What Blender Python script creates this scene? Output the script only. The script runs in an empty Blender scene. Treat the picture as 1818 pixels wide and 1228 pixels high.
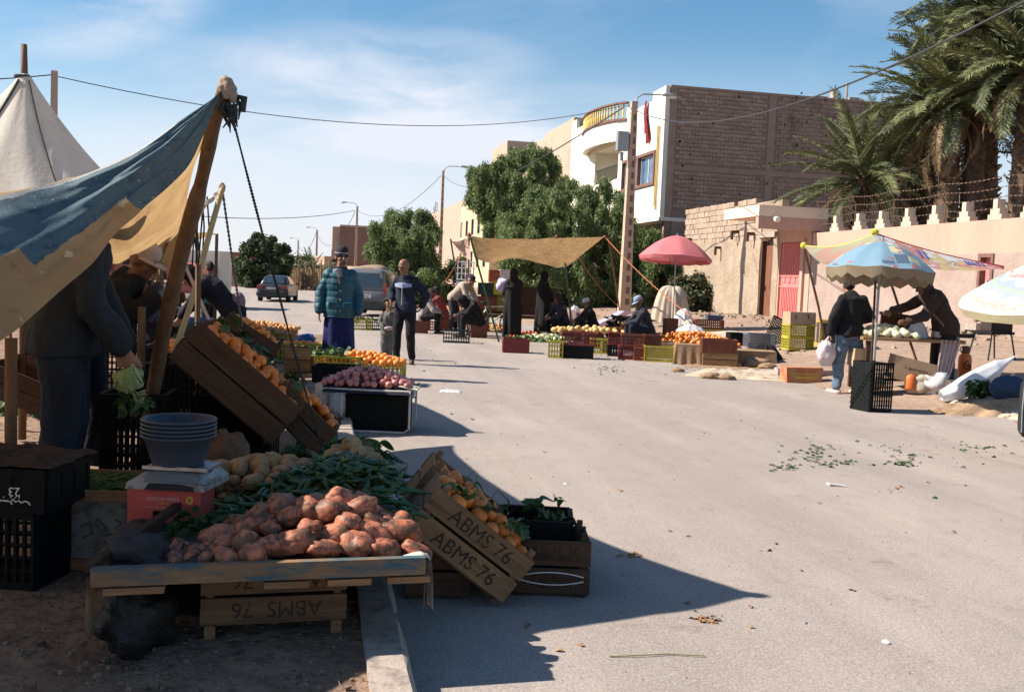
import bpy, math, random
import numpy as np
from mathutils import Vector, Matrix, noise
R = random.Random(11)
rad = math.radians
SC = bpy.context.scene
COL = SC.collection
# ---------------------------------------------------------------- camera, world, sun, exposure
FPX, CX, CY = 1768.0, 909.0, 614.0
CAMZ = 1.5
PITCH, ROLL = rad(3.85), rad(2.4)
cf = Vector((0, math.cos(PITCH), -math.sin(PITCH)))
up0 = Vector((0, math.sin(PITCH), math.cos(PITCH)))
rt0 = Vector((1, 0, 0))
cX = math.cos(ROLL)*rt0 + math.sin(ROLL)*up0
cY = -math.sin(ROLL)*rt0 + math.cos(ROLL)*up0
cam = bpy.data.cameras.new('camera')
cam.lens = 36*FPX/1818; cam.sensor_width = 36; cam.clip_start = 0.05; cam.clip_end = 12000
camo = bpy.data.objects.new('camera', cam); COL.objects.link(camo)
camo.matrix_world = Matrix(((cX.x, cY.x, -cf.x, 0), (cX.y, cY.y, -cf.y, 0), (cX.z, cY.z, -cf.z, CAMZ), (0, 0, 0, 1)))
SC.camera = camo
SUN_EL = rad(41.5)
SUN_AZ = rad(-90)        # sun stands to the left of the view (-X)
world = bpy.data.worlds.new('World'); SC.world = world; world.use_nodes = True
def build_world():
    nt = world.node_tree; nt.nodes.clear(); N = nt.nodes.new; L = nt.links.new
    out = N('ShaderNodeOutputWorld'); bg = N('ShaderNodeBackground'); bg.inputs[1].default_value = 0.050
    sky = N('ShaderNodeTexSky'); sky.sky_type = 'NISHITA'; sky.sun_disc = False
    sky.sun_elevation = SUN_EL; sky.sun_rotation = SUN_AZ; sky.altitude = 600; sky.air_density = 1.1; sky.dust_density = 0.8; sky.ozone_density = 2.2
    tc = N('ShaderNodeTexCoord'); sep = N('ShaderNodeSeparateXYZ'); L(tc.outputs['Generated'], sep.inputs[0])
    def M2(op, a, b=None, c=None):
        m = N('ShaderNodeMath'); m.operation = op
        for k, v in enumerate((a, b, c)):
            if v is None: continue
            if isinstance(v, (int, float)): m.inputs[k].default_value = v
            else: L(v, m.inputs[k])
        return m.outputs[0]
    ay = M2('MAXIMUM', M2('ABSOLUTE', sep.outputs[1]), 0.05); u = M2('DIVIDE', sep.outputs[0], ay); v = M2('DIVIDE', sep.outputs[2], ay)
    cb = N('ShaderNodeCombineXYZ'); L(u, cb.inputs[0]); L(v, cb.inputs[1])
    def nz(sx, sy, rot, det, off=0.0, dist=0.6):
        mp = N('ShaderNodeMapping'); mp.inputs['Scale'].default_value = (sx, sy, 1); mp.inputs['Rotation'].default_value = (0, 0, rot); mp.inputs['Location'].default_value = (off, off*.7, 0); L(cb.outputs[0], mp.inputs[0])
        n = N('ShaderNodeTexNoise'); n.inputs['Scale'].default_value = 1.0; n.inputs['Detail'].default_value = det; n.inputs['Roughness'].default_value = 0.55; n.inputs['Distortion'].default_value = dist; L(mp.outputs[0], n.inputs['Vector']); return n.outputs[0]
    n1 = nz(4.0, 17.0, rad(-9), 10, 1.3)
    def bank(cx_, cy_, rx, ry, sl):          # one bank of cirrus, long and soft
        du = M2('SUBTRACT', u, cx_); dv = M2('SUBTRACT', M2('SUBTRACT', v, cy_), M2('MULTIPLY', du, sl)); e = M2('ADD', M2('POWER', M2('DIVIDE', du, rx), 2), M2('POWER', M2('DIVIDE', dv, ry), 2)); return M2('MAXIMUM', M2('SUBTRACT', 1.0, e), 0.0)
    banks = M2('ADD', M2('ADD', bank(-.17, .205, .21, .045, .03), bank(-.40, .245, .12, .045, .22)), M2('ADD', bank(-.05, .15, .40, .045, .05), bank(.75, .23, .4, .05, -.05)))
    mrn = N('ShaderNodeMapRange'); L(n1, mrn.inputs[0]); mrn.inputs[1].default_value = .36; mrn.inputs[2].default_value = .68
    faint = N('ShaderNodeMapRange'); L(nz(3.0, 9.0, rad(6), 8, 4.1), faint.inputs[0]); faint.inputs[1].default_value = .5; faint.inputs[2].default_value = .8; faint.inputs[4].default_value = .30
    cl = M2('ADD', M2('MULTIPLY', M2('MULTIPLY', banks, mrn.outputs[0]), 0.72), faint.outputs[0])
    hz = N('ShaderNodeMapRange'); hz.interpolation_type = 'SMOOTHSTEP'; L(v, hz.inputs[0]); hz.inputs[1].default_value = 0.03; hz.inputs[2].default_value = 0.26; hz.inputs[3].default_value = 0.86; hz.inputs[4].default_value = 0.0
    hz2 = M2('MULTIPLY', hz.outputs[0], M2('ADD', .72, M2('MULTIPLY', nz(2.2, 11.0, rad(3), 6, 7.7), .5)))
    cc_ = N('ShaderNodeClamp'); L(M2('ADD', cl, hz2), cc_.inputs[0]); cc_.inputs[2].default_value = .93
    class _F: outputs = [cc_.outputs[0]]
    fm = _F
    mix = N('ShaderNodeMix'); mix.data_type = 'RGBA'; L(fm.outputs[0], mix.inputs[0]); hs = N('ShaderNodeHueSaturation'); hs.inputs['Saturation'].default_value = 1.22; hs.inputs['Value'].default_value = 1.42; hs.inputs['Hue'].default_value = 0.492; L(sky.outputs[0], hs.inputs['Color']); L(hs.outputs[0], mix.inputs[6]); mix.inputs[7].default_value = (8.9, 9.2, 10.2, 1)
    L(mix.outputs[2], bg.inputs[0]); L(bg.outputs[0], out.inputs[0])
build_world()
sun = bpy.data.lights.new('sun', 'SUN'); sun.energy = 5.0; sun.angle = rad(0.53); sun.color = (1.0, 0.91, 0.79)
suno = bpy.data.objects.new('sun', sun); COL.objects.link(suno)
sd = Vector((-math.cos(SUN_EL), 0.0, math.sin(SUN_EL)))     # towards the sun
suno.rotation_euler = sd.to_track_quat('Z', 'Y').to_euler()
suno.location = (-30, 5, 30)
SC.view_settings.view_transform = 'Standard'; SC.view_settings.look = 'None'
SC.view_settings.exposure = 1.0; SC.view_settings.gamma = 1.0; SC.view_settings.use_curve_mapping = False
SC.cycles.max_bounces = 6; SC.cycles.transparent_max_bounces = 6

# ---------------------------------------------------------------- places: photo pixel -> point of the world
def ray(px, py): return cX*((px-CX)/FPX) + cY*((CY-py)/FPX) + cf
def at(px, py, Y):
    d = ray(px, py); k = Y/d.y
    return Vector((d.x*k, Y, CAMZ+d.z*k))
TH = math.atan2(0.196, 0.981)
nL = Vector((math.cos(TH), math.sin(TH), 0)); sS = Vector((-math.sin(TH), math.cos(TH), 0))
def LS(p): return nL.x*p.x+nL.y*p.y, sS.x*p.x+sS.y*p.y
def W(l, s, z=0.0): return nL*l + sS*s + Vector((0, 0, z))
KERB = 0.37
def sstep(a, b, x):
    t = min(1, max(0, (x-a)/(b-a))); return t*t*(3-2*t)
def H(x, y):
    l, s = nL.x*x+nL.y*y, sS.x*x+sS.y*y
    z = -0.28*math.exp(-((y-50)/20.0)**2)
    if l > 8.4: z += 0.72*(1-math.exp(-(l-8.4)/3.4))*(1-sstep(130, 260, s))
    return z
def gnd(px, py, dz=0.0):
    d = ray(px, py); o = Vector((0, 0, CAMZ)); k = 1.0
    for i in range(60):
        p = o+d*k; e = p.z-(H(p.x, p.y)+dz)
        if abs(e) < 1e-4: break
        k = max(0.5, k + e/(-d.z+1e-6)*0.7)
        if k > 900: k = 900; break
    return o+d*k
def zat(px, py, Y): return at(px, py, Y).z
def onwall(px, py, l):
    d = ray(px, py); k = l/(nL.x*d.x+nL.y*d.y); return Vector((0, 0, CAMZ))+d*k

# ---------------------------------------------------------------- mesh builder
class MB:
    def __init__(s): s.v = []; s.f = []; s.mi = []; s.m = 0
    def add(s, vs, fs):
        o = len(s.v); s.v += [tuple(p) for p in vs]; s.f += [tuple(o+i for i in f) for f in fs]; s.mi += [s.m]*len(fs); return s
    def box(s, c, d, rot=None, jit=0):
        c = Vector(c); h = Vector(d)*0.5; vs = []
        for z in (-1, 1):
            for y in (-1, 1):
                for x in (-1, 1):
                    q = Vector((x*h.x, y*h.y, z*h.z))
                    if jit: q += Vector((R.uniform(-jit, jit), R.uniform(-jit, jit), R.uniform(-jit, jit)))
                    if rot is not None: q = rot @ q
                    vs.append(c+q)
        return s.add(vs, [(0, 2, 3, 1), (4, 5, 7, 6), (0, 1, 5, 4), (2, 6, 7, 3), (0, 4, 6, 2), (1, 3, 7, 5)])
    def bx(s, x0, x1, y0, y1, z0, z1): return s.box(((x0+x1)/2, (y0+y1)/2, (z0+z1)/2), (abs(x1-x0), abs(y1-y0), abs(z1-z0)))
    def bar(s, a, b, w, h, up=(0, 0, 1)):
        a = Vector(a); b = Vector(b); d = b-a; L = d.length; y = d.normalized(); u = Vector(up)
        x = y.cross(u)
        if x.length < 1e-4: x = y.cross(Vector((1, 0, 0)))
        x.normalize(); z = x.cross(y); rot = Matrix((x, y, z)).transposed()
        return s.box((a+b)/2, (w, L, h), rot)
    def tube(s, pts, r, n=8, cap=True, side=None, ry=None):
        pts = [Vector(p) for p in pts]; k = len(pts)
        rs = r if isinstance(r, (list, tuple)) else [r]*k
        rys = ry if isinstance(ry, (list, tuple)) else ([ry]*k if ry else rs)
        vs = []; prev = None
        for i, p in enumerate(pts):
            t = (pts[min(i+1, k-1)]-pts[max(i-1, 0)])
            t = t.normalized() if t.length > 1e-9 else Vector((0, 0, 1))
            if side is not None: x = Vector(side)-t*Vector(side).dot(t)
            elif prev is not None: x = prev-t*prev.dot(t)
            else:
                x = Vector((1, 0, 0)) if abs(t.x) < 0.9 else Vector((0, 1, 0)); x = x-t*x.dot(t)
            if x.length < 1e-5: x = t.orthogonal()
            x.normalize(); prev = x; y = t.cross(x)
            for j in range(n):
                a = 2*math.pi*j/n; vs.append(p+x*math.cos(a)*rs[i]+y*math.sin(a)*rys[i])
        fs = [(i*n+j, i*n+(j+1) % n, (i+1)*n+(j+1) % n, (i+1)*n+j) for i in range(k-1) for j in range(n)]
        if cap: fs += [tuple(range(n-1, -1, -1)), tuple(range((k-1)*n, k*n))]
        return s.add(vs, fs)
    def ball(s, c, r, nu=10, nv=6, rot=None):
        c = Vector(c); r = (r, r, r) if isinstance(r, (int, float)) else r; vs = []
        for i in range(1, nv):
            a = math.pi*i/nv
            for j in range(nu):
                b = 2*math.pi*j/nu; q = Vector((math.sin(a)*math.cos(b)*r[0], math.sin(a)*math.sin(b)*r[1], math.cos(a)*r[2]))
                vs.append(c+(rot@q if rot is not None else q))
        q = Vector((0, 0, r[2])); q = rot@q if rot is not None else q
        vs += [c+q, c-q]; t = len(vs)-2; fs = []
        for i in range(nv-2):
            for j in range(nu): fs.append((i*nu+j, (i+1)*nu+j, (i+1)*nu+(j+1) % nu, i*nu+(j+1) % nu))
        for j in range(nu):
            fs.append((t, j, (j+1) % nu)); fs.append((t+1, (nv-2)*nu+(j+1) % nu, (nv-2)*nu+j))
        return s.add(vs, fs)
    def cap(s, a, b, r0, r1, n=12, side=None, k=1.0):
        """limb: tapered capsule; k flattens the second axis"""
        a = Vector(a); b = Vector(b); d = (b-a); L = d.length; t = d.normalized() if L > 1e-6 else Vector((0, 0, 1)); pts = []; rs = []
        for q in (0.08, 0.45, 0.8): pts.append(a-t*r0*math.cos(q*math.pi/2)*1.0); rs.append(r0*math.sin(q*math.pi/2))
        for i in range(5): pts.append(a+d*i/4); rs.append(r0+(r1-r0)*i/4)
        for q in (0.8, 0.45, 0.08): pts.append(b+t*r1*math.cos(q*math.pi/2)); rs.append(r1*math.sin(q*math.pi/2))
        return s.tube(pts, rs, n, True, side, [x*k for x in rs])
    def lathe(s, prof, n=24, c=(0, 0, 0), closed=False):
        c = Vector(c); vs = []; k = len(prof)
        for r, z in prof:
            for j in range(n):
                a = 2*math.pi*j/n; vs.append(c+Vector((r*math.cos(a), r*math.sin(a), z)))
        fs = [(i*n+j, i*n+(j+1) % n, (i+1)*n+(j+1) % n, (i+1)*n+j) for i in range(k-1) for j in range(n)]
        if closed: fs += [tuple(range(n-1, -1, -1)), tuple(range((k-1)*n, k*n))]
        return s.add(vs, fs)
    def grid(s, fn, nu, nv):
        vs = [fn(i/nu, j/nv) for j in range(nv+1) for i in range(nu+1)]; w = nu+1
        return s.add(vs, [(j*w+i, j*w+i+1, (j+1)*w+i+1, (j+1)*w+i) for j in range(nv) for i in range(nu)])
    def prism(s, poly, h, M):
        """poly: 2D outline in the local x-z plane, thickness h along y, placed by M"""
        n = len(poly); vs = [M@Vector((x, -h/2, z)) for x, z in poly]+[M@Vector((x, h/2, z)) for x, z in poly]
        return s.add(vs, [tuple(range(n)), tuple(range(2*n-1, n-1, -1))]+[(i, i+n, (i+1) % n+n, (i+1) % n) for i in range(n)])
    def xf(s, M): s.v = [tuple(M@Vector(p)) for p in s.v]; return s
    def mesh(s, name='mesh', smooth=False):
        me = bpy.data.meshes.new(name); me.from_pydata(s.v, [], s.f); me.update()
        if smooth: me.polygons.foreach_set('use_smooth', [True]*len(me.polygons))
        if any(s.mi): me.polygons.foreach_set('material_index', s.mi)
        return me
def qmesh(name, P, mats=None, smooth=False):
    """P: (n,4,3) numpy quads -> mesh, fast"""
    n = len(P); me = bpy.data.meshes.new(name)
    me.vertices.add(n*4); me.vertices.foreach_set('co', np.asarray(P, dtype=np.float32).ravel())
    me.loops.add(n*4); me.loops.foreach_set('vertex_index', np.arange(n*4, dtype=np.int32))
    me.polygons.add(n); me.polygons.foreach_set('loop_start', np.arange(0, n*4, 4, dtype=np.int32)); me.polygons.foreach_set('loop_total', np.full(n, 4, dtype=np.int32))
    me.update(calc_edges=True)
    if mats is not None: me.polygons.foreach_set('material_index', mats)
    return me
def tag(o, label=None, cat=None, group=None, kind=None):
    if label: o['label'] = label
    if cat: o['category'] = cat
    if group: o['group'] = group
    if kind: o['kind'] = kind
    return o
def obj(name, me, mat=None, parent=None, loc=None, smooth=False, rot=None, M=None):
    if isinstance(me, MB): me = me.mesh(name, smooth)
    o = bpy.data.objects.new(name, me); COL.objects.link(o)
    ms = mat if isinstance(mat, (list, tuple)) else ([mat] if mat else [])
    if ms and len(me.materials) == 0:
        for m in ms: me.materials.append(m)
    if parent: o.parent = parent
    if loc is not None: o.location = loc
    if rot is not None: o.rotation_euler = rot
    if M is not None: o.matrix_local = M
    return o
def thing(name, label, cat, loc=(0, 0, 0), rz=0, group=None, M=None):
    o = bpy.data.objects.new(name, None); COL.objects.link(o); o.empty_display_size = 0.2
    o.location = loc or (0, 0, 0); o.rotation_euler = (0, 0, rz)
    if M is not None: o.matrix_world = M
    return tag(o, label, cat, group)
def dup(root, loc=None, rz=None, label=None, group=None, M=None, mat=None):
    r = root.copy(); COL.objects.link(r)
    if loc is not None: r.location = loc
    if rz is not None: r.rotation_euler = (0, 0, rz)
    if M is not None: r.matrix_world = M
    if label: r['label'] = label
    if group: r['group'] = group
    for ch in list(root.children):
        c = ch.copy(); COL.objects.link(c); c.parent = r; c.matrix_local = ch.matrix_local.copy() if False else ch.matrix_basis.copy()
        for g in list(ch.children):
            d = g.copy(); COL.objects.link(d); d.parent = c
    return r
# ---------------------------------------------------------------- materials
_m = {}
def mat(key, c1, c2=None, scale=4.0, rough=0.85, bump=0.25, bscale=30.0, metal=0.0, spec=0.3, trans=0.0, lo=0.35, hi=0.65, c3=None, s3=1.0, stretch=None, bdist=0.01, detail=6, t3=(0.5, 0.62), rand=0.0):
    if key in _m: return _m[key]
    m = bpy.data.materials.new(key); m.use_nodes = True; nt = m.node_tree; N = nt.nodes.new; L = nt.links.new
    b = nt.nodes['Principled BSDF']; out = nt.nodes['Material Output']
    c4 = lambda c: (c[0], c[1], c[2], 1)
    b.inputs['Roughness'].default_value = rough; b.inputs['Metallic'].default_value = metal
    b.inputs['Specular IOR Level'].default_value = spec
    tc = N('ShaderNodeTexCoord'); vec = tc.outputs['Object']
    if stretch:
        mp = N('ShaderNodeMapping'); mp.inputs['Scale'].default_value = stretch; L(vec, mp.inputs[0]); vec = mp.outputs[0]
    col = None
    if c2 is not None:
        n = N('ShaderNodeTexNoise'); n.inputs['Scale'].default_value = scale; n.inputs['Detail'].default_value = detail; n.inputs['Roughness'].default_value = 0.62; L(vec, n.inputs['Vector'])
        r = N('ShaderNodeMapRange'); r.inputs[1].default_value = lo; r.inputs[2].default_value = hi; L(n.outputs[0], r.inputs[0])
        x = N('ShaderNodeMix'); x.data_type = 'RGBA'; x.inputs[6].default_value = c4(c1); x.inputs[7].default_value = c4(c2); L(r.outputs[0], x.inputs[0]); col = x.outputs[2]
        if c3 is not None:
            n = N('ShaderNodeTexNoise'); n.inputs['Scale'].default_value = s3; n.inputs['Detail'].default_value = 8; n.inputs['Roughness'].default_value = 0.7; L(vec, n.inputs['Vector'])
            r = N('ShaderNodeMapRange'); r.inputs[1].default_value = t3[0]; r.inputs[2].default_value = t3[1]; L(n.outputs[0], r.inputs[0])
            y = N('ShaderNodeMix'); y.data_type = 'RGBA'; L(col, y.inputs[6]); y.inputs[7].default_value = c4(c3); L(r.outputs[0], y.inputs[0]); col = y.outputs[2]
    if rand:
        oi = N('ShaderNodeObjectInfo'); h = N('ShaderNodeHueSaturation')
        r = N('ShaderNodeMapRange'); r.inputs[3].default_value = 1-rand; r.inputs[4].default_value = 1+rand; L(oi.outputs['Random'], r.inputs[0]); L(r.outputs[0], h.inputs['Value'])
        if col: L(col, h.inputs['Color'])
        else: h.inputs['Color'].default_value = c4(c1)
        col = h.outputs[0]
    if col: L(col, b.inputs['Base Color'])
    else: b.inputs['Base Color'].default_value = c4(c1)
    if bump:
        n = N('ShaderNodeTexNoise'); n.inputs['Scale'].default_value = bscale; n.inputs['Detail'].default_value = 5; L(vec, n.inputs['Vector'])
        bp = N('ShaderNodeBump'); bp.inputs['Strength'].default_value = bump; bp.inputs['Distance'].default_value = bdist; L(n.outputs[0], bp.inputs['Height']); L(bp.outputs[0], b.inputs['Normal'])
    if trans:
        t = N('ShaderNodeBsdfTranslucent'); mx = N('ShaderNodeMixShader'); mx.inputs[0].default_value = trans
        if col: L(col, t.inputs[0])
        else: t.inputs[0].default_value = c4(c1)
        L(b.outputs[0], mx.inputs[1]); L(t.outputs[0], mx.inputs[2]); L(mx.outputs[0], out.inputs[0])
    _m[key] = m; return m
dirt = mat('dirt', (0.17, 0.108, 0.072), (0.28, 0.185, 0.13), 3.2, 0.95, 1.0, 16, c3=(0.10, 0.064, 0.045), s3=11, bdist=0.03, t3=(0.50, 0.66), detail=10)
sand = mat('sand', (0.33, 0.235, 0.175), (0.26, 0.18, 0.13), 0.8, 0.95, 1.0, 9, c3=(0.19, 0.13, 0.095), s3=3.0, bdist=0.03, t3=(0.5, 0.7))
conc = mat('concrete', (0.40, 0.33, 0.28), (0.30, 0.25, 0.215), 6, 0.9, 0.4, 60, c3=(0.21, 0.17, 0.15), s3=14)
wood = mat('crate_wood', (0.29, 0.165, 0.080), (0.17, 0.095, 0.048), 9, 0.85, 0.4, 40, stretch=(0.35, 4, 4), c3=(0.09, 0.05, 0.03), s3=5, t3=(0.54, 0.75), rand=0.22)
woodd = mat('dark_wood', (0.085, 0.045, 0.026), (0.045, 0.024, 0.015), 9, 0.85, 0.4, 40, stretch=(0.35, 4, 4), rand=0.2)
pole_wood = mat('pole_wood', (0.19, 0.115, 0.062), (0.11, 0.065, 0.036), 7, 0.8, 0.5, 30, stretch=(3, 3, 0.5))
black_plastic = mat('black_plastic', (0.012, 0.013, 0.014), (0.02, 0.02, 0.022), 8, 0.6, 0.1, 30)
rope_dark = mat('dark_rope', (0.02, 0.028, 0.03), (0.05, 0.06, 0.06), 30, 0.9, 0.5, 120)
white_paint = mat('white_paint', (0.72, 0.67, 0.57), (0.66, 0.61, 0.51), 1.2, 0.85, 0.15, 20, c3=(0.60, 0.53, 0.43), s3=3, t3=(0.58, 0.75))
# ---------------------------------------------------------------- ground, road, pavement
def road_material():
    m = bpy.data.materials.new('asphalt'); m.use_nodes = True; nt = m.node_tree; N = nt.nodes.new; L = nt.links.new; b = nt.nodes['Principled BSDF']
    tc = N('ShaderNodeTexCoord')
    def ns(sc, det=6, ro=0.6):
        n = N('ShaderNodeTexNoise'); n.inputs['Scale'].default_value = sc; n.inputs['Detail'].default_value = det; n.inputs['Roughness'].default_value = ro; L(tc.outputs['Object'], n.inputs['Vector']); return n.outputs[0]
    def mr(v, a, b_, c=0.0, d=1.0):
        r = N('ShaderNodeMapRange'); L(v, r.inputs[0]); r.inputs[1].default_value = a; r.inputs[2].default_value = b_; r.inputs[3].default_value = c; r.inputs[4].default_value = d; return r.outputs[0]
    def mx(f, a, b_):
        x = N('ShaderNodeMix'); x.data_type = 'RGBA'; L(f, x.inputs[0])
        for s, v in ((6, a), (7, b_)):
            if isinstance(v, tuple): x.inputs[s].default_value = (*v, 1)
            else: L(v, x.inputs[s])
        return x.outputs[2]
    def st(sc, sx, sy, det=6):     # noise drawn out along the street
        mp = N('ShaderNodeMapping'); mp.inputs['Rotation'].default_value = (0, 0, -TH); mp.inputs['Scale'].default_value = (sx, sy, 1); mr_ = N('ShaderNodeMapping'); mr_.inputs['Rotation'].default_value = (0, 0, -TH); mp.inputs['Rotation'].default_value = (0, 0, 0)
        L(tc.outputs['Object'], mr_.inputs[0]); L(mr_.outputs[0], mp.inputs[0]); n = N('ShaderNodeTexNoise'); n.inputs['Scale'].default_value = sc; n.inputs['Detail'].default_value = det; n.inputs['Roughness'].default_value = .65; L(mp.outputs[0], n.inputs['Vector']); return n.outputs[0]
    c = mx(mr(ns(0.45), 0.35, 0.65), (0.298, 0.250, 0.222), (0.358, 0.302, 0.266))
    c = mx(mr(st(1.0, 1.1, .07), 0.42, 0.62, 0, 0.7), c, (0.228, 0.190, 0.168))      # worn wheel lanes
    c = mx(mr(st(2.2, 1.0, .25, 9), 0.52, 0.70, 0, 0.5), c, (0.41, 0.34, 0.29))     # drifted dust
    c = mx(mr(ns(2.6, 9, 0.75), 0.5, 0.72, 0, 0.55), c, (0.225, 0.182, 0.168))
    c = mx(mr(ns(70, 4, 0.7), 0.42, 0.66, 0, 0.65), c, (0.17, 0.145, 0.14))
    c = mx(mr(ns(160, 2, 0.5), 0.55, 0.66, 0, 0.7), c, (0.46, 0.41, 0.37))
    c = mx(mr(ns(1.3, 9, 0.8), 0.59, 0.65, 0, 0.5), c, (0.16, 0.125, 0.11))
    c = mx(mr(ns(5.5, 9, 0.8), 0.66, 0.70, 0, 0.6), c, (0.13, 0.10, 0.09))
    L(c, b.inputs['Base Color']); b.inputs['Roughness'].default_value = 0.9; b.inputs['Specular IOR Level'].default_value = 0.25
    bp = N('ShaderNodeBump'); bp.inputs['Strength'].default_value = 0.55; bp.inputs['Distance'].default_value = 0.006; L(ns(85, 4, 0.7), bp.inputs['Height']); L(bp.outputs[0], b.inputs['Normal'])
    return m
asph = road_material()
def strip(l0, l1, s0, s1, nl, ns, dz, edge=0.0):
    m = MB()
    def fn(u, v):
        s = s0+(s1-s0)*(v**1.5 if s1-s0 > 40 else v); a, b = l0, l1
        if edge: b = b+edge*noise.noise(Vector((s*0.9, 3, 0)))+edge*0.5*noise.noise(Vector((s*4, 8, 0)))
        l = a+(b-a)*u; p = W(l, s); p.z = H(p.x, p.y)+dz; return p
    return m.grid(fn, nl, ns)
def ground_sheet():
    xs = sorted(set([0]+[sg*(1.2*k) for k in range(1, 30) for sg in (1, -1)]+[sg*(35*1.28**k) for k in range(1, 20) for sg in (1, -1)]))
    ys = [-60, -20, -8]+[0.9*k for k in range(0, 100)]+[90*1.2**k for k in range(1, 22)]
    m = MB(); vs = [(x, y, H(x, y)-0.004+(0.05*noise.noise(Vector((x*0.35, y*0.35, 0))) if nL.x*x+nL.y*y > 10 else 0)) for y in ys for x in xs]; w = len(xs)
    m.add(vs, [(j*w+i, j*w+i+1, (j+1)*w+i+1, (j+1)*w+i) for j in range(len(ys)-1) for i in range(w-1)])
    tag(obj('ground', m, sand, smooth=True), kind='structure')
ground_sheet()
tag(obj('road', strip(KERB, 8.55, -8, 22, 22, 60, 0.004, 0.25), asph, smooth=True), kind='structure')
def far_road():
    m = MB()
    def fn(u, v):
        s = 22+58*v; l0 = KERB-13*sstep(22, 27, s) if s < 60 else KERB-13-0.35*(s-60); l1 = 8.55-1.0*v-(2.2*sstep(55, 80, s)) + 0.3*noise.noise(Vector((s*0.8, 3, 0)))
        p = W(l0+(l1-l0)*u, s); p.z = H(p.x, p.y)+0.0045; return p
    m.grid(fn, 16, 60); tag(obj('road', m, asph, smooth=True), kind='structure')
far_road()
def sidewalk():
    m = MB()
    def fn(u, v):
        l = -14+(KERB-0.15+14)*u; s = -8+31*v; p = W(l, s)
        p.z = H(p.x, p.y)+0.1+0.016*noise.noise(Vector((p.x*1.7, p.y*1.7, 0)))+0.008*noise.noise(Vector((p.x*7, p.y*7, 3))); return p
    m.grid(fn, 120, 240)
    tag(obj('pavement', m, dirt, smooth=True), kind='structure')
sidewalk()
def kerbs():
    s = -6.0; m0 = None
    while s < 22:
        ln = 1.0; m = MB(); p = W(KERB-0.075, s+ln/2)
        nch = []
        b = MB(); c = 0.022
        # kerb stone with a chipped, rounded road-side edge
        prof = [(-0.078, -0.05), (-0.078, 0.125), (0.078-c, 0.125+R.uniform(-.002, .002)), (0.078-c*0.35, 0.125-c*0.35), (0.078, 0.125-c), (0.078, -0.05)]
        M = Matrix.Identity(4)
        n = len(prof); segs = 10; vs = []
        for i in range(segs+1):
            y = -ln/2+0.006+(ln-0.012)*i/segs
            for k, (x, z) in enumerate(prof):
                w = 0.007*noise.noise(Vector((s+y*3, k*1.7, z*9))) if k in (2, 3, 4) else 0
                vs.append((x+w, y, z+w))
        fs = [(i*n+k, i*n+(k+1) % n, (i+1)*n+(k+1) % n, (i+1)*n+k) for i in range(segs) for k in range(n)]
        b.add(vs, fs+[tuple(range(n)), tuple(range((segs+1)*n-1, segs*n-1, -1))])
        tag(obj('kerb', b, conc, loc=(p.x, p.y, H(p.x, p.y)), rot=(R.uniform(-.006, .006), 0, TH+R.uniform(-.006, .006))), kind='structure')
        s += ln
kerbs()
# a broken stretch of kerb on the far side
for (px, py) in ((1405, 668), (1447, 672)):
    p = gnd(px, py); tag(obj('kerb', MB().box((0, 0, 0.05), (0.62, 0.2, 0.2), jit=0.02), conc, loc=p, rot=(0, 0, R.uniform(-.1, .3))), kind='structure')

# ---------------------------------------------------------------- walls with openings
def wallgrid(m, u0, u1, z0, z1, ops, place):
    """place(ua,ub,za,zb) adds one box for each cell that is not in an opening"""
    us = sorted(set([u0, u1]+[v for o in ops for v in o[:2]])); zs = sorted(set([z0, z1]+[v for o in ops for v in o[2:4]]))
    for a, b in zip(us, us[1:]):
        run = None
        for c, d in zip(zs, zs[1:]):
            hole = any(o[0] <= a+1e-6 and o[1] >= b-1e-6 and o[2] <= c+1e-6 and o[3] >= d-1e-6 for o in ops)
            if hole:
                if run: place(a, b, run[0], run[1]); run = None
            else: run = (run[0], d) if run else (c, d)
        if run: place(a, b, run[0], run[1])
glass = mat('window_glass', (0.05, 0.09, 0.16), (0.10, 0.16, 0.26), 2, 0.12, 0, spec=0.8)
brown_trim = mat('brown_trim', (0.20, 0.105, 0.085), (0.15, 0.075, 0.06), 5, 0.7, 0.1)
block_mat = mat('concrete_block', (0.37, 0.258, 0.192), (0.30, 0.205, 0.152), 3, 0.95, 0.6, 25, rand=0.16, bdist=0.02, c3=(.19, .135, .11), s3=1.2)
mortar = mat('mortar', (0.27, 0.188, 0.142), (0.22, 0.152, 0.115), 3, 0.95, 0.5, 20)
adobe = mat('adobe_render', (0.36, 0.285, 0.215), (0.27, 0.21, 0.155), 1.3, 0.95, 0.9, 7, c3=(0.30, 0.235, 0.17), s3=2.6, bdist=0.05, t3=(0.5, 0.68))
adobe_block = mat('adobe_block', (0.38, 0.285, 0.22), (0.31, 0.23, 0.175), 3, 0.95, 0.6, 25, rand=0.12, bdist=0.02)
pinkw = mat('pink_render', (0.49, 0.31, 0.24), (0.44, 0.275, 0.212), 0.7, 0.9, 0.25, 15, c3=(0.36, 0.23, 0.18), s3=1.1, t3=(0.5, 0.75), stretch=(1, 1, .45))
pinkg = mat('rough_grey_render', (0.355, 0.27, 0.232), (0.30, 0.225, 0.192), 1.3, 0.95, 0.8, 25, bdist=0.03, c3=(0.37, 0.285, 0.25), s3=2)
redp = mat('red_painted_metal', (0.60, 0.20, 0.19), (0.54, 0.165, 0.155), 2, 0.55, 0.1, 30)
BL = 17.0
c0 = onwall(1183, 150, BL); S0 = LS(c0)[1]; ZT = c0.z
z_at = lambda p: p.z
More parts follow.
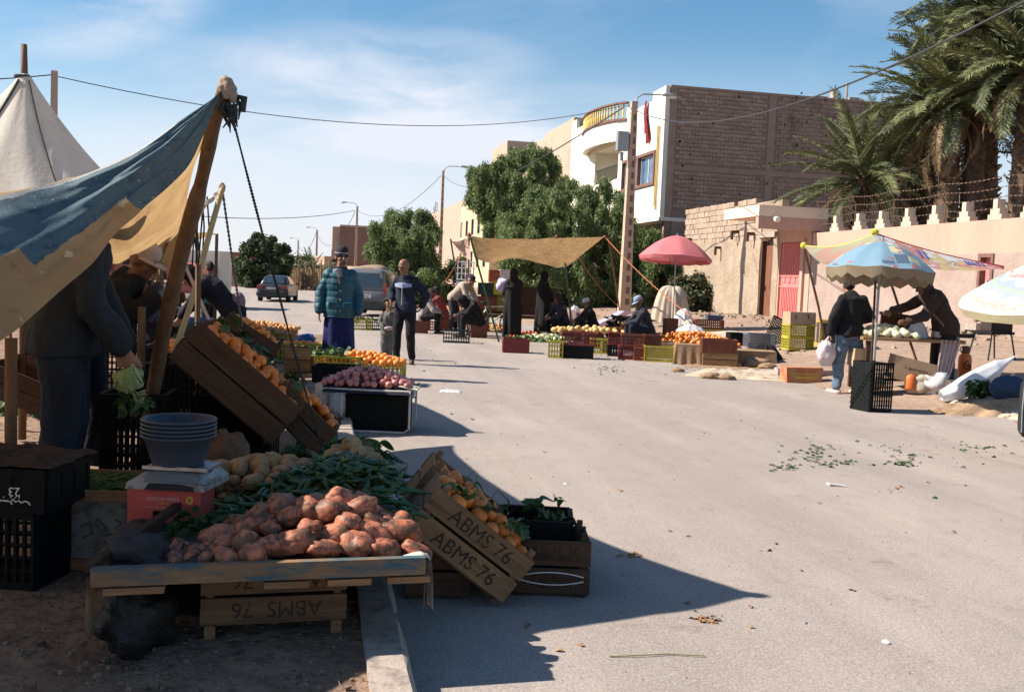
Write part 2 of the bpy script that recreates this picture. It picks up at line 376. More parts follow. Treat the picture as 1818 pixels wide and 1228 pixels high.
def white_building():
    base = W(BL, S0); zb = H(base.x, base.y)
    t = thing('house', 'tall cream plastered house with bare block side wall and balustraded roof terrace', 'building', (base.x, base.y, 0), TH)
    LEN = 26.0
    def fs(px, py): p = onwall(px, py, BL); return LS(p)[1]-S0, p.z
    w_a = fs(1163, 275); w_b = fs(1106, 330); uw0, uw1 = w_a[0], w_b[0]; zw1 = fs(1163, 272)[1]; zw0 = fs(1163, 322)[1]
    l0, l1 = fs(1097, 300)[0], fs(1056, 300)[0]; zl0 = fs(1080, 322)[1]; zl1 = fs(1080, 262)[1]
    end = fs(1007, 300)[0]; zund = fs(1178, 384)[1]
    m = MB(); ops = [(uw0, uw1, zw0, zw1), (l0, l1, zl0, zl1)]
    wallgrid(m, 0.0, end, zund, ZT-0.9, ops, lambda a, b, c, d: m.bx(0, 0.25, a, b, c, d))
    obj('wall', m, white_paint, t)
    # parapet of uneven height
    def par(*b): obj('parapet', MB().bx(*b), white_paint, t)
    par(0.002, 0.22, 0, fs(1160, 160)[0], ZT-0.9, ZT-0.05)
    u1 = fs(1160, 160)[0]; u2 = fs(1122, 170)[0]; par(0.004, 0.22, u1, u2, ZT-0.9, ZT-0.5); par(0.002, 0.22, u2, u2+0.9, ZT-0.9, ZT-0.15)
    u3 = fs(1045, 205)[0]; par(0.004, 0.22, u3, u3+1.2, ZT-0.9, ZT+0.62); par(0.002, 0.22, u3+1.2, u3+3.0, ZT-0.9, ZT+0.2); par(0.004, 0.22, u3+3.0, end, ZT-0.9, ZT+0.85)
    obj('wall', MB().bx(0.25, 9, end-0.3, end-0.02, zb-0.3, ZT-0.4), white_paint, t)
    obj('wall', MB().bx(0.9, 1.1, 0.1, end-0.3, zb-0.3, zund), mat('shop_front', (0.30, 0.25, 0.2), (0.2, 0.16, 0.13), 1.5), t)
    obj('floor_slab', MB().bx(-0.06, 13.9, -0.04, end+0.02, zund-0.18, zund-0.002), white_paint, t)
    obj('roof', MB().bx(0.26, 13.9, 0.2, LEN, ZT-0.9, ZT-0.75), conc, t)
    # loggia: recessed room behind the opening
    r = MB(); r.bx(2.2, 2.3, l0-0.3, l1+0.3, zl0-0.2, zl1+0.2); r.bx(0.26, 2.2, l0-0.1, l0-0.003, zl0, zl1); r.bx(0.26, 2.2, l1+0.003, l1+0.1, zl0, zl1); r.bx(0.26, 2.2, l0, l1, zl1+.003, zl1+0.1); r.bx(0.26, 2.2, l0, l1, zl0-0.1, zl0-.003)
    obj('loggia', r, white_paint, t)
    d = obj('door', MB().bx(2.12, 2.196, l0+0.3, l0+1.3, zl0, zl0+2.1), woodd, t)
    rl = MB(); [rl.tube([(0.12, l0+0.1+i*0.16, zl0), (0.12, l0+0.1+i*0.16, zl0+0.85)], 0.012, 5) for i in range(int((l1-l0-0.1)/0.16))]; rl.bx(0.09, 0.15, l0, l1, zl0+0.85, zl0+0.9)
    obj('railing', rl, mat('black_iron', (0.02, 0.02, 0.02), rough=0.5), t)
    # rounded balcony drum bulging out of the facade, under the terrace rail
    bm = MB(); ua, ub = fs(1112, 240)[0], fs(1045, 240)[0]; zb0 = zl1-0.12; zb1 = fs(1075, 232)[1]; n = 14
    def bulge(k): u = ua+(ub-ua)*k/n; return u, -1.05*math.sin(math.pi*min(1, (k/n)*1.0))**0.6 if 0 < k < n else 0
    vs = []
    for k in range(n+1):
        u, x = bulge(k); rise = 0.35*math.sin(math.pi*k/n)
        vs += [(x, u, zb0+0.1-0.0*rise), (x, u, zb1), (x*0.86+0.02, u, zb1), (0.0, u, zb0+0.45)]
    fsx = [(4*k+a, 4*(k+1)+a, 4*(k+1)+(a+1) % 4, 4*k+(a+1) % 4) for k in range(n) for a in range(4)]
    bm.add(vs, fsx); obj('balcony', bm, white_paint, t)
    cp = MB(); rails = MB()
    for k in range(n):
        (u, x), (u2_, x2) = bulge(k), bulge(k+1)
        cp.bar((x, u, zb1+0.05), (x2, u2_, zb1+0.05), 0.2, 0.1); rails.bar((x, u, zb1+0.98), (x2, u2_, zb1+0.98), 0.22, 0.1)
    obj('coping', cp, brown_trim, t); obj('handrail', rails, brown_trim, t)
    bal = MB().lathe([(0.055, 0), (0.06, 0.06), (0.035, 0.12), (0.075, 0.3), (0.06, 0.42), (0.035, 0.5), (0.065, 0.66), (0.04, 0.76), (0.06, 0.82)], 10, closed=True).mesh('baluster', True)
    ym = mat('yellow_plaster', (0.62, 0.48, 0.16), (0.55, 0.42, 0.14), 3, 0.8)
    for k in range(26):
        kk = 0.4+k*(n-0.8)/25; a = int(kk); f = kk-a; (u, x), (u2_, x2) = bulge(a), bulge(min(n, a+1))
        obj('baluster', bal, ym, t, (x+(x2-x)*f, u+(u2_-u)*f, zb1+0.1))
    # window with brown frame and two pairs of panes
    um = (uw0+uw1)/2
    w = MB()
    for (a, b, c, d_) in ((uw0-0.14, uw1+0.14, zw1, zw1+0.16), (uw0-0.14, uw1+0.14, zw0-0.16, zw0), (uw0-0.14, uw0, zw0, zw1), (uw1, uw1+0.14, zw0, zw1), (um-0.13, um+0.13, zw0, zw1)): w.bx(-0.09, 0.07, a, b, c, d_)
    wf = obj('window', w, brown_trim, t)
    for a, b in ((uw0, um-0.13), (um+0.13, uw1)):
        g = 0.06; q = MB(); q.bx(0.1, 0.15, a, a+g, zw0, zw1); q.bx(0.1, 0.15, b-g, b, zw0, zw1); q.bx(0.1, 0.15, (a+b)/2-g/2, (a+b)/2+g/2, zw0, zw1); q.bx(0.1, 0.15, a, b, zw1-g, zw1-.001); q.bx(0.1, 0.15, a, b, zw0+.001, zw0+g)
        obj('sash', q, white_paint, wf); obj('pane', MB().bx(0.12, 0.13, a+g, b-g, zw0+g, zw1-g), glass, wf)
    obj('curtain', MB().bx(0.5, 0.52, uw0-.2, uw1+.2, zw0-.2, zw1+.2), mat('blue_curtain', (0.12, 0.2, 0.36), (0.2, 0.3, 0.45), 6, stretch=(1, 6, .3)), t)
    pu = fs(1169, 300)[0]; pm = mat('ochre_pipe', (0.50, 0.36, 0.14), (0.40, 0.28, 0.11), 4, 0.7)
    obj('drainpipe', MB().tube([(-0.07, pu, fs(1169, 372)[1]), (-0.07, pu, fs(1169, 226)[1]), (-0.05, pu+0.25, fs(1169, 224)[1]), (-0.05, pu+0.25, fs(1169, 365)[1])], 0.045, 8), pm, t)
    # bare block gable wall: recessed mortar bed, proud blocks, concrete frame
    WID = 16.0; z0 = zund-0.14; back = obj('gable_wall', MB().bx(0.26, WID, 0.012, 0.25, zb-0.3, ZT-0.12), mortar, t)
    fr = MB(); fr.bx(0.256, 0.62, -0.03, 0.2, z0+.002, ZT); fr.bx(5.6, 6.0, -0.012, 0.2, zb-0.3, ZT-0.1); fr.bx(11.2, 11.6, -0.012, 0.2, zb-0.3, ZT-0.1); fr.bx(0.62, WID, -0.006, 0.2, ZT-4.2, ZT-3.95); fr.bx(0.62, WID, -0.02, 0.24, ZT-0.12, ZT)
    obj('concrete_frame', fr, mat('frame_concrete', (0.33, 0.235, 0.18), (0.27, 0.19, 0.145), 2, 0.95, 0.5, 14), t)
    obj('render_patch', MB().bx(0.64, 2.6, -0.03, 0.2, z0-1.4, z0+0.5), mat('brown_render', (0.29, 0.205, 0.165), (0.23, 0.16, 0.13), 2, 0.95, 0.6, 14), t)
    bms = [MB().box((0, 0, 0), (0.385, 0.05, 0.185), jit=0.006).mesh('brick') for _ in range(6)]
    cells = []; row = 0; z = z0+0.12
    while z < ZT-0.25:
        x = 0.66+(0.2 if row % 2 else 0.4)
        if not (ZT-4.25 < z < ZT-3.88):
            while x < WID-0.2:
                if not (5.4 < x < 6.2 or 11.0 < x < 11.8) and not (x < 2.8 and z < z0+0.6): cells.append((x, z))
                x += 0.402
        z += 0.205; row += 1
    cells.sort(key=lambda c: (c[0]*0.7)**2+(c[1]-ZT)**2*0.3); rest = MB()
    for i, (x, z) in enumerate(cells):
        if R.random() < 0.012: continue
        y = R.uniform(-0.008, 0.006); z += R.uniform(-.006, .006)
        if i < 300: obj('brick', bms[i % 6], block_mat, t, (x, y, z), rot=(0, R.uniform(-.01, .01), 0))
        else: rest.box((x, y, z), (0.385, 0.05, 0.185), jit=0.006)
    tag(obj('brickwork', rest, block_mat, t), kind='stuff')
    # scaffold holes
    h = MB(); [h.box((R.uniform(0.8, 12), -0.035, z0+0.4+R.randint(1, 32)*0.205-0.1), (0.07, 0.02, 0.09), jit=0.025) for _ in range(26)]
    tag(obj('putlog_hole', h, mat('hole_dark', (0.02, 0.014, 0.012)), t), kind='stuff')
    # roof clutter
    rc = MB(); [rc.tube([(0.3+R.uniform(0, .3), u2+R.uniform(0, .8), ZT-0.3), (0.3+R.uniform(-.5, .3), u2+R.uniform(-.3, 1.6), ZT+R.uniform(0.0, 0.3))], 0.012, 5) for _ in range(6)]
    tag(obj('rebar', rc, mat('rust', (0.12, 0.05, 0.03)), t), kind='stuff')
    for x, hh, ww in ((9.3, 0.45, .12), (8.3, 0.12, .7), (10.3, 0.2, .5)): obj('chimney', MB().bx(x, x+ww, 0.3, 0.7, ZT-0.7, ZT+hh), conc, t)
    obj('chimney', MB().tube([(10.1, 0.4, ZT-0.7), (10.1, 0.4, ZT+0.95)], 0.06, 8), conc, t)
    # ladder leaning on the roof edge
    ld = thing('ladder', 'small wooden ladder poking above the block wall behind the palm', 'ladder', t.matrix_basis @ Vector((12.2, 0.5, ZT-0.7)), TH)
    for s_ in (0, 0.4): obj('rail', MB().bar((s_, 0, 0), (s_+0.15, 0.2, 1.3), 0.05, 0.05), wood, ld)
    for k in range(4): obj('rung', MB().bar((0.03+.03*k, 0.05*k, 0.3*k+.2), (0.43+.03*k, 0.05*k, 0.3*k+.2), 0.03, 0.03), wood, ld)
    # red cloth over the parapet
    u_ = fs(1150, 200)[0]; z_ = fs(1150, 180)[1]
    def cl(u, v):
        wdt = 0.28+0.55*v; yy = u_+(u-0.5)*wdt-0.25*v+0.12*math.sin(v*5); return Vector((-0.06-0.07*math.sin(u*16+v*2)*(.3+v)-0.05, yy, z_-2.0*v-0.3*math.sin(u*6)*v))
    ck = MB().grid(cl, 24, 20); ck.xf(t.matrix_basis)
    tag(obj('cloth', ck, mat('red_cloth', (0.30, 0.03, 0.045), (0.2, 0.02, 0.03), 5, 0.9, 0.2), smooth=True), 'dark red cloth hanging over the parapet of the cream house', 'cloth')
    return t
HOUSE = white_building()

def block_building(name, label, L0, px0, px1, ztop, depth, face, side=None, zb=-0.5, wins=(), roof_extra=(), z_side=None):
    """building with its facade along the street at lateral distance L0, seen between photo columns px0 (far) and px1 (near)"""
    sa = LS(onwall(px0, 480, L0))[1]; sb = LS(onwall(px1, 480, L0))[1]
    if sa > sb: sa, sb = sb, sa
    base = W(L0, sa); t = thing(name, label, 'building', (base.x, base.y, 0), TH); ln = sb-sa
    m = MB(); wallgrid(m, 0, ln, zb, ztop, wins, lambda a, b, c, d: m.bx(0, 0.3, a, b, c, d)); obj('wall', m, face, t)
    obj('wall', MB().bx(0.3, depth, 0.003, 0.3, zb, ztop-0.003), side or face, t)
    obj('wall', MB().bx(0.3, depth, ln-0.3, ln-0.003, zb, ztop-0.003), side or face, t)
    obj('wall', MB().bx(depth-0.3, depth, 0.31, ln-0.31, zb, ztop-0.005), side or face, t)
    obj('roof', MB().bx(0.3, depth-0.3, 0.3, ln-0.3, ztop-0.9, ztop-0.6), conc, t)
    for (a, b, c, d) in wins:
        w = MB(); w.bx(0.02, 0.1, a, a+.08, c, d); w.bx(0.02, 0.1, b-.08, b, c, d); w.bx(0.02, 0.1, a+.08, b-.08, d-.08, d-.001); w.bx(0.02, 0.1, a+.08, b-.08, c+.001, c+.08)
        wo = obj('window', w, brown_trim, t); obj('pane', MB().bx(0.16, 0.2, a, b, c, d), glass, wo)
    for e in roof_extra: obj('parapet', MB().bx(*e), side or face, t)
    return t, ln
beige = mat('beige_render', (0.45, 0.325, 0.25), (0.39, 0.28, 0.215), 0.6, 0.9, 0.2, 10, c3=(0.44, 0.32, 0.245), s3=1.5)
cream = mat('yellow_cream_render', (0.55, 0.43, 0.28), (0.49, 0.38, 0.245), 0.6, 0.9, 0.2, 10)
brownb = mat('far_brown_brick', (0.25, 0.16, 0.125), (0.19, 0.12, 0.095), 1.2, 0.95, 0.4, 5, stretch=(1, 1, 4))
redb = mat('red_brick', (0.33, 0.115, 0.075), (0.25, 0.085, 0.06), 0.6, 0.95, 0.4, 6, c3=(0.30, 0.17, 0.12), s3=0.5, t3=(0.5, 0.6))
redb2 = mat('red_hollow_brick', (0.30, 0.105, 0.085), (0.20, 0.065, 0.055), 3, 0.95, 0.5, 8, stretch=(1, 1, 5))
zT = zat(925, 250, 90)
b, ln = block_building('house', 'beige house rising behind the big pepper tree with brown rooftop room', 17.0, 862, 1004, zT-1.4, 12, beige, beige, wins=((8, 9, 8.2, 9.6), (14, 15, 8.4, 9.8)))
obj('rooftop_room', MB().bx(0.05, 7, ln-9, ln-1.0, zT-1.4, zT+0.4), beige, b)
# red hollow brick block between beige and cream houses
sb_ = S0+19.5; bb = W(17.3, sb_)
t = thing('house', 'red hollow brick upper storey just left of the cream house', 'building', (bb.x, bb.y, 0), TH)
zr = zat(990, 255, 78)
obj('wall', MB().bx(0, 11, 0, 9, -0.3, zr-0.05), redb2, t); obj('parapet', MB().bx(-0.03, 11.02, -0.03, 9, zr-0.05, zr+0.75), beige, t)
block_building('house', 'yellow cream house left of the big pepper tree', 14.2, 822, 868, zat(826, 350, 88), 10, cream, cream, wins=tuple((2+3.6*i, 3.5+3.6*i, z, z+1.5) for i in range(5) for z in (2.4, 5.4)))
b, ln = block_building('house', 'long plain beige house behind the second street lamp', 15.4, 757, 824, zat(790, 366, 120), 12, beige, beige, wins=((22, 23.2, 3.5, 5.5), (30, 31.2, 6.0, 7.6)))
rb = MB(); [rb.tube([(0.3+R.uniform(0, 1), ln-R.uniform(.5, 9), zat(790, 366, 120)-.5), (0.3, ln-R.uniform(.5, 9), zat(790, 366, 120)+R.uniform(1.0, 2.0))], 0.03, 4) for _ in range(5)]
tag(obj('rebar', rb, mat('rust', (0.12, 0.05, 0.03)), b), kind='stuff')
def box_building(name, label, pxa, pxb, pytop, Y, depth, m, m2=None, zb=-0.6, sidepx=None):
    a = at(pxa, pytop, Y); bq = at(pxb, pytop, Y+1.2); t = thing(name, label, 'building', (a.x, a.y, 0), math.atan2(bq.y-a.y, bq.x-a.x)); w = (bq-a).length
    obj('wall', MB().bx(0, w, 0, depth, zb, a.z), m, t); obj('parapet', MB().bx(-.04, w+.04, -0.04, depth, a.z, a.z+0.22), m2 or m, t)
    return t, w, a.z
t, w, z = box_building('house', 'brown brick house far down the street between two lamp posts', 604, 700, 402, 122, 14, brownb, beige)
obj('wall', MB().bx(-0.9, -0.003, 0.3, 13.9, -0.6, z-0.02), beige, t)
for k in range(3): obj('window', MB().bx(-0.96, -0.88, 2+3*k, 3+3*k, 2.4, 4.2), glass, t)
t, w, z = box_building('house', 'small pinkish house beside the reed fence far down the street', 576, 606, 458, 112, 8, beige)
obj('window', MB().bx(0.9, 2.0, -0.05, 0.02, z-0.7, z-0.1), black_plastic, t)
t, w, z = box_building('house', 'long red earthen building with tiny square windows far left', 150, 422, 440, 95, 16, redb, redb)
for k in range(9):
    xw = w*(0.80+0.022*(k % 3)*1.6) if k < 3 else w*(0.1+0.075*(k-3)); zw = zat(380, 476, 95)
    obj('window', MB().bx(xw, xw+0.62, -0.05, 0.02, zw, zw+0.8), black_plastic, t)
for k in range(5):
    obj('buttress', MB().bx(w*0.965-k*6, w*0.965-k*6+0.8, -0.35, -0.003, -0.6, z-0.6), redb, t)

# ---------------------------------------------------------------- adobe wall, porch, pink wall
def sl(px, py=470, l=BL): p = onwall(px, py, l); return LS(p)[1], p.z
def adobe_wall():
    s1 = sl(1213)[0]; s0 = sl(1353)[0]; b = W(BL, s0); zb = H(b.x, b.y)
    t = thing('boundary_wall', 'rough earthen yard wall of blocks and mud render with a dark doorway', 'wall', (b.x, b.y, 0), TH)
    ln = s1-s0; zt = sl(1213, 378)[1]; zm = sl(1290, 432)[1]; zd = sl(1358, 422)[1]
    du0, du1 = sl(1371)[0]-s0, sl(1351)[0]-s0
    m = MB(); ua = sl(1381)[0]-s0
    def rough(u0, u1, z0, z1):
        nu = max(2, int((u1-u0)/0.3)); nz = max(2, int((z1-z0)/0.3))
        m.grid(lambda u, v: Vector((-0.05+0.045*noise.noise(Vector((u0+(u1-u0)*u, z0+(z1-z0)*v, 5)))*1.2, u0+(u1-u0)*(1-u), z0+(z1-z0)*v)), nu, nz)
    wallgrid(m, ua, ln, zb-0.4, zm, [(du0, du1, zb-.4, zd)], lambda a, b_, c, d: m.bx(0, 0.35, a, b_, c, d))
    rough(du1, ln, zb-.4, zm+.03)
    obj('wall', m, adobe, t)
    obj('lintel', MB().bx(-0.08, 0.3, du0-0.2, du1+0.2, zd, zd+0.2), conc, t)
    obj('mortar_bed', MB().bx(0.03, 0.3, ua, ln-.002, zm+.002, zt-0.06), mat('adobe_mortar', (0.30, 0.225, 0.17), (0.24, 0.18, 0.135), 3), t)
    bms = [MB().box((0, 0, 0), (0.3, 0.40, 0.225), jit=0.012).mesh('block') for _ in range(5)]
    z = zm+0.13; row = 0
    while z < zt+0.02:
        u = 0.22+(0.2 if row % 2 else 0)
        while u < ln-0.1:
            if not (z > zt-0.15 and R.random() < 0.25): obj('block', bms[R.randint(0, 4)], adobe_block, t, (0.14+R.uniform(-.012, .012), u, z+R.uniform(-.006, .006)))
            u += 0.425
        z += 0.242; row += 1
    for px, py in ((1228, 425), (1340, 415), (1312, 412), (1282, 440)):
        s_, z_ = sl(px, py); obj('beam_end', MB().box((-0.12, s_-s0, z_), (0.4, 0.12, 0.1)).box((-.3, s_-s0, z_-.15), (0.08, 0.1, 0.34)), woodd, t)
    d = obj('door', MB().bx(0.12, 0.17, du0+0.05, du1-0.05, zb-0.3, zd-0.3), mat('brown_door', (0.20, 0.085, 0.05), (0.13, 0.055, 0.035), 4, stretch=(1, 5, .5)), t)
    obj('handle', MB().box((0.1, du1-0.25, zb+1.1), (0.05, 0.05, 0.2)), black_plastic, d)
    obj('door_frame', MB().bx(-0.05, 0.11, du1-0.16, du1-.001, zb-0.3, zd-.003).bx(-0.05, 0.11, du0+0.16, du1-0.16, zd-0.14, zd-.003), woodd, t)
adobe_wall()
def pink_wall():
    s1 = sl(1440)[0]; s0 = sl(2150)[0]; b = W(BL, s0); t = thing('boundary_wall', 'long salmon pink yard wall with stepped merlons on top', 'wall', (b.x, b.y, 0), TH)
    zt = sl(1600, 402)[1]; zg = sl(1600, 504)[1]; zb = H(b.x, b.y)-0.3; ln = s1-s0
    d0, d1 = sl(1766)[0]-s0, sl(1739)[0]-s0; zd = sl(1752, 450)[1]; zs = sl(1752, 572)[1]
    m = MB(); wallgrid(m, 0, ln, zg, zt, [(d0, d1, zs, zd)], lambda a, b_, c, d: m.bx(0, 0.3, a, b_, c, d)); obj('wall', m, pinkw, t)
    m = MB(); wallgrid(m, 0, ln, zb, zg, [(d0, d1, zs, zd)], lambda a, b_, c, d: m.bx(-0.02, 0.3, a, b_, c, d)); obj('plinth', m, pinkg, t)
    fr = obj('door', MB().bx(0.1, 0.14, d0+.1, d1-.1, zs, zd-.1), redp, t); obj('handle', MB().box((0.07, d1-.25, zs+1), (0.06, 0.06, 0.16)).box((0.08, d1-.35, zs+1.75), (0.04, 0.22, 0.05)).box((0.08, d1-.35, zs+.35), (0.04, 0.22, 0.05)), conc, fr)
    obj('door_frame', MB().bx(-0.06, 0.2, d0, d0+.1, zs, zd).bx(-0.06, 0.2, d1-.1, d1, zs, zd).bx(-0.06, 0.2, d0+.1, d1-.1, zd-.1, zd-.001), brown_trim, t)
    obj('step', MB().bx(-0.7, -0.05, d0-.4, d1+.4, zs-.2, zs-.02), conc, t)
    mm = MB(); [mm.bx(0.02, 0.26, -w_, w_, a, b_) for w_, a, b_ in ((0.27, 0, 0.13), (0.18, 0.133, 0.27), (0.085, 0.273, 0.52))]
    me = mm.mesh('merlon'); wm = mat('pale_merlon', (0.56, 0.44, 0.34), (0.46, 0.355, 0.275), 3, 0.9, 0.2)
    for px in (1476, 1516, 1556, 1602, 1650, 1703, 1758, 1817, 1890, 1980): obj('merlon', me, wm, t, (0, sl(px)[0]-s0, zt+.002), rot=(0, 0, R.uniform(-.04, .04)))
    # barbed wire posts
    irn = mat('rusty_iron', (0.10, 0.06, 0.04), (0.16, 0.11, 0.08), 8, 0.8); pr = []
    for px in (1440, 1503, 1570, 1660, 1770, 1900):
        s_ = sl(px)[0]-s0; pr.append(s_); obj('wire_post', MB().tube([(0.2, s_, zt-.05), (0.2, s_, zt+0.85), (0.05, s_+.05, zt+1.15)], 0.018, 5), irn, t)
    w = MB()
    for a, b_ in zip(pr, pr[1:]):
        for h in (0.35, 0.6, 0.85, 1.1):
            w.tube([(0.18 if h < 1 else .07, a+(b_-a)*k/8, zt+h-0.06*math.sin(math.pi*k/8)) for k in range(9)], 0.006, 4, False)
            for k in range(14):
                q = a+(b_-a)*(k+.5)/14; zz = zt+h-0.06*math.sin(math.pi*(k+.5)/14); w.box((0.18 if h < 1 else .07, q, zz), (0.008, 0.04, 0.04))
    tag(obj('barbed_wire', w, irn, t), kind='stuff')
pink_wall()
def porch():
    s_far = sl(1381)[0]; s_near = sl(1437)[0]; b = W(BL, s_near); zb = H(b.x, b.y); ln = s_far-s_near
    t = thing('gate_porch', 'pink entrance porch with projecting canopy over a red corrugated gate', 'porch', (b.x, b.y, 0), TH)
    zc0 = sl(1385, 408)[1]; zt = zat(1400, 363, 34)
    g0, g1 = 0.55, ln-0.1; zg = sl(1400, 430)[1]; gz = zb-0.05
    m = MB(); wallgrid(m, 0, ln, zb-.4, zc0+0.2, [(g0, g1, zb-.4, zg)], lambda a, b_, c, d: m.bx(0.02, 0.4, a, b_, c, d)); obj('wall', m, pinkw, t)
    # canopy: hollow portal that sticks out towards the street
    o = MB(); x0 = -2.1; a, e = -0.2, ln+0.35; z1 = zt
    o.bx(x0, 0.5, a, e, z1-0.38, z1); obj('canopy_slab', o, mat('pale_cream_render', (0.72, 0.58, 0.44), (0.66, 0.52, 0.39), 1), t)
    obj('canopy_cheek', MB().bx(x0+.003, 0.498, a+.003, a+0.22, zc0-0.15, z1-0.383), pinkw, t)
    obj('canopy_cheek', MB().bx(x0+.003, x0+0.5, e-0.25, e-.003, zc0+0.3, z1-0.383), mat('pale_cream_render', (0.72, 0.58, 0.44)), t)
    obj('spout', MB().tube([(x0+0.6, a-.25, z1-0.5), (x0+0.6, a+0.05, z1-0.45)], 0.1, 10), white_paint, t)
    gt = obj('gate', MB().bx(0.1, 0.13, g0, g1, gz, zg-.01), redp, t)
    rib = MB().bx(0.07, 0.1, -0.03, 0.03, 0, 1).mesh('rib'); n = int((g1-g0)/0.13); zmid0, zmid1 = gz+(zg-gz)*0.42, gz+(zg-gz)*0.56
    for k in range(n):
        y = g0+0.07+k*0.13
        for (za, zb_) in ((gz, zmid0), (zmid1, zg-.02)):
            r = obj('rib', rib, redp, gt, (0, y, za)); r.scale = (1, 1, zb_-za)
    obj('lock_rail', MB().bx(0.06, 0.1, g0, g1, zmid0-.03, zmid0+.03).bx(0.06, 0.1, g0, g1, zmid1-.03, zmid1+.03), redp, gt)
    for k in range(4): obj('lock_panel', MB().box((0.085, g0+0.3+k*(g1-g0-.6)/3, (zmid0+zmid1)/2+.05), (0.03, 0.18, (zmid1-zmid0)*0.5)), redp, gt)
    obj('gate_post', MB().bx(-0.08, 0.1, g0-0.2, g0-.002, zb-.3, zg+.1), pinkw, t)
porch()
# rubble and dry earth heaps along the wall foot
def rubble():
    m = MB()
    for _ in range(500):
        l = BL-R.random()**1.5*8; s = R.uniform(18, 47); p = W(l, s); r = R.uniform(0.015, 0.07)*(1.2 if l > 14 else .8)
        m.box((p.x, p.y, H(p.x, p.y)+r*.3), (r*1.6, r*1.2, r), Matrix.Rotation(R.random()*6, 3, 'Z'), jit=r*.3)
    tag(obj('rubble', m, adobe, None), 'loose stones and clods scattered along the earthen verge', 'stones', kind='stuff')
rubble()

# ---------------------------------------------------------------- street lamps and wires
lamp_conc = mat('lamp_concrete', (0.47, 0.34, 0.25), (0.39, 0.28, 0.20), 4, 0.85, 0.2, 30)
metal_grey = mat('grey_metal', (0.35, 0.36, 0.37), (0.28, 0.29, 0.3), 6, 0.45, 0.1, metal=0.5)
def lamp_post(name, label, px, pyb, pyt, Y, arm, wtop=0.16, wbot=0.3, cat='street lamp', recess=True):
    a = at(px[0], pyb, Y); zb = H(a.x, a.y)-.1; bt = at(px[1], pyt, Y); t = thing(name, label, cat, (a.x, a.y, zb), TH, None); h = bt.z-zb
    m = MB(); n = 12 if recess else 1
    m.add([(-wbot/2, -wbot*.4, 0), (wbot/2, -wbot*.4, 0), (wbot/2, wbot*.4, 0), (-wbot/2, wbot*.4, 0), (-wtop/2, -wtop*.4, h), (wtop/2, -wtop*.4, h), (wtop/2, wtop*.4, h), (-wtop/2, wtop*.4, h)], [(0, 3, 2, 1), (4, 5, 6, 7), (0, 1, 5, 4), (1, 2, 6, 5), (2, 3, 7, 6), (3, 0, 4, 7)])
    obj('pole', m, lamp_conc, t)
    if recess:
        q = MB(); k = 0; z = 0.6
        while z < h-0.5:
            w = wbot+(wtop-wbot)*z/h; q.box((w*0.12, -w*.4-.0, z), (w*0.36, 0.012, 0.26)); z += 0.46
        tag(obj('recess', q, mat('recess_dark', (0.16, 0.11, 0.08)), t), kind='stuff')
    if arm:
        s = arm; am = MB().tube([(0, 0, h-.5), (0.1*s, 0, h+.15), (0.35*s, 0, h+0.32), (1.25*s, 0, h+0.36)], 0.03, 6); obj('arm', am, metal_grey, t)
        lh = obj('lamp_head', MB().tube([(1.1*s, 0, h+.36), (1.3*s, 0, h+.37), (1.6*s, 0, h+.36), (1.95*s, 0, h+.30)], [0.05, .12, .15, .05], 10, ry=[.04, .07, .08, .03]), metal_grey, t, smooth=True)
        obj('lens', MB().ball((1.6*s, 0, h+.30), (0.22, .11, .07), 10, 6), mat('lamp_lens', (0.6, 0.62, 0.62), rough=0.2), lh)
    return t, h, bt
LP1, h1, top1 = lamp_post('street_lamp', 'nearest concrete lamp post with switch box beside the cream house', (1108, 1113), 550, 180, 40.5, -1 and 1, 0.24, 0.46)
obj('switch_box', MB().box((-0.42, 0, h1-1.6), (0.45, 0.3, 0.75)).box((-.42, 0, h1-2.2), (.12, .12, .35)), metal_grey, LP1)
LP2, h2, top2 = lamp_post('street_lamp', 'second concrete lamp post beside the left pole of the ochre awning', (779, 786), 522, 303, 70, 1)
LP3, h3, top3 = lamp_post('street_lamp', 'slim lamp post in front of the far brown brick house', (631, 632), 480, 366, 112, -1, recess=False, wtop=.2, wbot=.34)
LP4, h4, top4 = lamp_post('street_lamp', 'distant lamp post rising from the reed fence by the palm', (561, 561), 486, 408, 165, -1, recess=False, wtop=.26, wbot=.4)
LP5, h5, top5 = lamp_post('street_lamp', 'most distant lamp post beside the round ficus tree', (528, 528), 490, 426, 215, -1, recess=False, wtop=.26, wbot=.4)
lp, hh, top6 = lamp_post('utility_pole', 'plain wooden utility pole behind the white pointed tent', (93, 93), 470, 126, 24, 0, wtop=.13, wbot=.18, cat='pole', recess=False)
wire_m = mat('wire_black', (0.045, 0.045, 0.05), rough=0.6)
def wire(label, a, b, sag, r=0.012, n=24, name='overhead_wire'):
    a = Vector(a); b = Vector(b); pts = [a+(b-a)*k/n-Vector((0, 0, sag*4*(k/n)*(1-k/n))) for k in range(n+1)]
    return tag(obj(name, MB().tube(pts, r, 5), wire_m), label, 'wire')
wire('overhead wire from the wooden pole by the white tent to the nearest lamp post', at(88, 133, 24), at(1110, 187, 40.5), 1.0, 0.012)
wire('overhead wire running left out of view from the wooden pole', at(93, 133, 24), at(-300, 138, 21), 0.1, 0.014)
wire('thick twisted cable rising from the nearest lamp post past the palms', at(1115, 189, 40.5), at(1900, -40, 12), 1.1, 0.018)
wire('cable dropping from the nearest lamp post into the big pepper tree', at(1108, 190, 40.5), at(870, 328, 58), 0.15, 0.028)
wire('thin wire falling from the second lamp post behind the round green trees', at(783, 312, 70), at(632, 372, 112), 1.6, 0.02)
wire('wire crossing the sky to the slim lamp post behind the brick house', at(629, 374, 112), at(330, 382, 70), 0.5, 0.03)
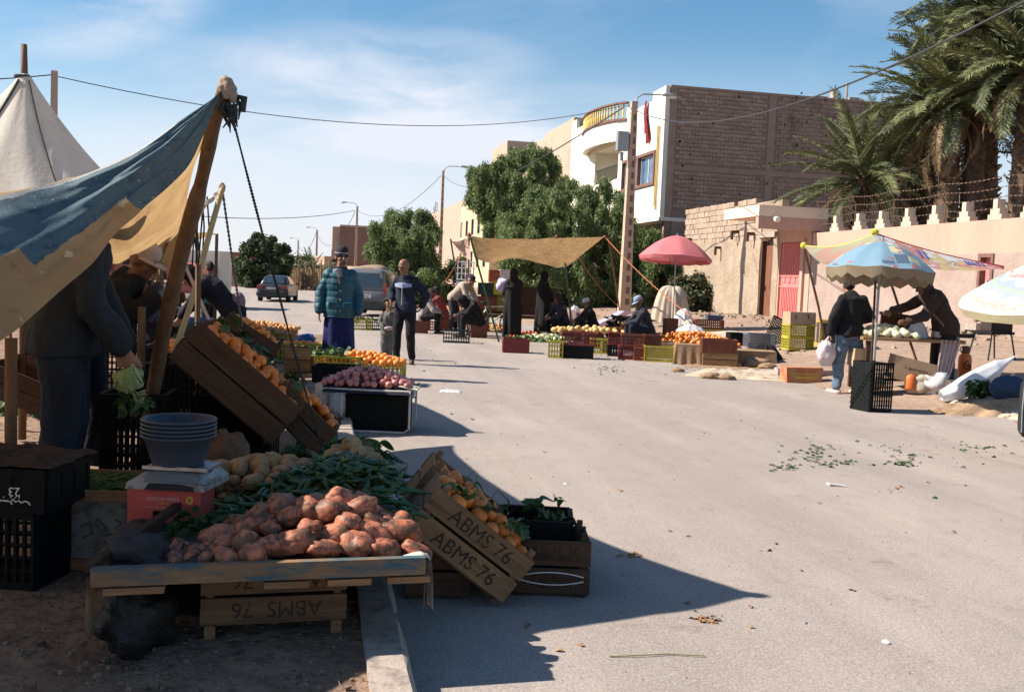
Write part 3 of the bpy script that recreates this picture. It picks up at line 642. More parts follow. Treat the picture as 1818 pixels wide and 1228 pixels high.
wire('thin wire between the slim and the distant lamp posts', at(631, 374, 112), at(561, 412, 165), 3.0, 0.03)
wire('thin wire between the two most distant lamp posts', at(561, 414, 165), at(528, 430, 215), 2.5, 0.04)
wire('slack wire from the second lamp post towards the pepper tree', at(788, 312, 70), at(845, 330, 60), 0.3, 0.015)

# ---------------------------------------------------------------- trees
def leafmat(key, c1, c2, c3=None, tr=0.25):
    return mat(key, c1, c2, 3.0, 0.6, 0, trans=tr, c3=c3, s3=9, t3=(0.56, 0.62), spec=0.4)
rng = np.random.default_rng(5)
def leaves(blobs, n, lw, ll, droop=0.6, shell=0.55, strand=None):
    """blobs: (x,y,z,rx,ry,rz) ; leaf quads of width lw and length ll clustered on twigs"""
    B = np.array(blobs); vol = B[:, 3]*B[:, 4]+B[:, 4]*B[:, 5]; pick = rng.choice(len(B), n, p=vol/vol.sum()); b = B[pick]
    d = rng.normal(size=(n, 3)); d /= np.linalg.norm(d, axis=1)[:, None]; r = shell+(1-shell)*rng.random(n)**0.5
    r *= 1+0.16*rng.normal(size=n)
    k = max(1, n//14); tw = rng.normal(size=(n, 3))*0.04
    c = b[:, :3]+d*b[:, 3:6]*r[:, None]+tw
    a = rng.normal(size=(n, 3)); a[:, 2] = a[:, 2]*0.5-droop*2; a /= np.linalg.norm(a, axis=1)[:, None]
    s = np.cross(a, rng.normal(size=(n, 3))); s /= np.linalg.norm(s, axis=1)[:, None]
    L = ll*(0.6+0.8*rng.random(n))[:, None]; Wd = lw*(0.6+0.8*rng.random(n))[:, None]
    if strand:      # drooping sprays: several leaflets hang one below the other
        k = strand; m_ = n//k; c = np.repeat(c[:m_], k, 0)[:m_*k]; off = np.tile(np.arange(k), m_)[:, None]*ll*.42; dirn = np.repeat(a[:m_]*np.array([.45, .45, 1]), k, 0)+np.array([0, 0, -.4]); c = c+dirn*off
        n = m_*k; a = a[:n]; s = s[:n]; L = L[:n]; Wd = Wd[:n]; c = c+rng.normal(size=(n, 3))*.03
    return np.stack([c-s*Wd/2*0.3, c+a*L*0.5-s*Wd/2, c+a*L, c+a*L*0.5+s*Wd/2], 1)
def clumps(cx, cy, cz, rx, ry, rz, n, r, seed=0, power=1.0):
    q = random.Random(seed); out = []
    for _ in range(n):
        while True:
            x, y, z = q.uniform(-1, 1), q.uniform(-1, 1), q.uniform(-1, 1); l = x*x+y*y+z*z
            if 0.25 < l < 1: break
        s = q.uniform(0.6, 1.3)*r; out.append((cx+x*rx, cy+y*ry, cz+z*rz, s, s, s*0.85))
    return out
def tree(name, label, base, blobs, n, lw, ll, mats, trunk, droop=0.6, shell=0.4, cat='tree', group=None, strand=None):
    t = thing(name, label, cat, base, 0, group); bl = [(x-base[0], y-base[1], z-base[2], a, b_, c) for x, y, z, a, b_, c in blobs]
    P = leaves(bl, n, lw, ll, droop, shell, strand); n = len(P); mi = (rng.random(n)*len(mats)).astype(np.int32)
    o = obj('crown', qmesh('crown', P, mi), None, t)
    for m in mats: o.data.materials.append(m)
    if trunk:
        m = MB(); h, r = trunk; top = Vector((0, 0, h)); m.tube([(0, 0, -.2), (0.03, 0, h*.3), (-.05, .03, h*.7), top], [r*1.3, r, r*.85, r*.7], 9)
        q = random.Random(3)
        for _ in range(min(10, len(bl))):
            b_ = bl[q.randrange(len(bl))]; e = Vector(b_[:3]); mid = (top+e)/2+Vector((q.uniform(-.3, .3), q.uniform(-.3, .3), -.1)); m.tube([top-Vector((0, 0, q.uniform(0, h*.4))), mid, e], [r*.6, r*.35, r*.12], 6)
        obj('trunk', m, mat('bark', (0.10, 0.065, 0.045), (0.16, 0.11, 0.08), 8, 0.9, 0.8, 15), t, smooth=True)
    return t
pep = [leafmat('pepper_leaf_a', (0.125, 0.180, 0.058), (0.175, 0.235, 0.085), tr=.4), leafmat('pepper_leaf_b', (0.070, 0.112, 0.038), (0.105, 0.152, 0.053), tr=.35), leafmat('pepper_leaf_c', (0.24, 0.24, 0.11), (0.15, 0.19, 0.08), tr=.35)]
pepm = [pep[0], pep[1], pep[0], pep[1], pep[2], pep[0]]
def blobset(Y, spec, dy=1.6):
    out = []
    for k, (px, py, rp) in enumerate(spec):
        for j in range(2):
            p = at(px, py, Y+R.uniform(-dy, dy)); r = rp*Y/FPX; out.append((p.x, p.y, p.z, r, r*1.1, r*0.9))
    return out
def outline_blobs(Y, poly, step, rp, dy, seed):
    """fill a crown whose height and spread follow a measured outline with foliage clumps at varied depth"""
    q = random.Random(seed); xs = [p[0] for p in poly]; ys = [p[1] for p in poly]; out = []
    def inside(x, y):
        c = False; j = len(poly)-1
        for i in range(len(poly)):
            (xi, yi), (xj, yj) = poly[i], poly[j]
            if (yi > y) != (yj > y) and x < (xj-xi)*(y-yi)/(yj-yi)+xi: c = not c
            j = i
        return c
    y = min(ys)
    while y < max(ys):
        x = min(xs)
        while x < max(xs):
            X, Yy = x+q.uniform(-.5, .5)*step, y+q.uniform(-.5, .5)*step
            if inside(X, Yy):
                p = at(X, Yy, Y+q.uniform(-dy, dy)); r = rp*q.uniform(.6, 1.25)*Y/FPX; out.append((p.x, p.y, p.z, r, r, r*.95))
            x += step
        y += step
    return out
P1 = [(832, 300), (850, 285), (872, 290), (893, 275), (915, 262), (935, 256), (952, 250), (968, 262), (985, 275), (1003, 300), (1005, 330), (1000, 400), (960, 440), (900, 455), (855, 430), (862, 380), (838, 350), (830, 322)]
P2 = [(935, 330), (985, 318), (1035, 320), (1070, 315), (1090, 335), (1112, 350), (1122, 380), (1150, 400), (1180, 430), (1200, 470), (1205, 530), (1100, 540), (960, 535), (900, 470), (900, 400)]
P3 = [(660, 405), (680, 385), (705, 374), (735, 366), (760, 376), (776, 395), (780, 430), (776, 480), (765, 512), (700, 512), (665, 465), (652, 430)]
P4 = [(420, 470), (430, 440), (445, 424), (468, 416), (490, 423), (508, 440), (514, 465), (508, 495), (495, 508), (440, 508), (426, 495)]
g = at(925, 540, 55); tree('pepper_tree', 'tall spreading pepper tree that towers over the ochre awning', (g.x, g.y, H(g.x, g.y)), outline_blobs(55, P1, 15, 11, 2.6, 1), 100000, 0.055, 0.21, pepm, (3.5, 0.3), 0.8, .25, strand=5)
g = at(1040, 540, 50); tree('pepper_tree', 'broad bushy pepper tree between the tall one and the nearest lamp post', (g.x, g.y, H(g.x, g.y)), outline_blobs(50, P2, 16, 12, 2.8, 2), 125000, 0.055, 0.21, pepm, (2.5, 0.3), 0.8, .25, strand=5)
g = at(715, 520, 60); tree('pepper_tree', 'rounded pepper tree left of the second lamp post', (g.x, g.y, H(g.x, g.y)), outline_blobs(60, P3, 13, 10, 1.8, 3), 70000, 0.055, 0.2, pepm, (2.2, 0.22), 0.7, .25, strand=5)
fic = [leafmat('ficus_leaf_a', (0.045, 0.075, 0.03), (0.07, 0.10, 0.04)), leafmat('ficus_leaf_b', (0.028, 0.048, 0.02), (0.045, 0.068, 0.03)), leafmat('ficus_leaf_c', (0.09, 0.11, 0.045), (0.06, 0.09, 0.035))]
g = at(468, 513, 78); tree('ficus_tree', 'dense dark ball shaped ficus tree behind the driving car', (g.x, g.y, H(g.x, g.y)), outline_blobs(78, P4, 9, 7.5, 1.8, 4), 34000, 0.14, 0.2, fic, (1.2, 0.2), 0.1)
def bush(label, px, py, Y, rx, rz, n, mats, sz=0.1, name='bush'):
    g = at(px, py, Y); z = H(g.x, g.y); return tree(name, label, (g.x, g.y, z), clumps(g.x, g.y, z+rz*.8, rx, rx*.8, rz, 26, rx*.36, int(px)), n, sz, sz*1.8, mats, (rz*.6, .05), 0.2, cat='bush')
drym = [mat('dry_leaf', (0.22, 0.15, 0.09), (0.14, 0.10, 0.06), 4, trans=.15), pep[1]]
bush('dark scrubby bush against the foot of the earthen wall', 1232, 545, 44, 1.0, 0.95, 7000, fic+[drym[0]])
bush('dusty green scrub behind the parked van and left lamp post', 745, 520, 58, 1.6, 1.0, 7000, pepm)
bush('tall thin shrub between the second lamp post and the white lattice box', 806, 520, 62, 1.3, 1.6, 7000, pepm+drym)
bush('low green tree between the round ficus and the far palm', 524, 500, 95, 2.0, 1.5, 6000, fic, .16)
bush('dry grey brush along the reed fence', 552, 512, 84, 1.8, 1.0, 6000, drym, .12)
bush('second clump of dry brush along the reed fence', 592, 512, 80, 1.8, 0.9, 6000, drym+[pep[1]], .12)
bush('leafless brown brush behind the pink wall near the small palm', 1480, 400, 41, 2.2, 1.5, 5000, drym[:1], .07)
def reed_fence():
    a = at(520, 505, 82); b_ = at(632, 512, 70); d = (b_-a); t = thing('reed_fence', 'low fence of upright reed stalks beyond the road', 'fence', (a.x, a.y, H(a.x, a.y)), math.atan2(d.y, d.x)); L = Vector((d.x, d.y, 0)).length
    k = 0.0; st = MB(); rm = mat('reed', (0.33, 0.22, 0.13), (0.20, 0.13, 0.08), 4)
    while k < L: st.box((k, R.uniform(-.1, .1), 0.75), (0.05, 0.04, 1.5+R.uniform(-.3, .5)), Matrix.Rotation(R.uniform(-.08, .08), 3, 'Y')); k += 0.1
    tag(obj('stalks', st, rm, t), kind='stuff')
    for i in range(9): obj('post', MB().tube([(L*i/8, -.12, -.2), (L*i/8+.05, -.12, 2.3)], 0.05, 6), rm, t)
reed_fence()
m = MB(); q0 = at(360, 516, 80); q1 = at(446, 516, 80); tag(obj('low_wall', MB().bar((q0.x, q0.y, -.1), (q1.x, q1.y, -.1), .4, 1.7), adobe), 'low crumbling earthen wall left of the ficus tree', 'wall')

# ---------------------------------------------------------------- palms
palm_mats = [leafmat('palm_green', (0.13, 0.148, 0.058), (0.19, 0.20, 0.088), tr=0.12), leafmat('palm_dark', (0.075, 0.095, 0.042), (0.11, 0.125, 0.06), tr=.12), leafmat('palm_dry', (0.30, 0.20, 0.10), (0.20, 0.13, 0.07), tr=.1)]
def frond_mesh(length, curve, mi, seed, leaf=0.42, ragged=0.1):
    q = random.Random(seed); nseg = 14; pts = []; p = Vector((0, 0, 0)); a = rad(4)
    for i in range(nseg+1):
        pts.append(p.copy()); a2 = a-curve*(i/nseg)**1.3; p = p+Vector((math.cos(a2), 0, math.sin(a2)))*length/nseg
    m = MB(); m.tube(pts, [0.035*(1-0.85*i/nseg) for i in range(nseg+1)], 5)
    nl = 96
    for k in range(nl):
        f = 0.12+0.88*k/(nl-1); i = min(nseg-1, int(f*nseg)); c = pts[i]+(pts[i+1]-pts[i])*(f*nseg-i); t = (pts[i+1]-pts[i]).normalized(); up = Vector((-t.z, 0, t.x))
        for sd_ in (-1, 1):
            if q.random() < ragged: continue
            L = leaf*(0.55+0.45*math.sin(math.pi*min(1, f*1.05)))*q.uniform(.8, 1.15); d = (t*q.uniform(.55, .9)+Vector((0, sd_, 0))*q.uniform(.6, .95)+up*q.uniform(0.05, .4)).normalized()
            e = c+d*L+Vector((0, 0, -L*q.uniform(.05, .35))); mid = c+d*L*.5; w = t.cross(d).cross(d).normalized()*0.010
            m.add([c-w*.5, c+w*.5, mid+w*1.2, e, mid-w*1.2], [(0, 1, 2, 3, 4)])
    me = m.mesh('frond'); me.materials.append(palm_mats[mi]); return me
FR = [frond_mesh(3.0, c, mi, s, rg) for s, (c, mi, rg) in enumerate(((0.35, 0, .42), (0.65, 0, .4), (1.05, 0, .42), (0.55, 1, .4), (1.15, 1, .42), (1.7, 2, .32), (1.2, 2, .3)))]
pbark = mat('palm_bark', (0.17, 0.105, 0.065), (0.08, 0.05, 0.035), 7, 0.95, 0.9, 14)
def palm(label, px, py, Y, zb, n, scale=1.0, lean=0.0, seed=0, ndead=8, tr=0.26, skirt=True):
    q = random.Random(seed); c = at(px, py, Y); t = thing('palm_tree', label, 'palm tree', (c.x-lean, c.y, zb), 0, None); h = c.z-zb
    m = MB(); k = 16; m.tube([(lean*(i/k)**1.5, 0, h*i/k) for i in range(k+1)], [tr*(1.15-0.2*i/k)*(1+.08*(i % 2)) for i in range(k+1)], 10)
    obj('trunk', m, pbark, t, smooth=False)
    st = MB()
    for _ in range(int(130*h/5)):
        a = q.uniform(0, 6.283); z = q.uniform(0.1, 1)*h; x0 = lean*(z/h)**1.5; e = Vector((math.cos(a), math.sin(a), 0)); st.bar(Vector((x0, 0, z))+e*tr*.7, Vector((x0, 0, z+.18))+e*(tr+.14), 0.09, 0.03)
    tag(obj('leaf_stub', st, pbark, t), kind='stuff')
    top = Vector((lean, 0, h))
    for i in range(n):
        dead = i >= n-ndead; el = q.uniform(-70, -15) if dead else 78-100*((i+.5)/(n-ndead))+q.uniform(-8, 8)
        fm = FR[5+i % 2] if dead else FR[(0 if el > 45 else 1 if el > 15 else 2) if q.random() < .6 else 3+(i % 2)]
        az = i*2.399+q.uniform(-.3, .3); s = scale*q.uniform(.8, 1.12)*(0.85 if dead else 1)
        M = Matrix.Translation(top+Vector((0, 0, q.uniform(-.25, .1))))@Matrix.Rotation(az, 4, 'Z')@Matrix.Rotation(-rad(el), 4, 'Y')@Matrix.Rotation(q.uniform(-.5, .5), 4, 'X')@Matrix.Scale(s, 4)
        obj('frond', fm, None, t, M=M)
    return t
palm('small squat date palm standing in front of the block wall', 1532, 318, 37, 0.6, 60, 1.08, 0.15, 1, 14)
palm('tall date palm with a shaggy trunk left in the right hand clump', 1690, 190, 34, 0.6, 96, 1.12, -.15, 2, 10, .32)
palm('leaning date palm with tangled dry fronds in the middle of the right hand clump', 1752, 130, 35, 0.6, 90, 1.2, -.5, 3, 8, .32)
palm('dark tall date palm at the right edge of the picture', 1835, 130, 32, 0.6, 92, 1.2, .2, 4, 9, .34)
palm('young date palm low behind the two tall ones', 1640, 285, 38, 0.6, 54, 1.05, 0, 5, 14, .25)
palm('large date palm whose crown leaves the top of the picture', 1760, 20, 34, 0.6, 90, 1.12, .3, 6, 8, .32)
palm('far small date palm left of the small pinkish house', 553, 482, 105, -0.2, 34, 0.85, 0, 7, 4, .2)
# ---------------------------------------------------------------- produce
def blobby(r, seed, amp=0.08, nu=12, nv=8, fr=1.5):
    m = MB().ball((0, 0, 0), 1, nu, nv); o = Vector((seed*7.1, 3, 1)); vs = []
    for v in m.v:
        v = Vector(v); k = 1+amp*noise.noise(v*fr+o)*2; vs.append((v.x*r[0]*k, v.y*r[1]*k, v.z*r[2]*k))
    m.v = vs; return m
def withmat(mb, m, name): me = mb.mesh(name, True); me.materials.append(m); return me
orange_m = mat('orange_peel', (0.72, 0.215, 0.018), (0.62, 0.15, 0.012), 14, 0.45, 0.25, 160, spec=0.5, bdist=.002, rand=.18)
tang_m = mat('tangerine_peel', (0.80, 0.30, 0.06), (0.68, 0.20, 0.03), 10, 0.5, 0.2, 120, spec=0.4, bdist=.002, rand=.2)
ORANGE = [withmat(blobby((.036, .036, .034), s, .055), orange_m, 'orange') for s in range(5)]
TANG = [withmat(blobby((.033, .033, .028), s, .05), tang_m, 'tangerine') for s in range(3)]
pot_m = mat('red_potato_skin', (0.46, 0.155, 0.085), (0.34, 0.10, 0.054), 22, 0.55, 0.5, 90, spec=.35, c3=(0.12, 0.062, 0.036), s3=24, t3=(0.46, 0.56), bdist=.004, rand=.18)
ypot_m = mat('yellow_potato_skin', (0.40, 0.24, 0.115), (0.30, 0.17, 0.08), 20, 0.75, 0.4, 90, c3=(0.13, 0.075, 0.04), s3=24, t3=(0.58, 0.7), bdist=.004, rand=.15)
POT = [withmat(blobby((.068+.016*(s % 3), .044+.006*(s % 2), .040), s+3, .17, 16, 11, 1.9), pot_m, 'potato') for s in range(8)]
for s in range(5):      # a few knobbly potatoes with a second lobe
    m = blobby((.062, .042, .038), s+40, .14, 14, 10, 2); m2 = blobby((.035, .03, .028), s+60, .12, 10, 7, 2); m2.xf(Matrix.Translation((.055, .015*(s-2), .012))); m.add(m2.v, m2.f); POT.append(withmat(m, pot_m, 'potato'))
YPOT = [withmat(blobby((.050+.009*(s % 3), .042, .036), s+20, .10, 12, 8, 1.6), ypot_m, 'yellow_potato') for s in range(6)]
onion_m = mat('red_onion_skin', (0.56, 0.235, 0.20), (0.38, 0.12, 0.115), 8, 0.4, 0.2, 40, stretch=(4, 4, .6), spec=.5, rand=.25, c3=(0.68, 0.42, 0.32), s3=8, t3=(.56, .68))
def onion_mesh(s, m_, nm, r=.036):
    q = random.Random(s); m = MB().lathe([(r*a, r*b) for a, b in ((.05, -1), (.5, -.85), (.9, -.4), (1, .0), (.85, .45), (.45, .8), (.14, 1.05), (.08, 1.4), (.12, 1.6))], 12, closed=True); return withmat(m, m_, nm)
ONION = [onion_mesh(s, onion_m, 'red_onion') for s in range(2)]
yonion_m = mat('yellow_onion_skin', (0.66, 0.36, 0.15), (0.56, 0.27, 0.10), 8, 0.45, 0.1, 40, stretch=(4, 4, .6), rand=.2)
YON = [onion_mesh(5, yonion_m, 'onion', .038)]
pep_m = mat('green_pepper_skin', (0.034, 0.088, 0.020), (0.020, 0.056, 0.014), 15, 0.38, 0.1, 60, spec=.5, rand=.35)
def pepper_mesh(s):
    q = random.Random(s); L = q.uniform(.12, .19); b = q.uniform(-.05, .05); c = q.uniform(-.02, .03); pts = []; rs = []
    for i in range(9):
        f = i/8; pts.append((L*(f-.5), b*(f-.5)**2*4-b/2, c*math.sin(f*5))); rs.append(.0112*(.75+.35*math.sin(f*2.4))*(1-.85*max(0, f-.6)/.4)+.0012*q.random())
    m = MB().tube(pts, rs, 7); m.tube([(-L*.5, b/2, 0), (-L*.5-.03, b/2+.006, .006)], .0028, 5); return withmat(m, pep_m, 'green_pepper')
PEP = [pepper_mesh(s) for s in range(9)]
lf_m = mat('citrus_leaf', (0.030, 0.07, 0.02), (0.05, 0.10, 0.03), 20, 0.45, 0, trans=.2, rand=.3)
def leaf_me(s):
    q = random.Random(s); n = 6; m = MB(); L = .07; vs = []
    for i in range(n+1):
        f = i/n; w = .017*math.sin(math.pi*f)**.7+.0005; z = -.02*f*f+.008*math.sin(f*5+s); vs += [(L*f, -w, z+w*.3), (L*f, 0, z), (L*f, w, z+w*.3)]
    m.add(vs, [(3*i+k, 3*i+k+1, 3*i+k+4, 3*i+k+3) for i in range(n) for k in (0, 1)]); return withmat(m, lf_m, 'leaf')
LEAF = [leaf_me(s) for s in range(3)]
def rrot(q=R): return Matrix.Rotation(q.uniform(0, 6.28), 4, 'Z')@Matrix.Rotation(q.uniform(-1.2, 1.2), 4, 'X')@Matrix.Rotation(q.uniform(-1.2, 1.2), 4, 'Y')
def flatrot(q=R, t=.35): return Matrix.Rotation(q.uniform(0, 6.28), 4, 'Z')@Matrix.Rotation(q.uniform(-t, t), 4, 'X')@Matrix.Rotation(q.uniform(-t, t), 4, 'Y')
def heap(name, label, cat, group, meshes, n, M, hx, hy, hh, dmin, power=1.6, rot=rrot, sc=(.80, 1.18), layers=3, shape=None, zmin=0.0, seed=1, parent=None):
    """individual fruits on a heap over the rectangle 2hx x 2hy of frame M, hh high in its middle"""
    q = random.Random(seed); pts = []; out = []; tries = 0
    hf = shape or (lambda u, v: max(0.0, 1-max(abs(u), abs(v))**power)*(1-.25*(u*u+v*v)))
    while len(pts) < n and tries < n*60:
        tries += 1; u, v = q.uniform(-1, 1), q.uniform(-1, 1); top = hh*hf(u, v)
        lay = 0 if tries < n*35 else q.randint(1, layers); z = top-lay*dmin*.8
        if z < -.01 and lay: continue
        p = Vector((u*hx, v*hy, z+zmin))
        if any((p-a).length_squared < dmin*dmin for a in pts): continue
        pts.append(p)
        o = bpy.data.objects.new(name, meshes[q.randrange(len(meshes))]); COL.objects.link(o)
        s = q.uniform(*sc); o.matrix_world = M@Matrix.Translation(p)@rot(q)@Matrix.Scale(s, 4); tag(o, label, cat, group); out.append(o)
    return out
def stuffheap(name, label, cat, meshes, n, M, hx, hy, hh, m_=None, **k):
    """the same heap joined: only for fruit past the limit or too small to pick apart"""
    q = random.Random(9); m = MB(); power = k.get('power', 1.6); rf = k.get('rot', rrot)
    datas = [([v.co.copy() for v in me.vertices], [tuple(p.vertices) for p in me.polygons]) for me in meshes]
    for _ in range(n):
        u, v = q.uniform(-1, 1), q.uniform(-1, 1); z = hh*max(0.0, 1-max(abs(u), abs(v))**power)-q.choice((0, 0, 1))*.03
        T = Matrix.Translation((u*hx, v*hy, max(z, -.01)+k.get('zmin', 0)))@rf(q)@Matrix.Scale(q.uniform(.85, 1.15)*k.get('s', 1), 4); vs, fs = datas[q.randrange(len(datas))]
        m.add([T@w for w in vs], fs)
    m.xf(M); return tag(obj(name, m, m_ or meshes[0].materials[0], smooth=True), label, cat, kind='stuff')
def leafy(n, M, hx, hy, z0, z1, label, cat='leaves', seed=1, s=1.0, mt=None):
    q = random.Random(seed); m = MB(); me = LEAF[0]; vs = [v.co.copy() for v in me.vertices]; fs = [tuple(p.vertices) for p in me.polygons]
    for _ in range(n):
        T = Matrix.Translation((q.uniform(-hx, hx), q.uniform(-hy, hy), q.uniform(z0, z1)))@rrot(q)@Matrix.Scale(q.uniform(.6, 1.3)*s, 4); m.add([T@w for w in vs], fs)
    m.xf(M); return tag(obj('leaves', m, mt or lf_m, smooth=True), label, cat, kind='stuff')
# ---------------------------------------------------------------- crates
plas = {}
def pl(c, k):
    if k not in plas: plas[k] = mat(k, c, tuple(x*.7 for x in c), 6, 0.5, 0.1, 30, spec=.35, c3=(0.16, 0.11, 0.08), s3=5, t3=(.62, .8))
    return plas[k]
YEL = pl((0.46, 0.40, 0.045), 'yellow_plastic'); MAR = pl((0.20, 0.028, 0.025), 'maroon_plastic'); BRN = pl((0.17, 0.045, 0.025), 'brown_plastic'); ORG = pl((0.34, 0.09, 0.04), 'brick_plastic')
BLK = mat('black_crate_plastic', (.010, .011, .011), (.007, .008, .008), 6, .65, .1, 30, spec=.12, c3=(.045, .035, .028), s3=5, t3=(.62, .8)); GRN = pl((0.02, 0.035, 0.03), 'dark_green_plastic'); GRY = pl((0.16, 0.17, 0.20), 'grey_plastic'); OLV = pl((0.20, 0.18, 0.04), 'olive_plastic')
_pc = {}
def panel_mesh(w, h, style, t=.018):
    k = (round(w, 3), round(h, 3), style)
    if k in _pc: return _pc[k]
    m = MB(); m.bx(-w/2, w/2, -t/2-.004, t/2+.004, h-.03, h); m.bx(-w/2, w/2, -t/2, t/2, 0, .03)
    if style == 'bars':       # vertical openings with two cross ribs
        n = max(5, int(w/.055)); [m.bx(-w/2+(w-.016)*i/n, -w/2+(w-.016)*i/n+.016, -t/2, t/2, .03, h-.03) for i in range(n+1)]
        for z in (h*.36, h*.68): m.bx(-w/2+.001, w/2-.001, -t/2+.004, t/2-.004, z-.008, z+.008)
    elif style == 'solid':    # closed wall with ribs
        m.bx(-w/2+.001, w/2-.001, -.004, .004, .03, h-.03); n = max(3, int(w/.12)); [m.bx(-w/2+(w-.02)*i/n, -w/2+(w-.02)*i/n+.02, -t/2, t/2, .03, h-.03) for i in range(n+1)]
    else:                     # small rectangular grid
        n = max(6, int(w/.036)); [m.bx(-w/2+(w-.012)*i/n, -w/2+(w-.012)*i/n+.012, -t/2, t/2, .03, h-.03) for i in range(n+1)]
        nz = max(3, int(h/.06)); [m.bx(-w/2+.001, w/2-.001, -t/2+.003, t/2-.003, .03+(h-.06)*i/nz-.005, .03+(h-.06)*i/nz+.005) for i in range(1, nz)]
    _pc[k] = m.mesh('side_panel'); return _pc[k]
def mcopy(me, m):
    k = (me.name, m.name)
    if k not in _pc: c = me.copy(); c.materials.clear(); c.materials.append(m); _pc[k] = c
    return _pc[k]
def pcrate(label, p, rz, w=.55, d=.36, h=.29, m=None, style='bars', group=None, M=None, name='plastic_crate'):
    t = thing(name, label, 'crate', p, rz, group, M)
    for (x, y, a, ww) in ((0, -d/2, 0, w), (0, d/2, 0, w), (-w/2, 0, math.pi/2, d-.024), (w/2, 0, math.pi/2, d-.024)): obj('side_panel', mcopy(panel_mesh(ww, h, style), m), None, t, (x, y, 0), rot=(0, 0, a))
    obj('base', MB().bx(-w/2+.012, w/2-.012, -d/2+.012, d/2-.012, .004, .016), m, t); return t
def marks(parent, w, h, n, M, m_, seed=1):
    """small print too far away to read: a row of uneven strokes"""
    q = random.Random(seed); b = MB()
    for k in range(n):
        if q.random() < .15: continue
        x = -w/2+w*(k+.5)/n; b.box((x, q.uniform(-.15, .15)*h, 0), (w/n*q.uniform(.3, .75), h*q.uniform(.45, 1), .0008))
    return obj('print', b, m_, parent, M=M)
def stencil(parent, txt, w, M, m=None, hgt=None):
    c = bpy.data.curves.new('lettering', 'FONT'); c.body = txt; c.size = 1; c.extrude = 0.0; c.align_x = 'CENTER'; c.align_y = 'CENTER'; c.resolution_u = 3; c.offset = 0.0
    o = bpy.data.objects.new('tmp', c); COL.objects.link(o); bpy.context.view_layer.update()
    me = bpy.data.meshes.new_from_object(o.evaluated_get(bpy.context.evaluated_depsgraph_get())); me.name = 'lettering'; bpy.data.objects.remove(o)
    xs = [v.co.x for v in me.vertices]; ys = [v.co.y for v in me.vertices]; sx = w/(max(xs)-min(xs)); sy = (hgt/(max(ys)-min(ys))) if hgt else sx
    cx_, cy_ = (max(xs)+min(xs))/2, (max(ys)+min(ys))/2
    for v in me.vertices: v.co.x = (v.co.x-cx_)*sx; v.co.y = (v.co.y-cy_)*sy
    me.materials.clear(); me.materials.append(m or ink); return obj('lettering', me, None, parent, M=M)
ink = mat('stencil_ink', (0.025, 0.016, 0.012), (0.06, 0.035, 0.02), 30, .9, 0, c3=(0.22, 0.13, 0.07), s3=30, t3=(.58, .66))
RX = Matrix.Rotation(math.pi/2, 4, 'X')
def wcrate(label, M, w=.54, d=.34, h=.26, m=None, text=None, flip=False, nslat=2, group=None, name='wooden_crate', posts=True, endslats=2, tcol=None, fade=None):
    """citrus crate: corner posts, two boards a side; the long side faces local -Y"""
    m = m or wood; t = thing(name, label, 'crate', M=M, group=group); gap = .014; bh = (h-.02-gap*(nslat-1))/nslat
    for y in (-d/2, d/2):
        for k in range(nslat):
            obj('slat', MB().box((0, y, .02+bh/2+k*(bh+gap)), (w, .012, bh), jit=.0015), m, t, rot=(0, R.uniform(-.004, .004), 0))
            if text and y < 0:
                T = Matrix.Translation((0.01, y-.0075, .02+bh/2+k*(bh+gap)))@RX
                if flip: T = T@Matrix.Rotation(math.pi, 4, 'Z')
                stencil(t, text, w*.62, T, hgt=bh*.62)
    for x in (-w/2+.014, w/2-.014):
        for k in range(endslats):
            bh2 = (h-.02-gap*(endslats-1))/endslats; obj('end_board', MB().box((x+math.copysign(.003, x), 0, .02+bh2/2+k*(bh2+gap)), (.012, d-.016, bh2), jit=.001), m, t)
        for y in (-d/2+.022, d/2-.022): obj('corner_post', MB().box((x-math.copysign(.02, x), y, h/2+.015), (.028, .028, h+.04)), m, t)
    for k in range(4): obj('bottom_slat', MB().box((0, -d/2+.05+k*(d-.1)/3, .011), (w-.004, .06, .01)), m, t)
    return t
def frame(px, py, Y, z=None, rz=0.0, tilt=0.0, roll=0.0):
    p = at(px, py, Y)
    if z is not None: p.z = z
    return Matrix.Translation(p)@Matrix.Rotation(rz, 4, 'Z')@Matrix.Rotation(tilt, 4, 'Y')@Matrix.Rotation(roll, 4, 'X')
def gframe(px, py, dz=0, rz=0.0): p = gnd(px, py, 0); p.z += dz; return Matrix.Translation(p)@Matrix.Rotation(rz, 4, 'Z')
SW = .11     # pavement top

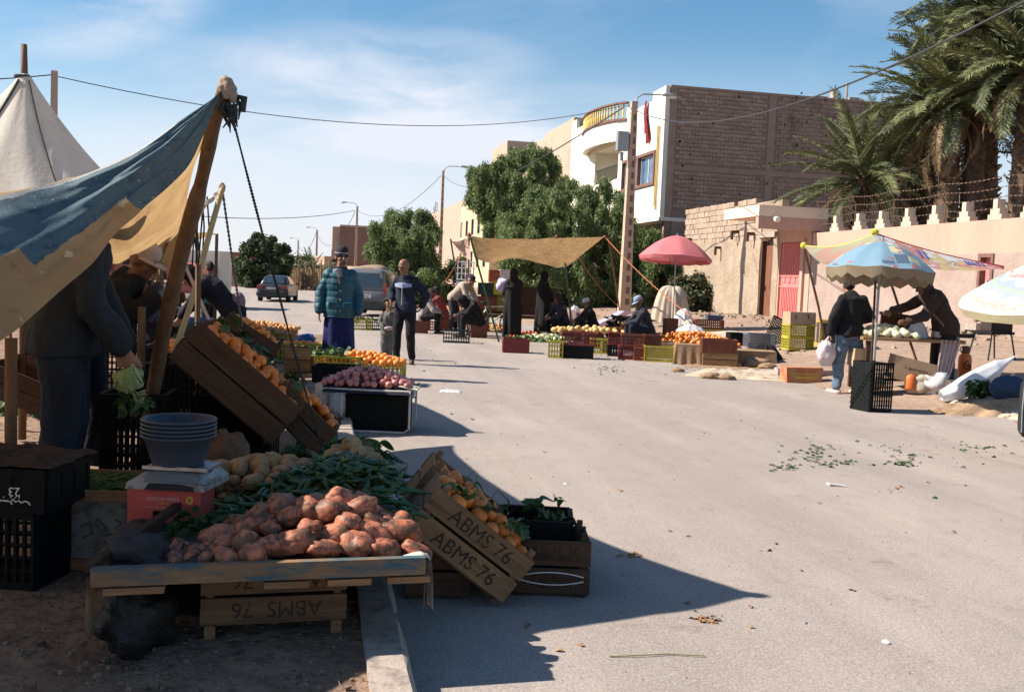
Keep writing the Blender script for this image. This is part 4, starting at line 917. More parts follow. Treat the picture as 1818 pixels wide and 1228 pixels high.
# ---------------------------------------------------------------- tents and awnings
def tentmat(key, c1, c2, trans, c3=None, blue=None):
    m = mat(key, c1, c2, 2.2, 0.9, 0.55, 38, trans=trans, c3=c3, s3=3.5, bdist=.006, t3=(.5, .7)); return m
def canvas_near_mat():
    m = bpy.data.materials.new('painted_canvas'); m.use_nodes = True; nt = m.node_tree; N = nt.nodes.new; L = nt.links.new; b = nt.nodes['Principled BSDF']; out = nt.nodes['Material Output']
    b.inputs['Roughness'].default_value = .75; b.inputs['Specular IOR Level'].default_value = .35
    tc = N('ShaderNodeTexCoord'); at_ = N('ShaderNodeAttribute'); at_.attribute_name = 'paint'
    def ns(sc, st=(1, 1, 1), d=7, ro=.6):
        mp = N('ShaderNodeMapping'); mp.inputs['Scale'].default_value = st; L(tc.outputs['Object'], mp.inputs[0]); n = N('ShaderNodeTexNoise'); n.inputs['Scale'].default_value = sc; n.inputs['Detail'].default_value = d; n.inputs['Roughness'].default_value = ro; L(mp.outputs[0], n.inputs['Vector']); return n.outputs[0]
    def mr(v, a, b_, c=0., d=1.):
        r = N('ShaderNodeMapRange'); L(v, r.inputs[0]); r.inputs[1].default_value = a; r.inputs[2].default_value = b_; r.inputs[3].default_value = c; r.inputs[4].default_value = d; return r.outputs[0]
    def mx(f, a, c):
        x = N('ShaderNodeMix'); x.data_type = 'RGBA'; L(f, x.inputs[0])
        for s, v in ((6, a), (7, c)):
            if isinstance(v, tuple): x.inputs[s].default_value = (*v, 1)
            else: L(v, x.inputs[s])
        return x.outputs[2]
    blue = mx(mr(ns(3), .35, .65), (0.060, 0.104, 0.126), (0.095, 0.145, 0.168)); blue = mx(mr(ns(9, (1, 1, 3)), .52, .7), blue, (0.025, 0.06, 0.085)); blue = mx(mr(ns(45), .66, .7), blue, (0.5, 0.45, 0.35))
    och = mx(mr(ns(2.6), .35, .65), (0.46, 0.29, 0.135), (0.36, 0.22, 0.10)); och = mx(mr(ns(14), .6, .75), och, (0.22, 0.12, 0.055)); och = mx(mr(ns(11), .64, .68), och, (0.66, 0.50, 0.30))
    sm = N('ShaderNodeMath'); sm.operation = 'ADD'; L(at_.outputs['Fac'], sm.inputs[0]); L(mr(ns(7, d=9, ro=.7), 0, 1, -.13, .13), sm.inputs[1])
    c = mx(mr(sm.outputs[0], .49, .51), och, blue)
    wa = N('ShaderNodeAttribute'); wa.attribute_name = 'ridge_sun'; sw = N('ShaderNodeMath'); sw.operation = 'ADD'; L(wa.outputs['Fac'], sw.inputs[0]); L(mr(ns(6, (1, 1, 2.5), 9, .7), 0, 1, -.35, .35), sw.inputs[1]); c = mx(mr(sw.outputs[0], .5, .62, 0, .85), c, (0.50, 0.47, 0.43)); L(c, b.inputs['Base Color'])  # pale ridge band: grazing sun highlight painted into the canvas colour
    bp = N('ShaderNodeBump'); bp.inputs['Strength'].default_value = .6; bp.inputs['Distance'].default_value = .006; L(ns(30), bp.inputs['Height']); L(bp.outputs[0], b.inputs['Normal'])
    t = N('ShaderNodeBsdfTranslucent'); L(c, t.inputs[0]); ms = N('ShaderNodeMixShader'); L(mr(at_.outputs['Fac'], .3, .7, .32, .12), ms.inputs[0]); L(b.outputs[0], ms.inputs[1]); L(t.outputs[0], ms.inputs[2]); L(ms.outputs[0], out.inputs[0]); return m
def curve_at(C, t):
    f = t*(len(C)-1); i = min(len(C)-2, int(f)); f -= i
    p0, p1, p2, p3 = C[max(0, i-1)], C[i], C[i+1], C[min(len(C)-1, i+2)]
    return .5*((2*p1)+(p2-p0)*f+(2*p0-5*p1+4*p2-p3)*f*f+(3*p1-p0-3*p2+p3)*f**3)
A3 = lambda L_: [at(*p) for p in L_]
ochre = tentmat('ochre_canvas', (0.50, 0.33, 0.16), (0.37, 0.235, 0.11), .42, (0.25, 0.145, 0.07))
whitec = tentmat('white_canvas', (0.66, 0.59, 0.50), (0.56, 0.49, 0.41), .22, (0.44, 0.36, 0.29))
SHIFT = Vector((0, 0, 0))
tent1 = thing('market_tent', 'patched blue and ochre canvas stall tent on rough wooden poles over the potato table', 'tent', (-1.9, 5.4, SW))
T1i = Matrix.Translation((1.9, -5.4, -SW))
ridge = A3([(400, 152, 4.8), (385, 170, 4.76), (330, 207, 4.6), (250, 264, 4.42), (170, 302, 4.32), (100, 324, 4.2), (0, 347, 3.95), (-120, 372, 3.72), (-320, 395, 3.5), (-700, 415, 3.35), (-1500, 420, 3.2)])
hem = A3([(398, 162, 4.81), (384, 195, 4.77), (338, 290, 4.62), (272, 352, 4.45), (222, 398, 4.28), (165, 466, 4.05), (80, 543, 3.72), (0, 607, 3.40), (-140, 690, 3.05), (-400, 780, 2.75), (-1100, 900, 2.6)])
def near(u, v):
    a, b = curve_at(ridge, u), curve_at(hem, u); p = a+(b-a)*v; k = math.sin(math.pi*v)
    p += Vector((0, -1, 0))*(0.08*k*min(1, u*6)) + Vector((.1, 1, .2))*(0.016*math.sin(v*17-u*9+1.5*noise.noise(Vector((u*6, v*2, 4))))+.007*math.sin(v*41+u*14))*min(1, u*6)*min(1, v*7)
    w = noise.noise(Vector((u*13, v*3-u*4, 1))); p += Vector((0.3, 1, 0.2))*0.026*w*min(1, u*5)*min(1, v*7)
    return p
m = MB().grid(near, 150, 36); m.xf(T1i)
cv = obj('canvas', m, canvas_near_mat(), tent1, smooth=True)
att = cv.data.attributes.new('paint', 'FLOAT', 'POINT'); vals = []
for j in range(37):
    for i in range(151):
        u, v = i/150, j/36; lim = 1.05 if u < .35 else (0.70 if u < .62 else 0.66-0.25*(u-.62)); s = .5+(lim-v)*2.2
        if .58 < u < .655 and v > .50: s = .5-(v-.50)*4
        vals.append(s)
att.data.foreach_set('value', vals)
wr = cv.data.attributes.new('ridge_sun', 'FLOAT', 'POINT'); wr.data.foreach_set('value', [max(0, 1-(j/36)/.13)*(.85 if .22 < i/150 else .3) for j in range(37) for i in range(151)])  # mask of the painted sun highlight, strongest at the ridge
E = A3([(400, 152, 4.8), (345, 290, 5.9), (335, 338, 6.9), (331, 350, 8.0), (337, 345, 8.8)])
F = A3([(337, 345, 8.8), (318, 410, 8.5), (262, 440, 8.1), (200, 436, 7.7), (120, 420, 7.3), (0, 400, 6.9), (-400, 400, 6.6), (-900, 400, 6.2)])
def coons(C0, C1, D0, D1):
    """C0(u) at v=0, C1(u) at v=1, D0(v) at u=0, D1(v) at u=1"""
    def f(u, v):
        a = curve_at(C0, u)*(1-v)+curve_at(C1, u)*v; b = curve_at(D0, v)*(1-u)+curve_at(D1, v)*u
        c = C0[0]*(1-u)*(1-v)+C0[-1]*u*(1-v)+C1[0]*(1-u)*v+C1[-1]*u*v; return a+b-c
    return f
cf_ = coons(ridge, F, E, [ridge[-1], F[-1]])
def rear(u, v):
    p = cf_(u, v); k = math.sin(math.pi*v); p.z += 0.10*math.sin(math.pi*min(1, v*3))*min(1, u*5)*(1-v)*1.0 - 0.10*k*math.sin(math.pi*min(1, u*1.5))
    p.z += (0.035*noise.noise(Vector((u*18, v*5, 2)))+.03*noise.noise(Vector((u*7+v*3, v*2, 9))))*min(1, v*9); return p
m = MB().grid(rear, 110, 40); m.xf(T1i); obj('canvas_lining', m, ochre, tent1, smooth=True)
def T1(px, py, Y): return T1i@at(px, py, Y)
foot = at(245, 838, 6.3); foot.z = SW
pp = [T1i@foot, T1(268, 700, 5.95), T1(300, 560, 5.6), T1(330, 420, 5.3), T1(352, 330, 5.12), T1(385, 215, 4.9), T1(402, 150, 4.8)]
pp = [p+Vector((.012*math.sin(i*2.1), 0, .0)) for i, p in enumerate(pp)]
obj('pole', MB().tube([curve_at(pp, i/30) for i in range(31)], [.034+.006*noise.noise(Vector((i*.5, 0, 0)))+(.008 if i < 20 else 0) for i in range(31)], 10), pole_wood, tent1, smooth=True)
obj('pole', MB().tube([T1(20, 600, 5.0), T1i@(Vector((at(20, 800, 5.0).x, 5.0, SW)))], .030, 9), pole_wood, tent1, smooth=True)
obj('pole', MB().tube([T1(-250, 400, 4.2), T1i@(Vector((at(-300, 800, 4.2).x, 4.2, SW)))], .030, 9), pole_wood, tent1, smooth=True)
knot = MB(); a = T1(402, 160, 4.8)
def wrapf(u, v):
    an = u*6.2832; r = (.026+.013*math.sin(min(1, v*1.25)*math.pi*.9))*(1+.16*noise.noise(Vector((math.cos(an)*2, math.sin(an)*2, v*5)))+.07*math.sin(an*5+v*3))*(1 if v < .85 else max(.05, (1-v)/.15))
    return a+Vector((r*math.cos(an)+.012-.018*v, r*math.sin(an), -.045+.115*v))
knot.grid(wrapf, 32, 22)
knot.grid(lambda u, v: a+Vector((.038+.020*math.cos(u*6.283)*math.sin(v*3.14)*(1+.3*noise.noise(Vector((u*5, v*4, 0)))), .02*math.sin(u*6.283)*math.sin(v*3.14)-.015, -.03-.035*math.cos(v*3.14))), 16, 12)
obj('pole_wrap', knot, mat('wrap_cloth', (.34, .255, .19), (.25, .18, .13), 9, .95, .7, 60), tent1, smooth=True)
rg = MB(); q = random.Random(4)
for _ in range(16):
    s0_ = a+Vector((q.uniform(-.02, .05), q.uniform(-.03, .03), q.uniform(-.09, -.03))); rg.tube([s0_, s0_+Vector((q.uniform(-.015, .03), q.uniform(-.03, .03), q.uniform(-.05, -.01))), s0_+Vector((q.uniform(-.01, .035), q.uniform(-.03, .03), q.uniform(-.11, -.05)))], [.012, .010, .003], 6)
rg.tube([a+Vector((.05, 0, -.03)), a+Vector((.085, 0, -.035)), a+Vector((.082, 0, -.1))], [.012, .018, .012], 7)
tag(obj('knot', rg, rope_dark, tent1), kind='stuff')
def rope_pts(a, b, n=26, sag=.02): return [a+(b-a)*k/n-Vector((0, 0, sag*4*(k/n)*(1-k/n))) for k in range(n+1)]
def twisted(pts, r, turns):
    m = MB(); n = len(pts); fine = [curve_at(pts, i/(n*4-1)) for i in range(n*4)]; d = (fine[-1]-fine[0]).normalized(); x = d.orthogonal().normalized(); y = d.cross(x)
    for ph in (0, math.pi): m.tube([p+(x*math.cos(ph+turns*6.283*i/len(fine))+y*math.sin(ph+turns*6.283*i/len(fine)))*r*.55 for i, p in enumerate(fine)], r*.62, 5, False)
    return m
ge = at(570, 790, 6.0); ge.z = max(ge.z, .02)
obj('guy_rope', twisted(rope_pts(T1(412, 205, 4.8), T1i@ge, 30, .03), .0075, 60), rope_dark, tent1)

# second tent behind
tent2 = thing('market_tent', 'second smaller canvas awning whose pale peak shows behind the patched tent', 'tent', (-3.2, 9.8, SW)); T2i = Matrix.Translation((3.2, -9.8, -SW))
r2 = A3([(393, 335, 9.6), (372, 352, 9.5), (345, 372, 9.3), (290, 398, 9.1), (200, 410, 8.9), (60, 410, 8.7), (-300, 400, 8.5)])
f2 = A3([(393, 338, 9.62), (384, 350, 10.6), (362, 366, 11.8), (320, 392, 12.6), (240, 405, 12.8), (100, 430, 12.8), (-300, 430, 12.6)])
m = MB().grid(lambda u, v: curve_at(r2, u)*(1-v)+curve_at(f2, u)*v+Vector((0, 0, -.12*math.sin(math.pi*v)*u+.04*noise.noise(Vector((u*12, v*4, 3))))), 60, 24); m.xf(T2i); obj('canvas', m, whitec, tent2, smooth=True)
h2 = A3([(393, 338, 9.6), (376, 358, 9.5), (348, 388, 9.35), (325, 405, 9.2), (290, 415, 9.1), (200, 425, 8.9), (0, 450, 8.7)])
m = MB().grid(lambda u, v: curve_at(r2, u)*(1-v)+curve_at(h2, u)*v+Vector((0, .04*math.sin(u*50), 0)), 60, 10); m.xf(T2i); obj('canvas_flap', m, whitec, tent2, smooth=True)
bt = A3([(225, 395, 10.5), (262, 400, 10.5), (335, 392, 10.5)]); bb = A3([(232, 488, 10.4), (270, 492, 10.4), (322, 450, 10.4)])
m = MB().grid(lambda u, v: curve_at(bt, u)*(1-v)+curve_at(bb, u)*v+Vector((0, .06*noise.noise(Vector((u*4, v*3, 1))), 0)), 24, 20); m.xf(T2i); obj('back_cloth', m, ochre, tent2, smooth=True)
T2 = lambda px, py, Y: T2i@at(px, py, Y)
obj('pole', MB().tube([curve_at([T2(310, 625, 9.0), T2(345, 520, 9.2), T2(368, 430, 9.4), T2(396, 330, 9.6)], i/16) for i in range(17)], .028, 8), mat('pale_bamboo', (0.50, 0.36, 0.17), (0.40, 0.28, 0.13), 6, .6), tent2, smooth=True)
obj('pole', MB().tube([T2(262, 520, 10.3), T2(302, 415, 10.3)], .02, 7), pole_wood, tent2)
obj('pole_wrap', MB().ball(T2(394, 334, 9.6), (.035, .035, .055), 10, 7), mat('wrap_brown', (.3, .2, .14), (.2, .12, .09), 20), tent2, smooth=True)
obj('guy_rope', twisted(rope_pts(T2(396, 345, 9.6), T2(438, 628, 10.3), 22, .03), .012, 20), mat('grey_rope', (.16, .17, .16), (.1, .11, .11), 30), tent2)
obj('guy_rope', MB().tube(rope_pts(T2(325, 462, 9.5), T2(396, 622, 9.6), 10, .01), .016, 6), mat('pale_cord', (.62, .42, .34), rough=.9), tent2)
dr = MB()
for k in range(7):
    p = T2(358+R.uniform(-8, 12), 345+R.uniform(0, 12), 9.5); dr.tube([p, p+Vector((R.uniform(-.04, .04), 0, -.3)), p+Vector((R.uniform(-.05, .05), 0, -R.uniform(.4, .75)))], .008, 5)
tag(obj('loose_cord', dr, rope_dark, tent2), kind='stuff')

# white pointed tent
whitet = mat('bleached_canvas', (0.80, 0.74, 0.65), (0.70, 0.63, 0.54), 2.4, 0.9, 0.5, 30, trans=.35, c3=(.56, .47, .39), s3=2.2, bdist=.006, t3=(.52, .72), stretch=(1, 1, .4))
wt = thing('pointed_tent', 'white canvas tent drawn up to a sharp peak on a stick at the far left', 'tent', (at(45, 130, 7.6).x, 7.6, SW)); pk = at(45, 132, 7.6).z-SW
def cone(u, v):
    v *= .70
    a = u*2*math.pi; z = pk-(1.55)*v; seam = abs(math.sin(a*4)); r = 0.03+1.62*(0.62*v+0.38*v*v)*(1-.07*seam*v)*(1+.07*noise.noise(Vector((math.cos(a)*5, math.sin(a)*5, v*1.6))))
    return Vector((r*math.cos(a)*1.0-0.12*v, r*math.sin(a), z+.10*v*seam*v))
obj('canvas', MB().grid(cone, 120, 36), whitet, wt, smooth=True)
sm_ = MB(); sm_.tube([cone(.735, v/20)+Vector((0, -.012, 0)) for v in range(1, 21)], .009, 5); sm_.tube([cone(.88, v/20)+Vector((0.01, -.01, 0)) for v in range(1, 21)], .007, 5); obj('seam', sm_, rope_dark, wt)
obj('pole', MB().tube([(0, 0, 0), (.01, 0, pk*.6), (-.008, 0, pk), (-.012, 0, pk+.22)], [.03, .03, .026, .022], 9), pole_wood, wt, smooth=True)
obj('rope_band', MB().tube([(-.05+.05*math.cos(a)+.03, .05*math.sin(a), pk-.02) for a in [k*.6 for k in range(12)]], .012, 6), rope_dark, wt)
for dx, dy in ((-1.5, .4), (-1.2, 1.2), (1.0, 1.1), (0.6, 1.3)): obj('pole', MB().tube([(dx, dy, 0), (dx*.98, dy, 1.4)], .025, 7), pole_wood, wt)

# ---------------------------------------------------------------- potato table
TZ = .413
BEFORE = set(bpy.data.objects)
tb = thing('stall_table', 'low board table with a chipped blue and brown front rail, heaped with potatoes', 'table', (-.83, 4.2, 0)); TBi = Matrix.Translation((.83, -4.2, 0))
xl, xr = -1.457, -.292
blue_wood = mat('chipped_blue_paint', (0.23, 0.145, 0.075), (0.17, 0.10, 0.055), 8, .8, .4, 40, c3=(0.04, 0.095, 0.115), s3=3.4, t3=(.47, .60), stretch=(.9, 1, 3.5))
fc = Vector((xl+xr, 0, 0))/2
yf = 3.673; xb_l, xb_r = xl-.10, xr-.30; yb = 5.05
rail = obj('front_rail', MB().bar((xl+.83, yf-4.2, TZ+.005), (xr+.83, yf-4.2, TZ+.005), .035, .064), blue_wood, tb)
for k in range(9):
    y = yf+.1+k*.175; sh = 0; obj('board', MB().box(((xl+xr)/2+sh+.83, y-4.2, TZ-.025), (xr-xl-.06, .165, .02), jit=.003), wood, tb)
for k, x in enumerate((xl+.14, xl+.66, xr-.28, xr-.06)): obj('bearer', MB().bar((x+.83, yf-4.2-.012, TZ-.048), (x+.83, yf+1.55-4.2, TZ-.048), .16 if k else .2, .024), wood, tb)
srl = MB(); srl.bar((xl+.83-.01, yf-4.2+.02, TZ+.03), (xl+.83+.28, yf-4.2+.75, TZ+.10), .03, .03); obj('side_batten', srl, woodd, tb)
# pale sacking over the right hand edge, hanging down at the corner
sack_w = mat('pale_sacking', (0.55, 0.49, 0.44), (0.42, 0.37, 0.33), 12, .95, .5, 60, trans=.1)
def edge(u, v):
    y = yf+.02+1.5*u; x = xr-.005; pts = [(-.12, .004), (-.05, .022), (.0, .034), (.03, .02), (.042, -.05), (.046, -.13-.03*noise.noise(Vector((u*9, 0, 0)))-.05*max(0, 1-u*5))]
    f = v*5; i = min(4, int(f)); f -= i; a_, b_ = pts[i], pts[i+1]; w = .008*noise.noise(Vector((u*20, v*4, 0)))
    return Vector((x+a_[0]+(b_[0]-a_[0])*f+w+.83, y-4.2, TZ+a_[1]+(b_[1]-a_[1])*f+w+.006*math.sin(u*70)))
obj('sacking', MB().grid(edge, 90, 16), sack_w, tb, smooth=True)
burlap = mat('burlap', (0.33, 0.22, 0.135), (0.25, 0.16, 0.095), 16, .97, .6, 90, trans=.08)
def dangle(x0, wd, hh, seed, yo=0.0):
    def f(u, v):
        n_ = noise.noise(Vector((u*3, v*2.5, seed))); return Vector((x0+wd*(u-.5)*(1-.3*v)*.3+.012*n_+.83, yf-4.2+.02+yo+wd*1.6*(u)*(1-.3*v)+.02*n_, TZ-.01-hh*v*(.85+.25*noise.noise(Vector((u*4, 0, seed+3))))))
    return MB().grid(f, 16, 20)
obj('hanging_rag', dangle(xr+.02, .12, .20, 1), burlap, tb, smooth=True)
obj('hanging_rag', dangle(xl-.01, .07, .26, 4), burlap, tb, smooth=True)
# crates carrying the table, printed upside down
p = at(478, 1060, 3.62)
for k, (z, lab) in enumerate(((.14, 'wooden citrus crate under the potato table, lower of the two, lettering upside down'), (.285, 'wooden citrus crate directly under the table top, upper of the two, lettering upside down'))):
    pass
M = Matrix.Translation((-.83, 3.86+.16, SW+.035)); uc = wcrate('wooden crate turned over under the potato table, its stencil ABMS 76 upside down', M, .54, .32, .228, text='ABMS  76', flip=True, m=mat('shaded_crate_wood', (0.17, 0.10, 0.048), (0.11, 0.063, 0.032), 9, 0.85, 0.4, 40, stretch=(0.35, 4, 4), c3=(0.08, 0.045, 0.03), s3=5, t3=(0.5, 0.7)))  # crate wood in darker tones, the shade under the table put into its colour
for x_ in (-.235, .235):
    for y_ in (-.14, .14): obj('corner_post', MB().box((x_, y_, -.015), (.04, .035, .05)), wood, uc)
M = Matrix.Translation((-.9, 4.9, SW+.005)); wcrate('wooden crate holding up the back of the potato table', M, .52, .32, .25)
# dark filled sack under the left end
def sackm(label, c, r, m, seed, amp=.1, neck=True, name='sack', cat='sack', rot=None, base=-.92):
    b = MB().ball((0, 0, 0), 1, 28, 20); vs = []
    for v in b.v:
        v = Vector(v); k = 1+amp*noise.noise(v*2+Vector((seed, 0, 0)))+amp*.45*noise.noise(v*6+Vector((seed, 0, 3))); w = Vector((v.x*r[0]*k, v.y*r[1]*k, max(v.z*k, base)*r[2])); vs.append(rot@w if rot else w)
    b.v = [tuple(x) for x in vs]; return tag(obj(name, b, m, loc=c, smooth=True), label, cat)
sackm('dark full sack slumped under the left end of the potato table', (xl+.13, 3.88, SW+.10), (.14, .20, .14), mat('dark_sackcloth', (.012, .012, .013), (.020, .019, .018), 12, .55, .9, 24, bdist=.03), 3, .34)
pcrate('black plastic crate added to darken the left under the potato table', (xl+.42, 4.35, SW), rad(-8), .5, .4, .25, BLK, 'solid')  # filler crate, added so the space under the table goes dark
pcrate('black plastic crate added to darken the right back under the potato table', (xr-.42, 4.65, SW), rad(4), .5, .4, .25, BLK, 'solid')  # second crate added as dark filler below the table top
# produce on the table
TM = Matrix.Translation((0, 0, TZ))
def tpos(px, py, Y): q = at(px, py, Y); return q
heap('potato', 'large dirty red potato on the front heap of the board table', 'potato', 'red potatoes heaped at the front of the table', POT, 105, TM@Matrix.Translation((-.66, 4.0, 0.02)), .36, .235, .145, .084, rot=lambda q: flatrot(q, .7), sc=(.72, 1.34), shape=lambda u, v: max(0, 1-abs(u)**2.2)*(1-.75*abs(v-.1)**2)*(1-.2*abs(u-.1)), seed=4, layers=2)
heap('potato', 'smaller muddy potato lying apart at the shaded left of the red heap', 'potato', 'small muddy potatoes left of the red heap', POT, 16, TM@Matrix.Translation((-1.09, 3.88, 0.012)), .12, .10, .01, .055, sc=(.5, .68), seed=8)
heap('yellow_potato', 'yellow potato in the shaded row along the back of the table', 'potato', 'yellow potatoes along the back of the table', YPOT, 105, TM@Matrix.Translation((-.90, 5.00, 0.03)), .38, .25, .15, .080, rot=lambda q: flatrot(q, .6), sc=(.75, 1.25), seed=5, shape=lambda u, v: max(0, 1-abs(u)**3)*(1-.5*v*v)*(.55+.3*(u+1)/2))
heap('yellow_potato', 'yellow potato at the right hand back corner beyond the peppers', 'potato', 'yellow potatoes at the right back corner', YPOT, 34, TM@Matrix.Translation((-.43, 4.98, 0.09)), .13, .27, .14, .078, rot=lambda q: flatrot(q, .6), sc=(.8, 1.35), seed=15)
heap('green_pepper', 'long green pepper in the shaded heap between red and yellow potatoes', 'pepper', 'green peppers heaped mid table', PEP, 290, TM@Matrix.Translation((-.64, 4.60, 0.03)), .40, .33, .22, .024, rot=lambda q: flatrot(q, .35), sc=(.8, 1.15), seed=6, layers=3, shape=lambda u, v: max(0, 1-abs(u-.30)**1.7)*max(0.0, 1-.8*(v-.25)**2)*(0.5+.5*(u+1)/2))
leafy(90, TM@Matrix.Translation((-1.10, 4.16, .03)), .14, .12, 0, .05, 'limp green sprigs lying left of the potatoes on the table', seed=3, s=.7)
dc = mat('dark_cloth', (.06, .05, .05), (.038, .032, .032), 5, .95, .4, 40)
def clothpatch(M, hx, hy, hh, seed, fr=6, nu=40):
    def f(u, v):
        x, y = (u*2-1), (v*2-1); e = max(abs(x), abs(y)); z = hh*(.5+.5*noise.noise(Vector((x*fr*.4+seed, y*fr*.4, 0))))+hh*.8*abs(noise.noise(Vector((x*fr, y*fr, seed)))); z *= (1-e**6*.85)
        return M@Vector((x*hx*(1+.12*noise.noise(Vector((y*3, seed, 0)))), y*hy*(1+.12*noise.noise(Vector((x*3, seed, 5)))), z+.004))
    return MB().grid(f, nu, nu)
tag(obj('cloth', clothpatch(TM@Matrix.Translation((-1.20, 4.10, -.012)), .24, .40, .05, 2), dc, smooth=True), 'dark grey cloth rumpled over the left of the table', 'cloth')
tag(obj('cloth', clothpatch(TM@Matrix.Translation((-.87, 4.48, -.012)), .53, .76, .012, 7), mat('sack_lining', (.10, .085, .08), (.07, .06, .055), 8), smooth=True), 'flat dark sacking spread beneath the vegetables on the table', 'cloth')
sackm('small dark peaked cloth bag at the left front corner of the table', (-1.33, 3.86, TZ+.045), (.11, .07, .065), mat('grey_purple_cloth', (.05, .044, .046), (.036, .031, .033), 9), 9, .35, name='bag', cat='bag')
# red fruit box with scale and basins
bxp = Vector((-1.241, 4.45, 0)); bx_t = thing('cardboard_box', 'red printed fruit carton standing upside down under the kitchen scale', 'box', (bxp.x, 4.45, TZ), rad(-14)); redc = mat('red_carton', (0.50, 0.085, 0.065), (0.44, 0.07, 0.055), 12, .8, .1, 60)
w_, d_, h_ = .30, .21, .150
mm = MB(); ho = .026; mm.bx(-w_/2, w_/2, -d_/2, -d_/2+.006, 0, .045); mm.bx(-w_/2, -.045, -d_/2, -d_/2+.006, .045, .07); mm.bx(.035, w_/2, -d_/2, -d_/2+.006, .045, .07); mm.bx(-w_/2, w_/2, -d_/2, -d_/2+.006, .07, h_)
mm.bx(-w_/2, w_/2, d_/2-.006, d_/2, 0, h_); mm.bx(-w_/2, -w_/2+.006, -d_/2+.006, d_/2-.006, 0, h_); mm.bx(w_/2-.006, w_/2, -d_/2+.006, d_/2-.006, 0, h_); obj('carton', mm, redc, bx_t)
obj('lid', MB().bx(-w_/2-.002, w_/2+.002, -d_/2-.002, d_/2+.002, h_+.001, h_+.007), redc, bx_t)
inkw = mat('pale_print', (0.60, 0.42, 0.34), rough=.8); inky = mat('yellow_print', (0.62, 0.36, 0.05), rough=.8)
FR_ = lambda x, z: Matrix.Translation((x, -d_/2-.0015, z))@RX@Matrix.Rotation(math.pi, 4, 'Z')
stencil(bx_t, 'RAINHA DO OESTE', .13, FR_(-.005, h_-.030), inkw, .013); marks(bx_t, .14, .006, 34, FR_(-.005, h_-.066), inkw, 2); marks(bx_t, .055, .005, 12, FR_(-.0, h_-.049), inky, 3)
em = MB()
for k in range(7): em.ball((.105+.011*math.cos(k*.9), -d_/2-.001, h_-.032+.013*math.sin(k*.9)), (.0055, .001, .0055), 8, 5)
obj('emblem', em, inky, bx_t)
scp = thing('kitchen_scale', 'grimy white market scale carrying stacked grey basins', 'scale', (bxp.x+.02, 4.46, TZ+h_+.008), rad(-18)); scm = mat('grimy_white_plastic', (.36, .34, .31), (.26, .24, .22), 12, .5, .15, 40, c3=(.16, .12, .09), s3=18)
s = MB(); V = [(-.17, -.13, 0), (.16, -.13, 0), (.18, .14, 0), (-.16, .14, 0), (-.165, -.128, .025), (.158, -.128, .025), (.178, .13, .03), (-.158, .13, .03), (-.115, -.045, .062), (.125, -.045, .062), (.135, .12, .066), (-.115, .12, .066)]
s.add(V, [(3, 2, 1, 0)]+[(i, (i+1) % 4, 4+(i+1) % 4, 4+i) for i in range(4)]+[(4+i, 4+(i+1) % 4, 8+(i+1) % 4, 8+i) for i in range(4)]+[(8, 9, 10, 11)]); obj('body', s, scm, scp)
obj('display', MB().prism([(-.09, 0), (.12, 0), (.115, .02), (.06, .028), (-.07, .028)], .006, Matrix.Translation((0.0, -.1305, .0))), black_plastic, scp)
obj('display', MB().add([(-.10, -.118, .033), (.13, -.118, .033), (.118, -.06, .0585), (-.098, -.06, .0585)], [(0, 1, 2, 3)]), mat('scale_grey', (.2, .19, .18)), scp)
obj('keypad', MB().add([(.135, -.128, .03), (.163, -.12, .032), (.172, .06, .04), (.145, .05, .068)], [(0, 1, 2, 3)]), mat('keypad_pale', (.5, .47, .43), (.3, .28, .26), 20), scp)
obj('pan', MB().bx(-.125, .145, -.06, .14, .070, .078).bx(-.128, .148, -.063, -.06, .070, .085), mat('pan_steel', (.42, .42, .43), (.3, .3, .31), 9, .35, metal=.7), scp)
bas = mat('grey_blue_plastic', (.052, .068, .092), (.04, .052, .072), 5, .5, .1)
for k in range(5):
    z0 = TZ+h_+.09+.017*k; pr = [(r_*1.08, z_*1.1) for r_, z_ in ((.098, 0), (.104, .02), (.132, .105), (.141, .106), (.146, .112), (.141, .118), (.130, .112), (.100, .02), (.0, .012))]
    lab = 'grey plastic basin, topmost of the stack on the scale' if k == 4 else ('grey plastic basin, lowest of the stack on the scale' if k == 0 else 'grey plastic basin nested in the middle of the stack on the scale')
    tag(obj('basin', MB().lathe(pr, 36), bas, loc=(bxp.x+.02, 4.50, z0), smooth=True), lab, 'basin', 'basins stacked on the scale')

bpy.context.view_layer.update()
TR = Matrix.Translation((xr, yf, 0))@Matrix.Rotation(rad(15.5), 4, 'Z')@Matrix.Translation((-xr, -yf, 0))     # the table stands square to the kerb
for o_ in [o for o in bpy.data.objects if o not in BEFORE and o.parent is None]: o_.matrix_world = TR@o_.matrix_world
# ---------------------------------------------------------------- crates left of the table
c = at(42, 1043, 4.12); M0 = Matrix.Translation((c.x-.19, 4.12+.17, SW))@Matrix.Rotation(rad(-3), 4, 'Z')
k1 = pcrate('black slatted plastic crate standing on the pavement at the far left, bottom of the stack', None, 0, .50, .34, .33, BLK, 'grid', M=M0)
k2 = pcrate('black crate with upside down white numerals 23, top of the far left stack', None, 0, .58, .38, .185, BLK, 'solid', M=M0@Matrix.Translation((.02, -.01, .335)))
wi = mat('white_marker', (.75, .72, .66)); stencil(k2, '23', .048, Matrix.Translation((.165, -.203, .09))@RX@Matrix.Rotation(math.pi, 4, 'Z'), wi)
sq = MB(); pts = [(-.02, .065), (.0, .06), (.01, .072), (.022, .06), (.034, .068), (.046, .058), (.058, .066), (.075, .062), (.083, .05)]
sq.tube([(x, -.2035, z) for x, z in pts], .003, 5); sq.tube([(x*.8-.06, -.2035, z+.004*math.sin(x*300)) for x, z in pts], .003, 5); [sq.ball((x, -.2035, .079), .003, 6, 4) for x in (.0, .02, .036, -.03)]
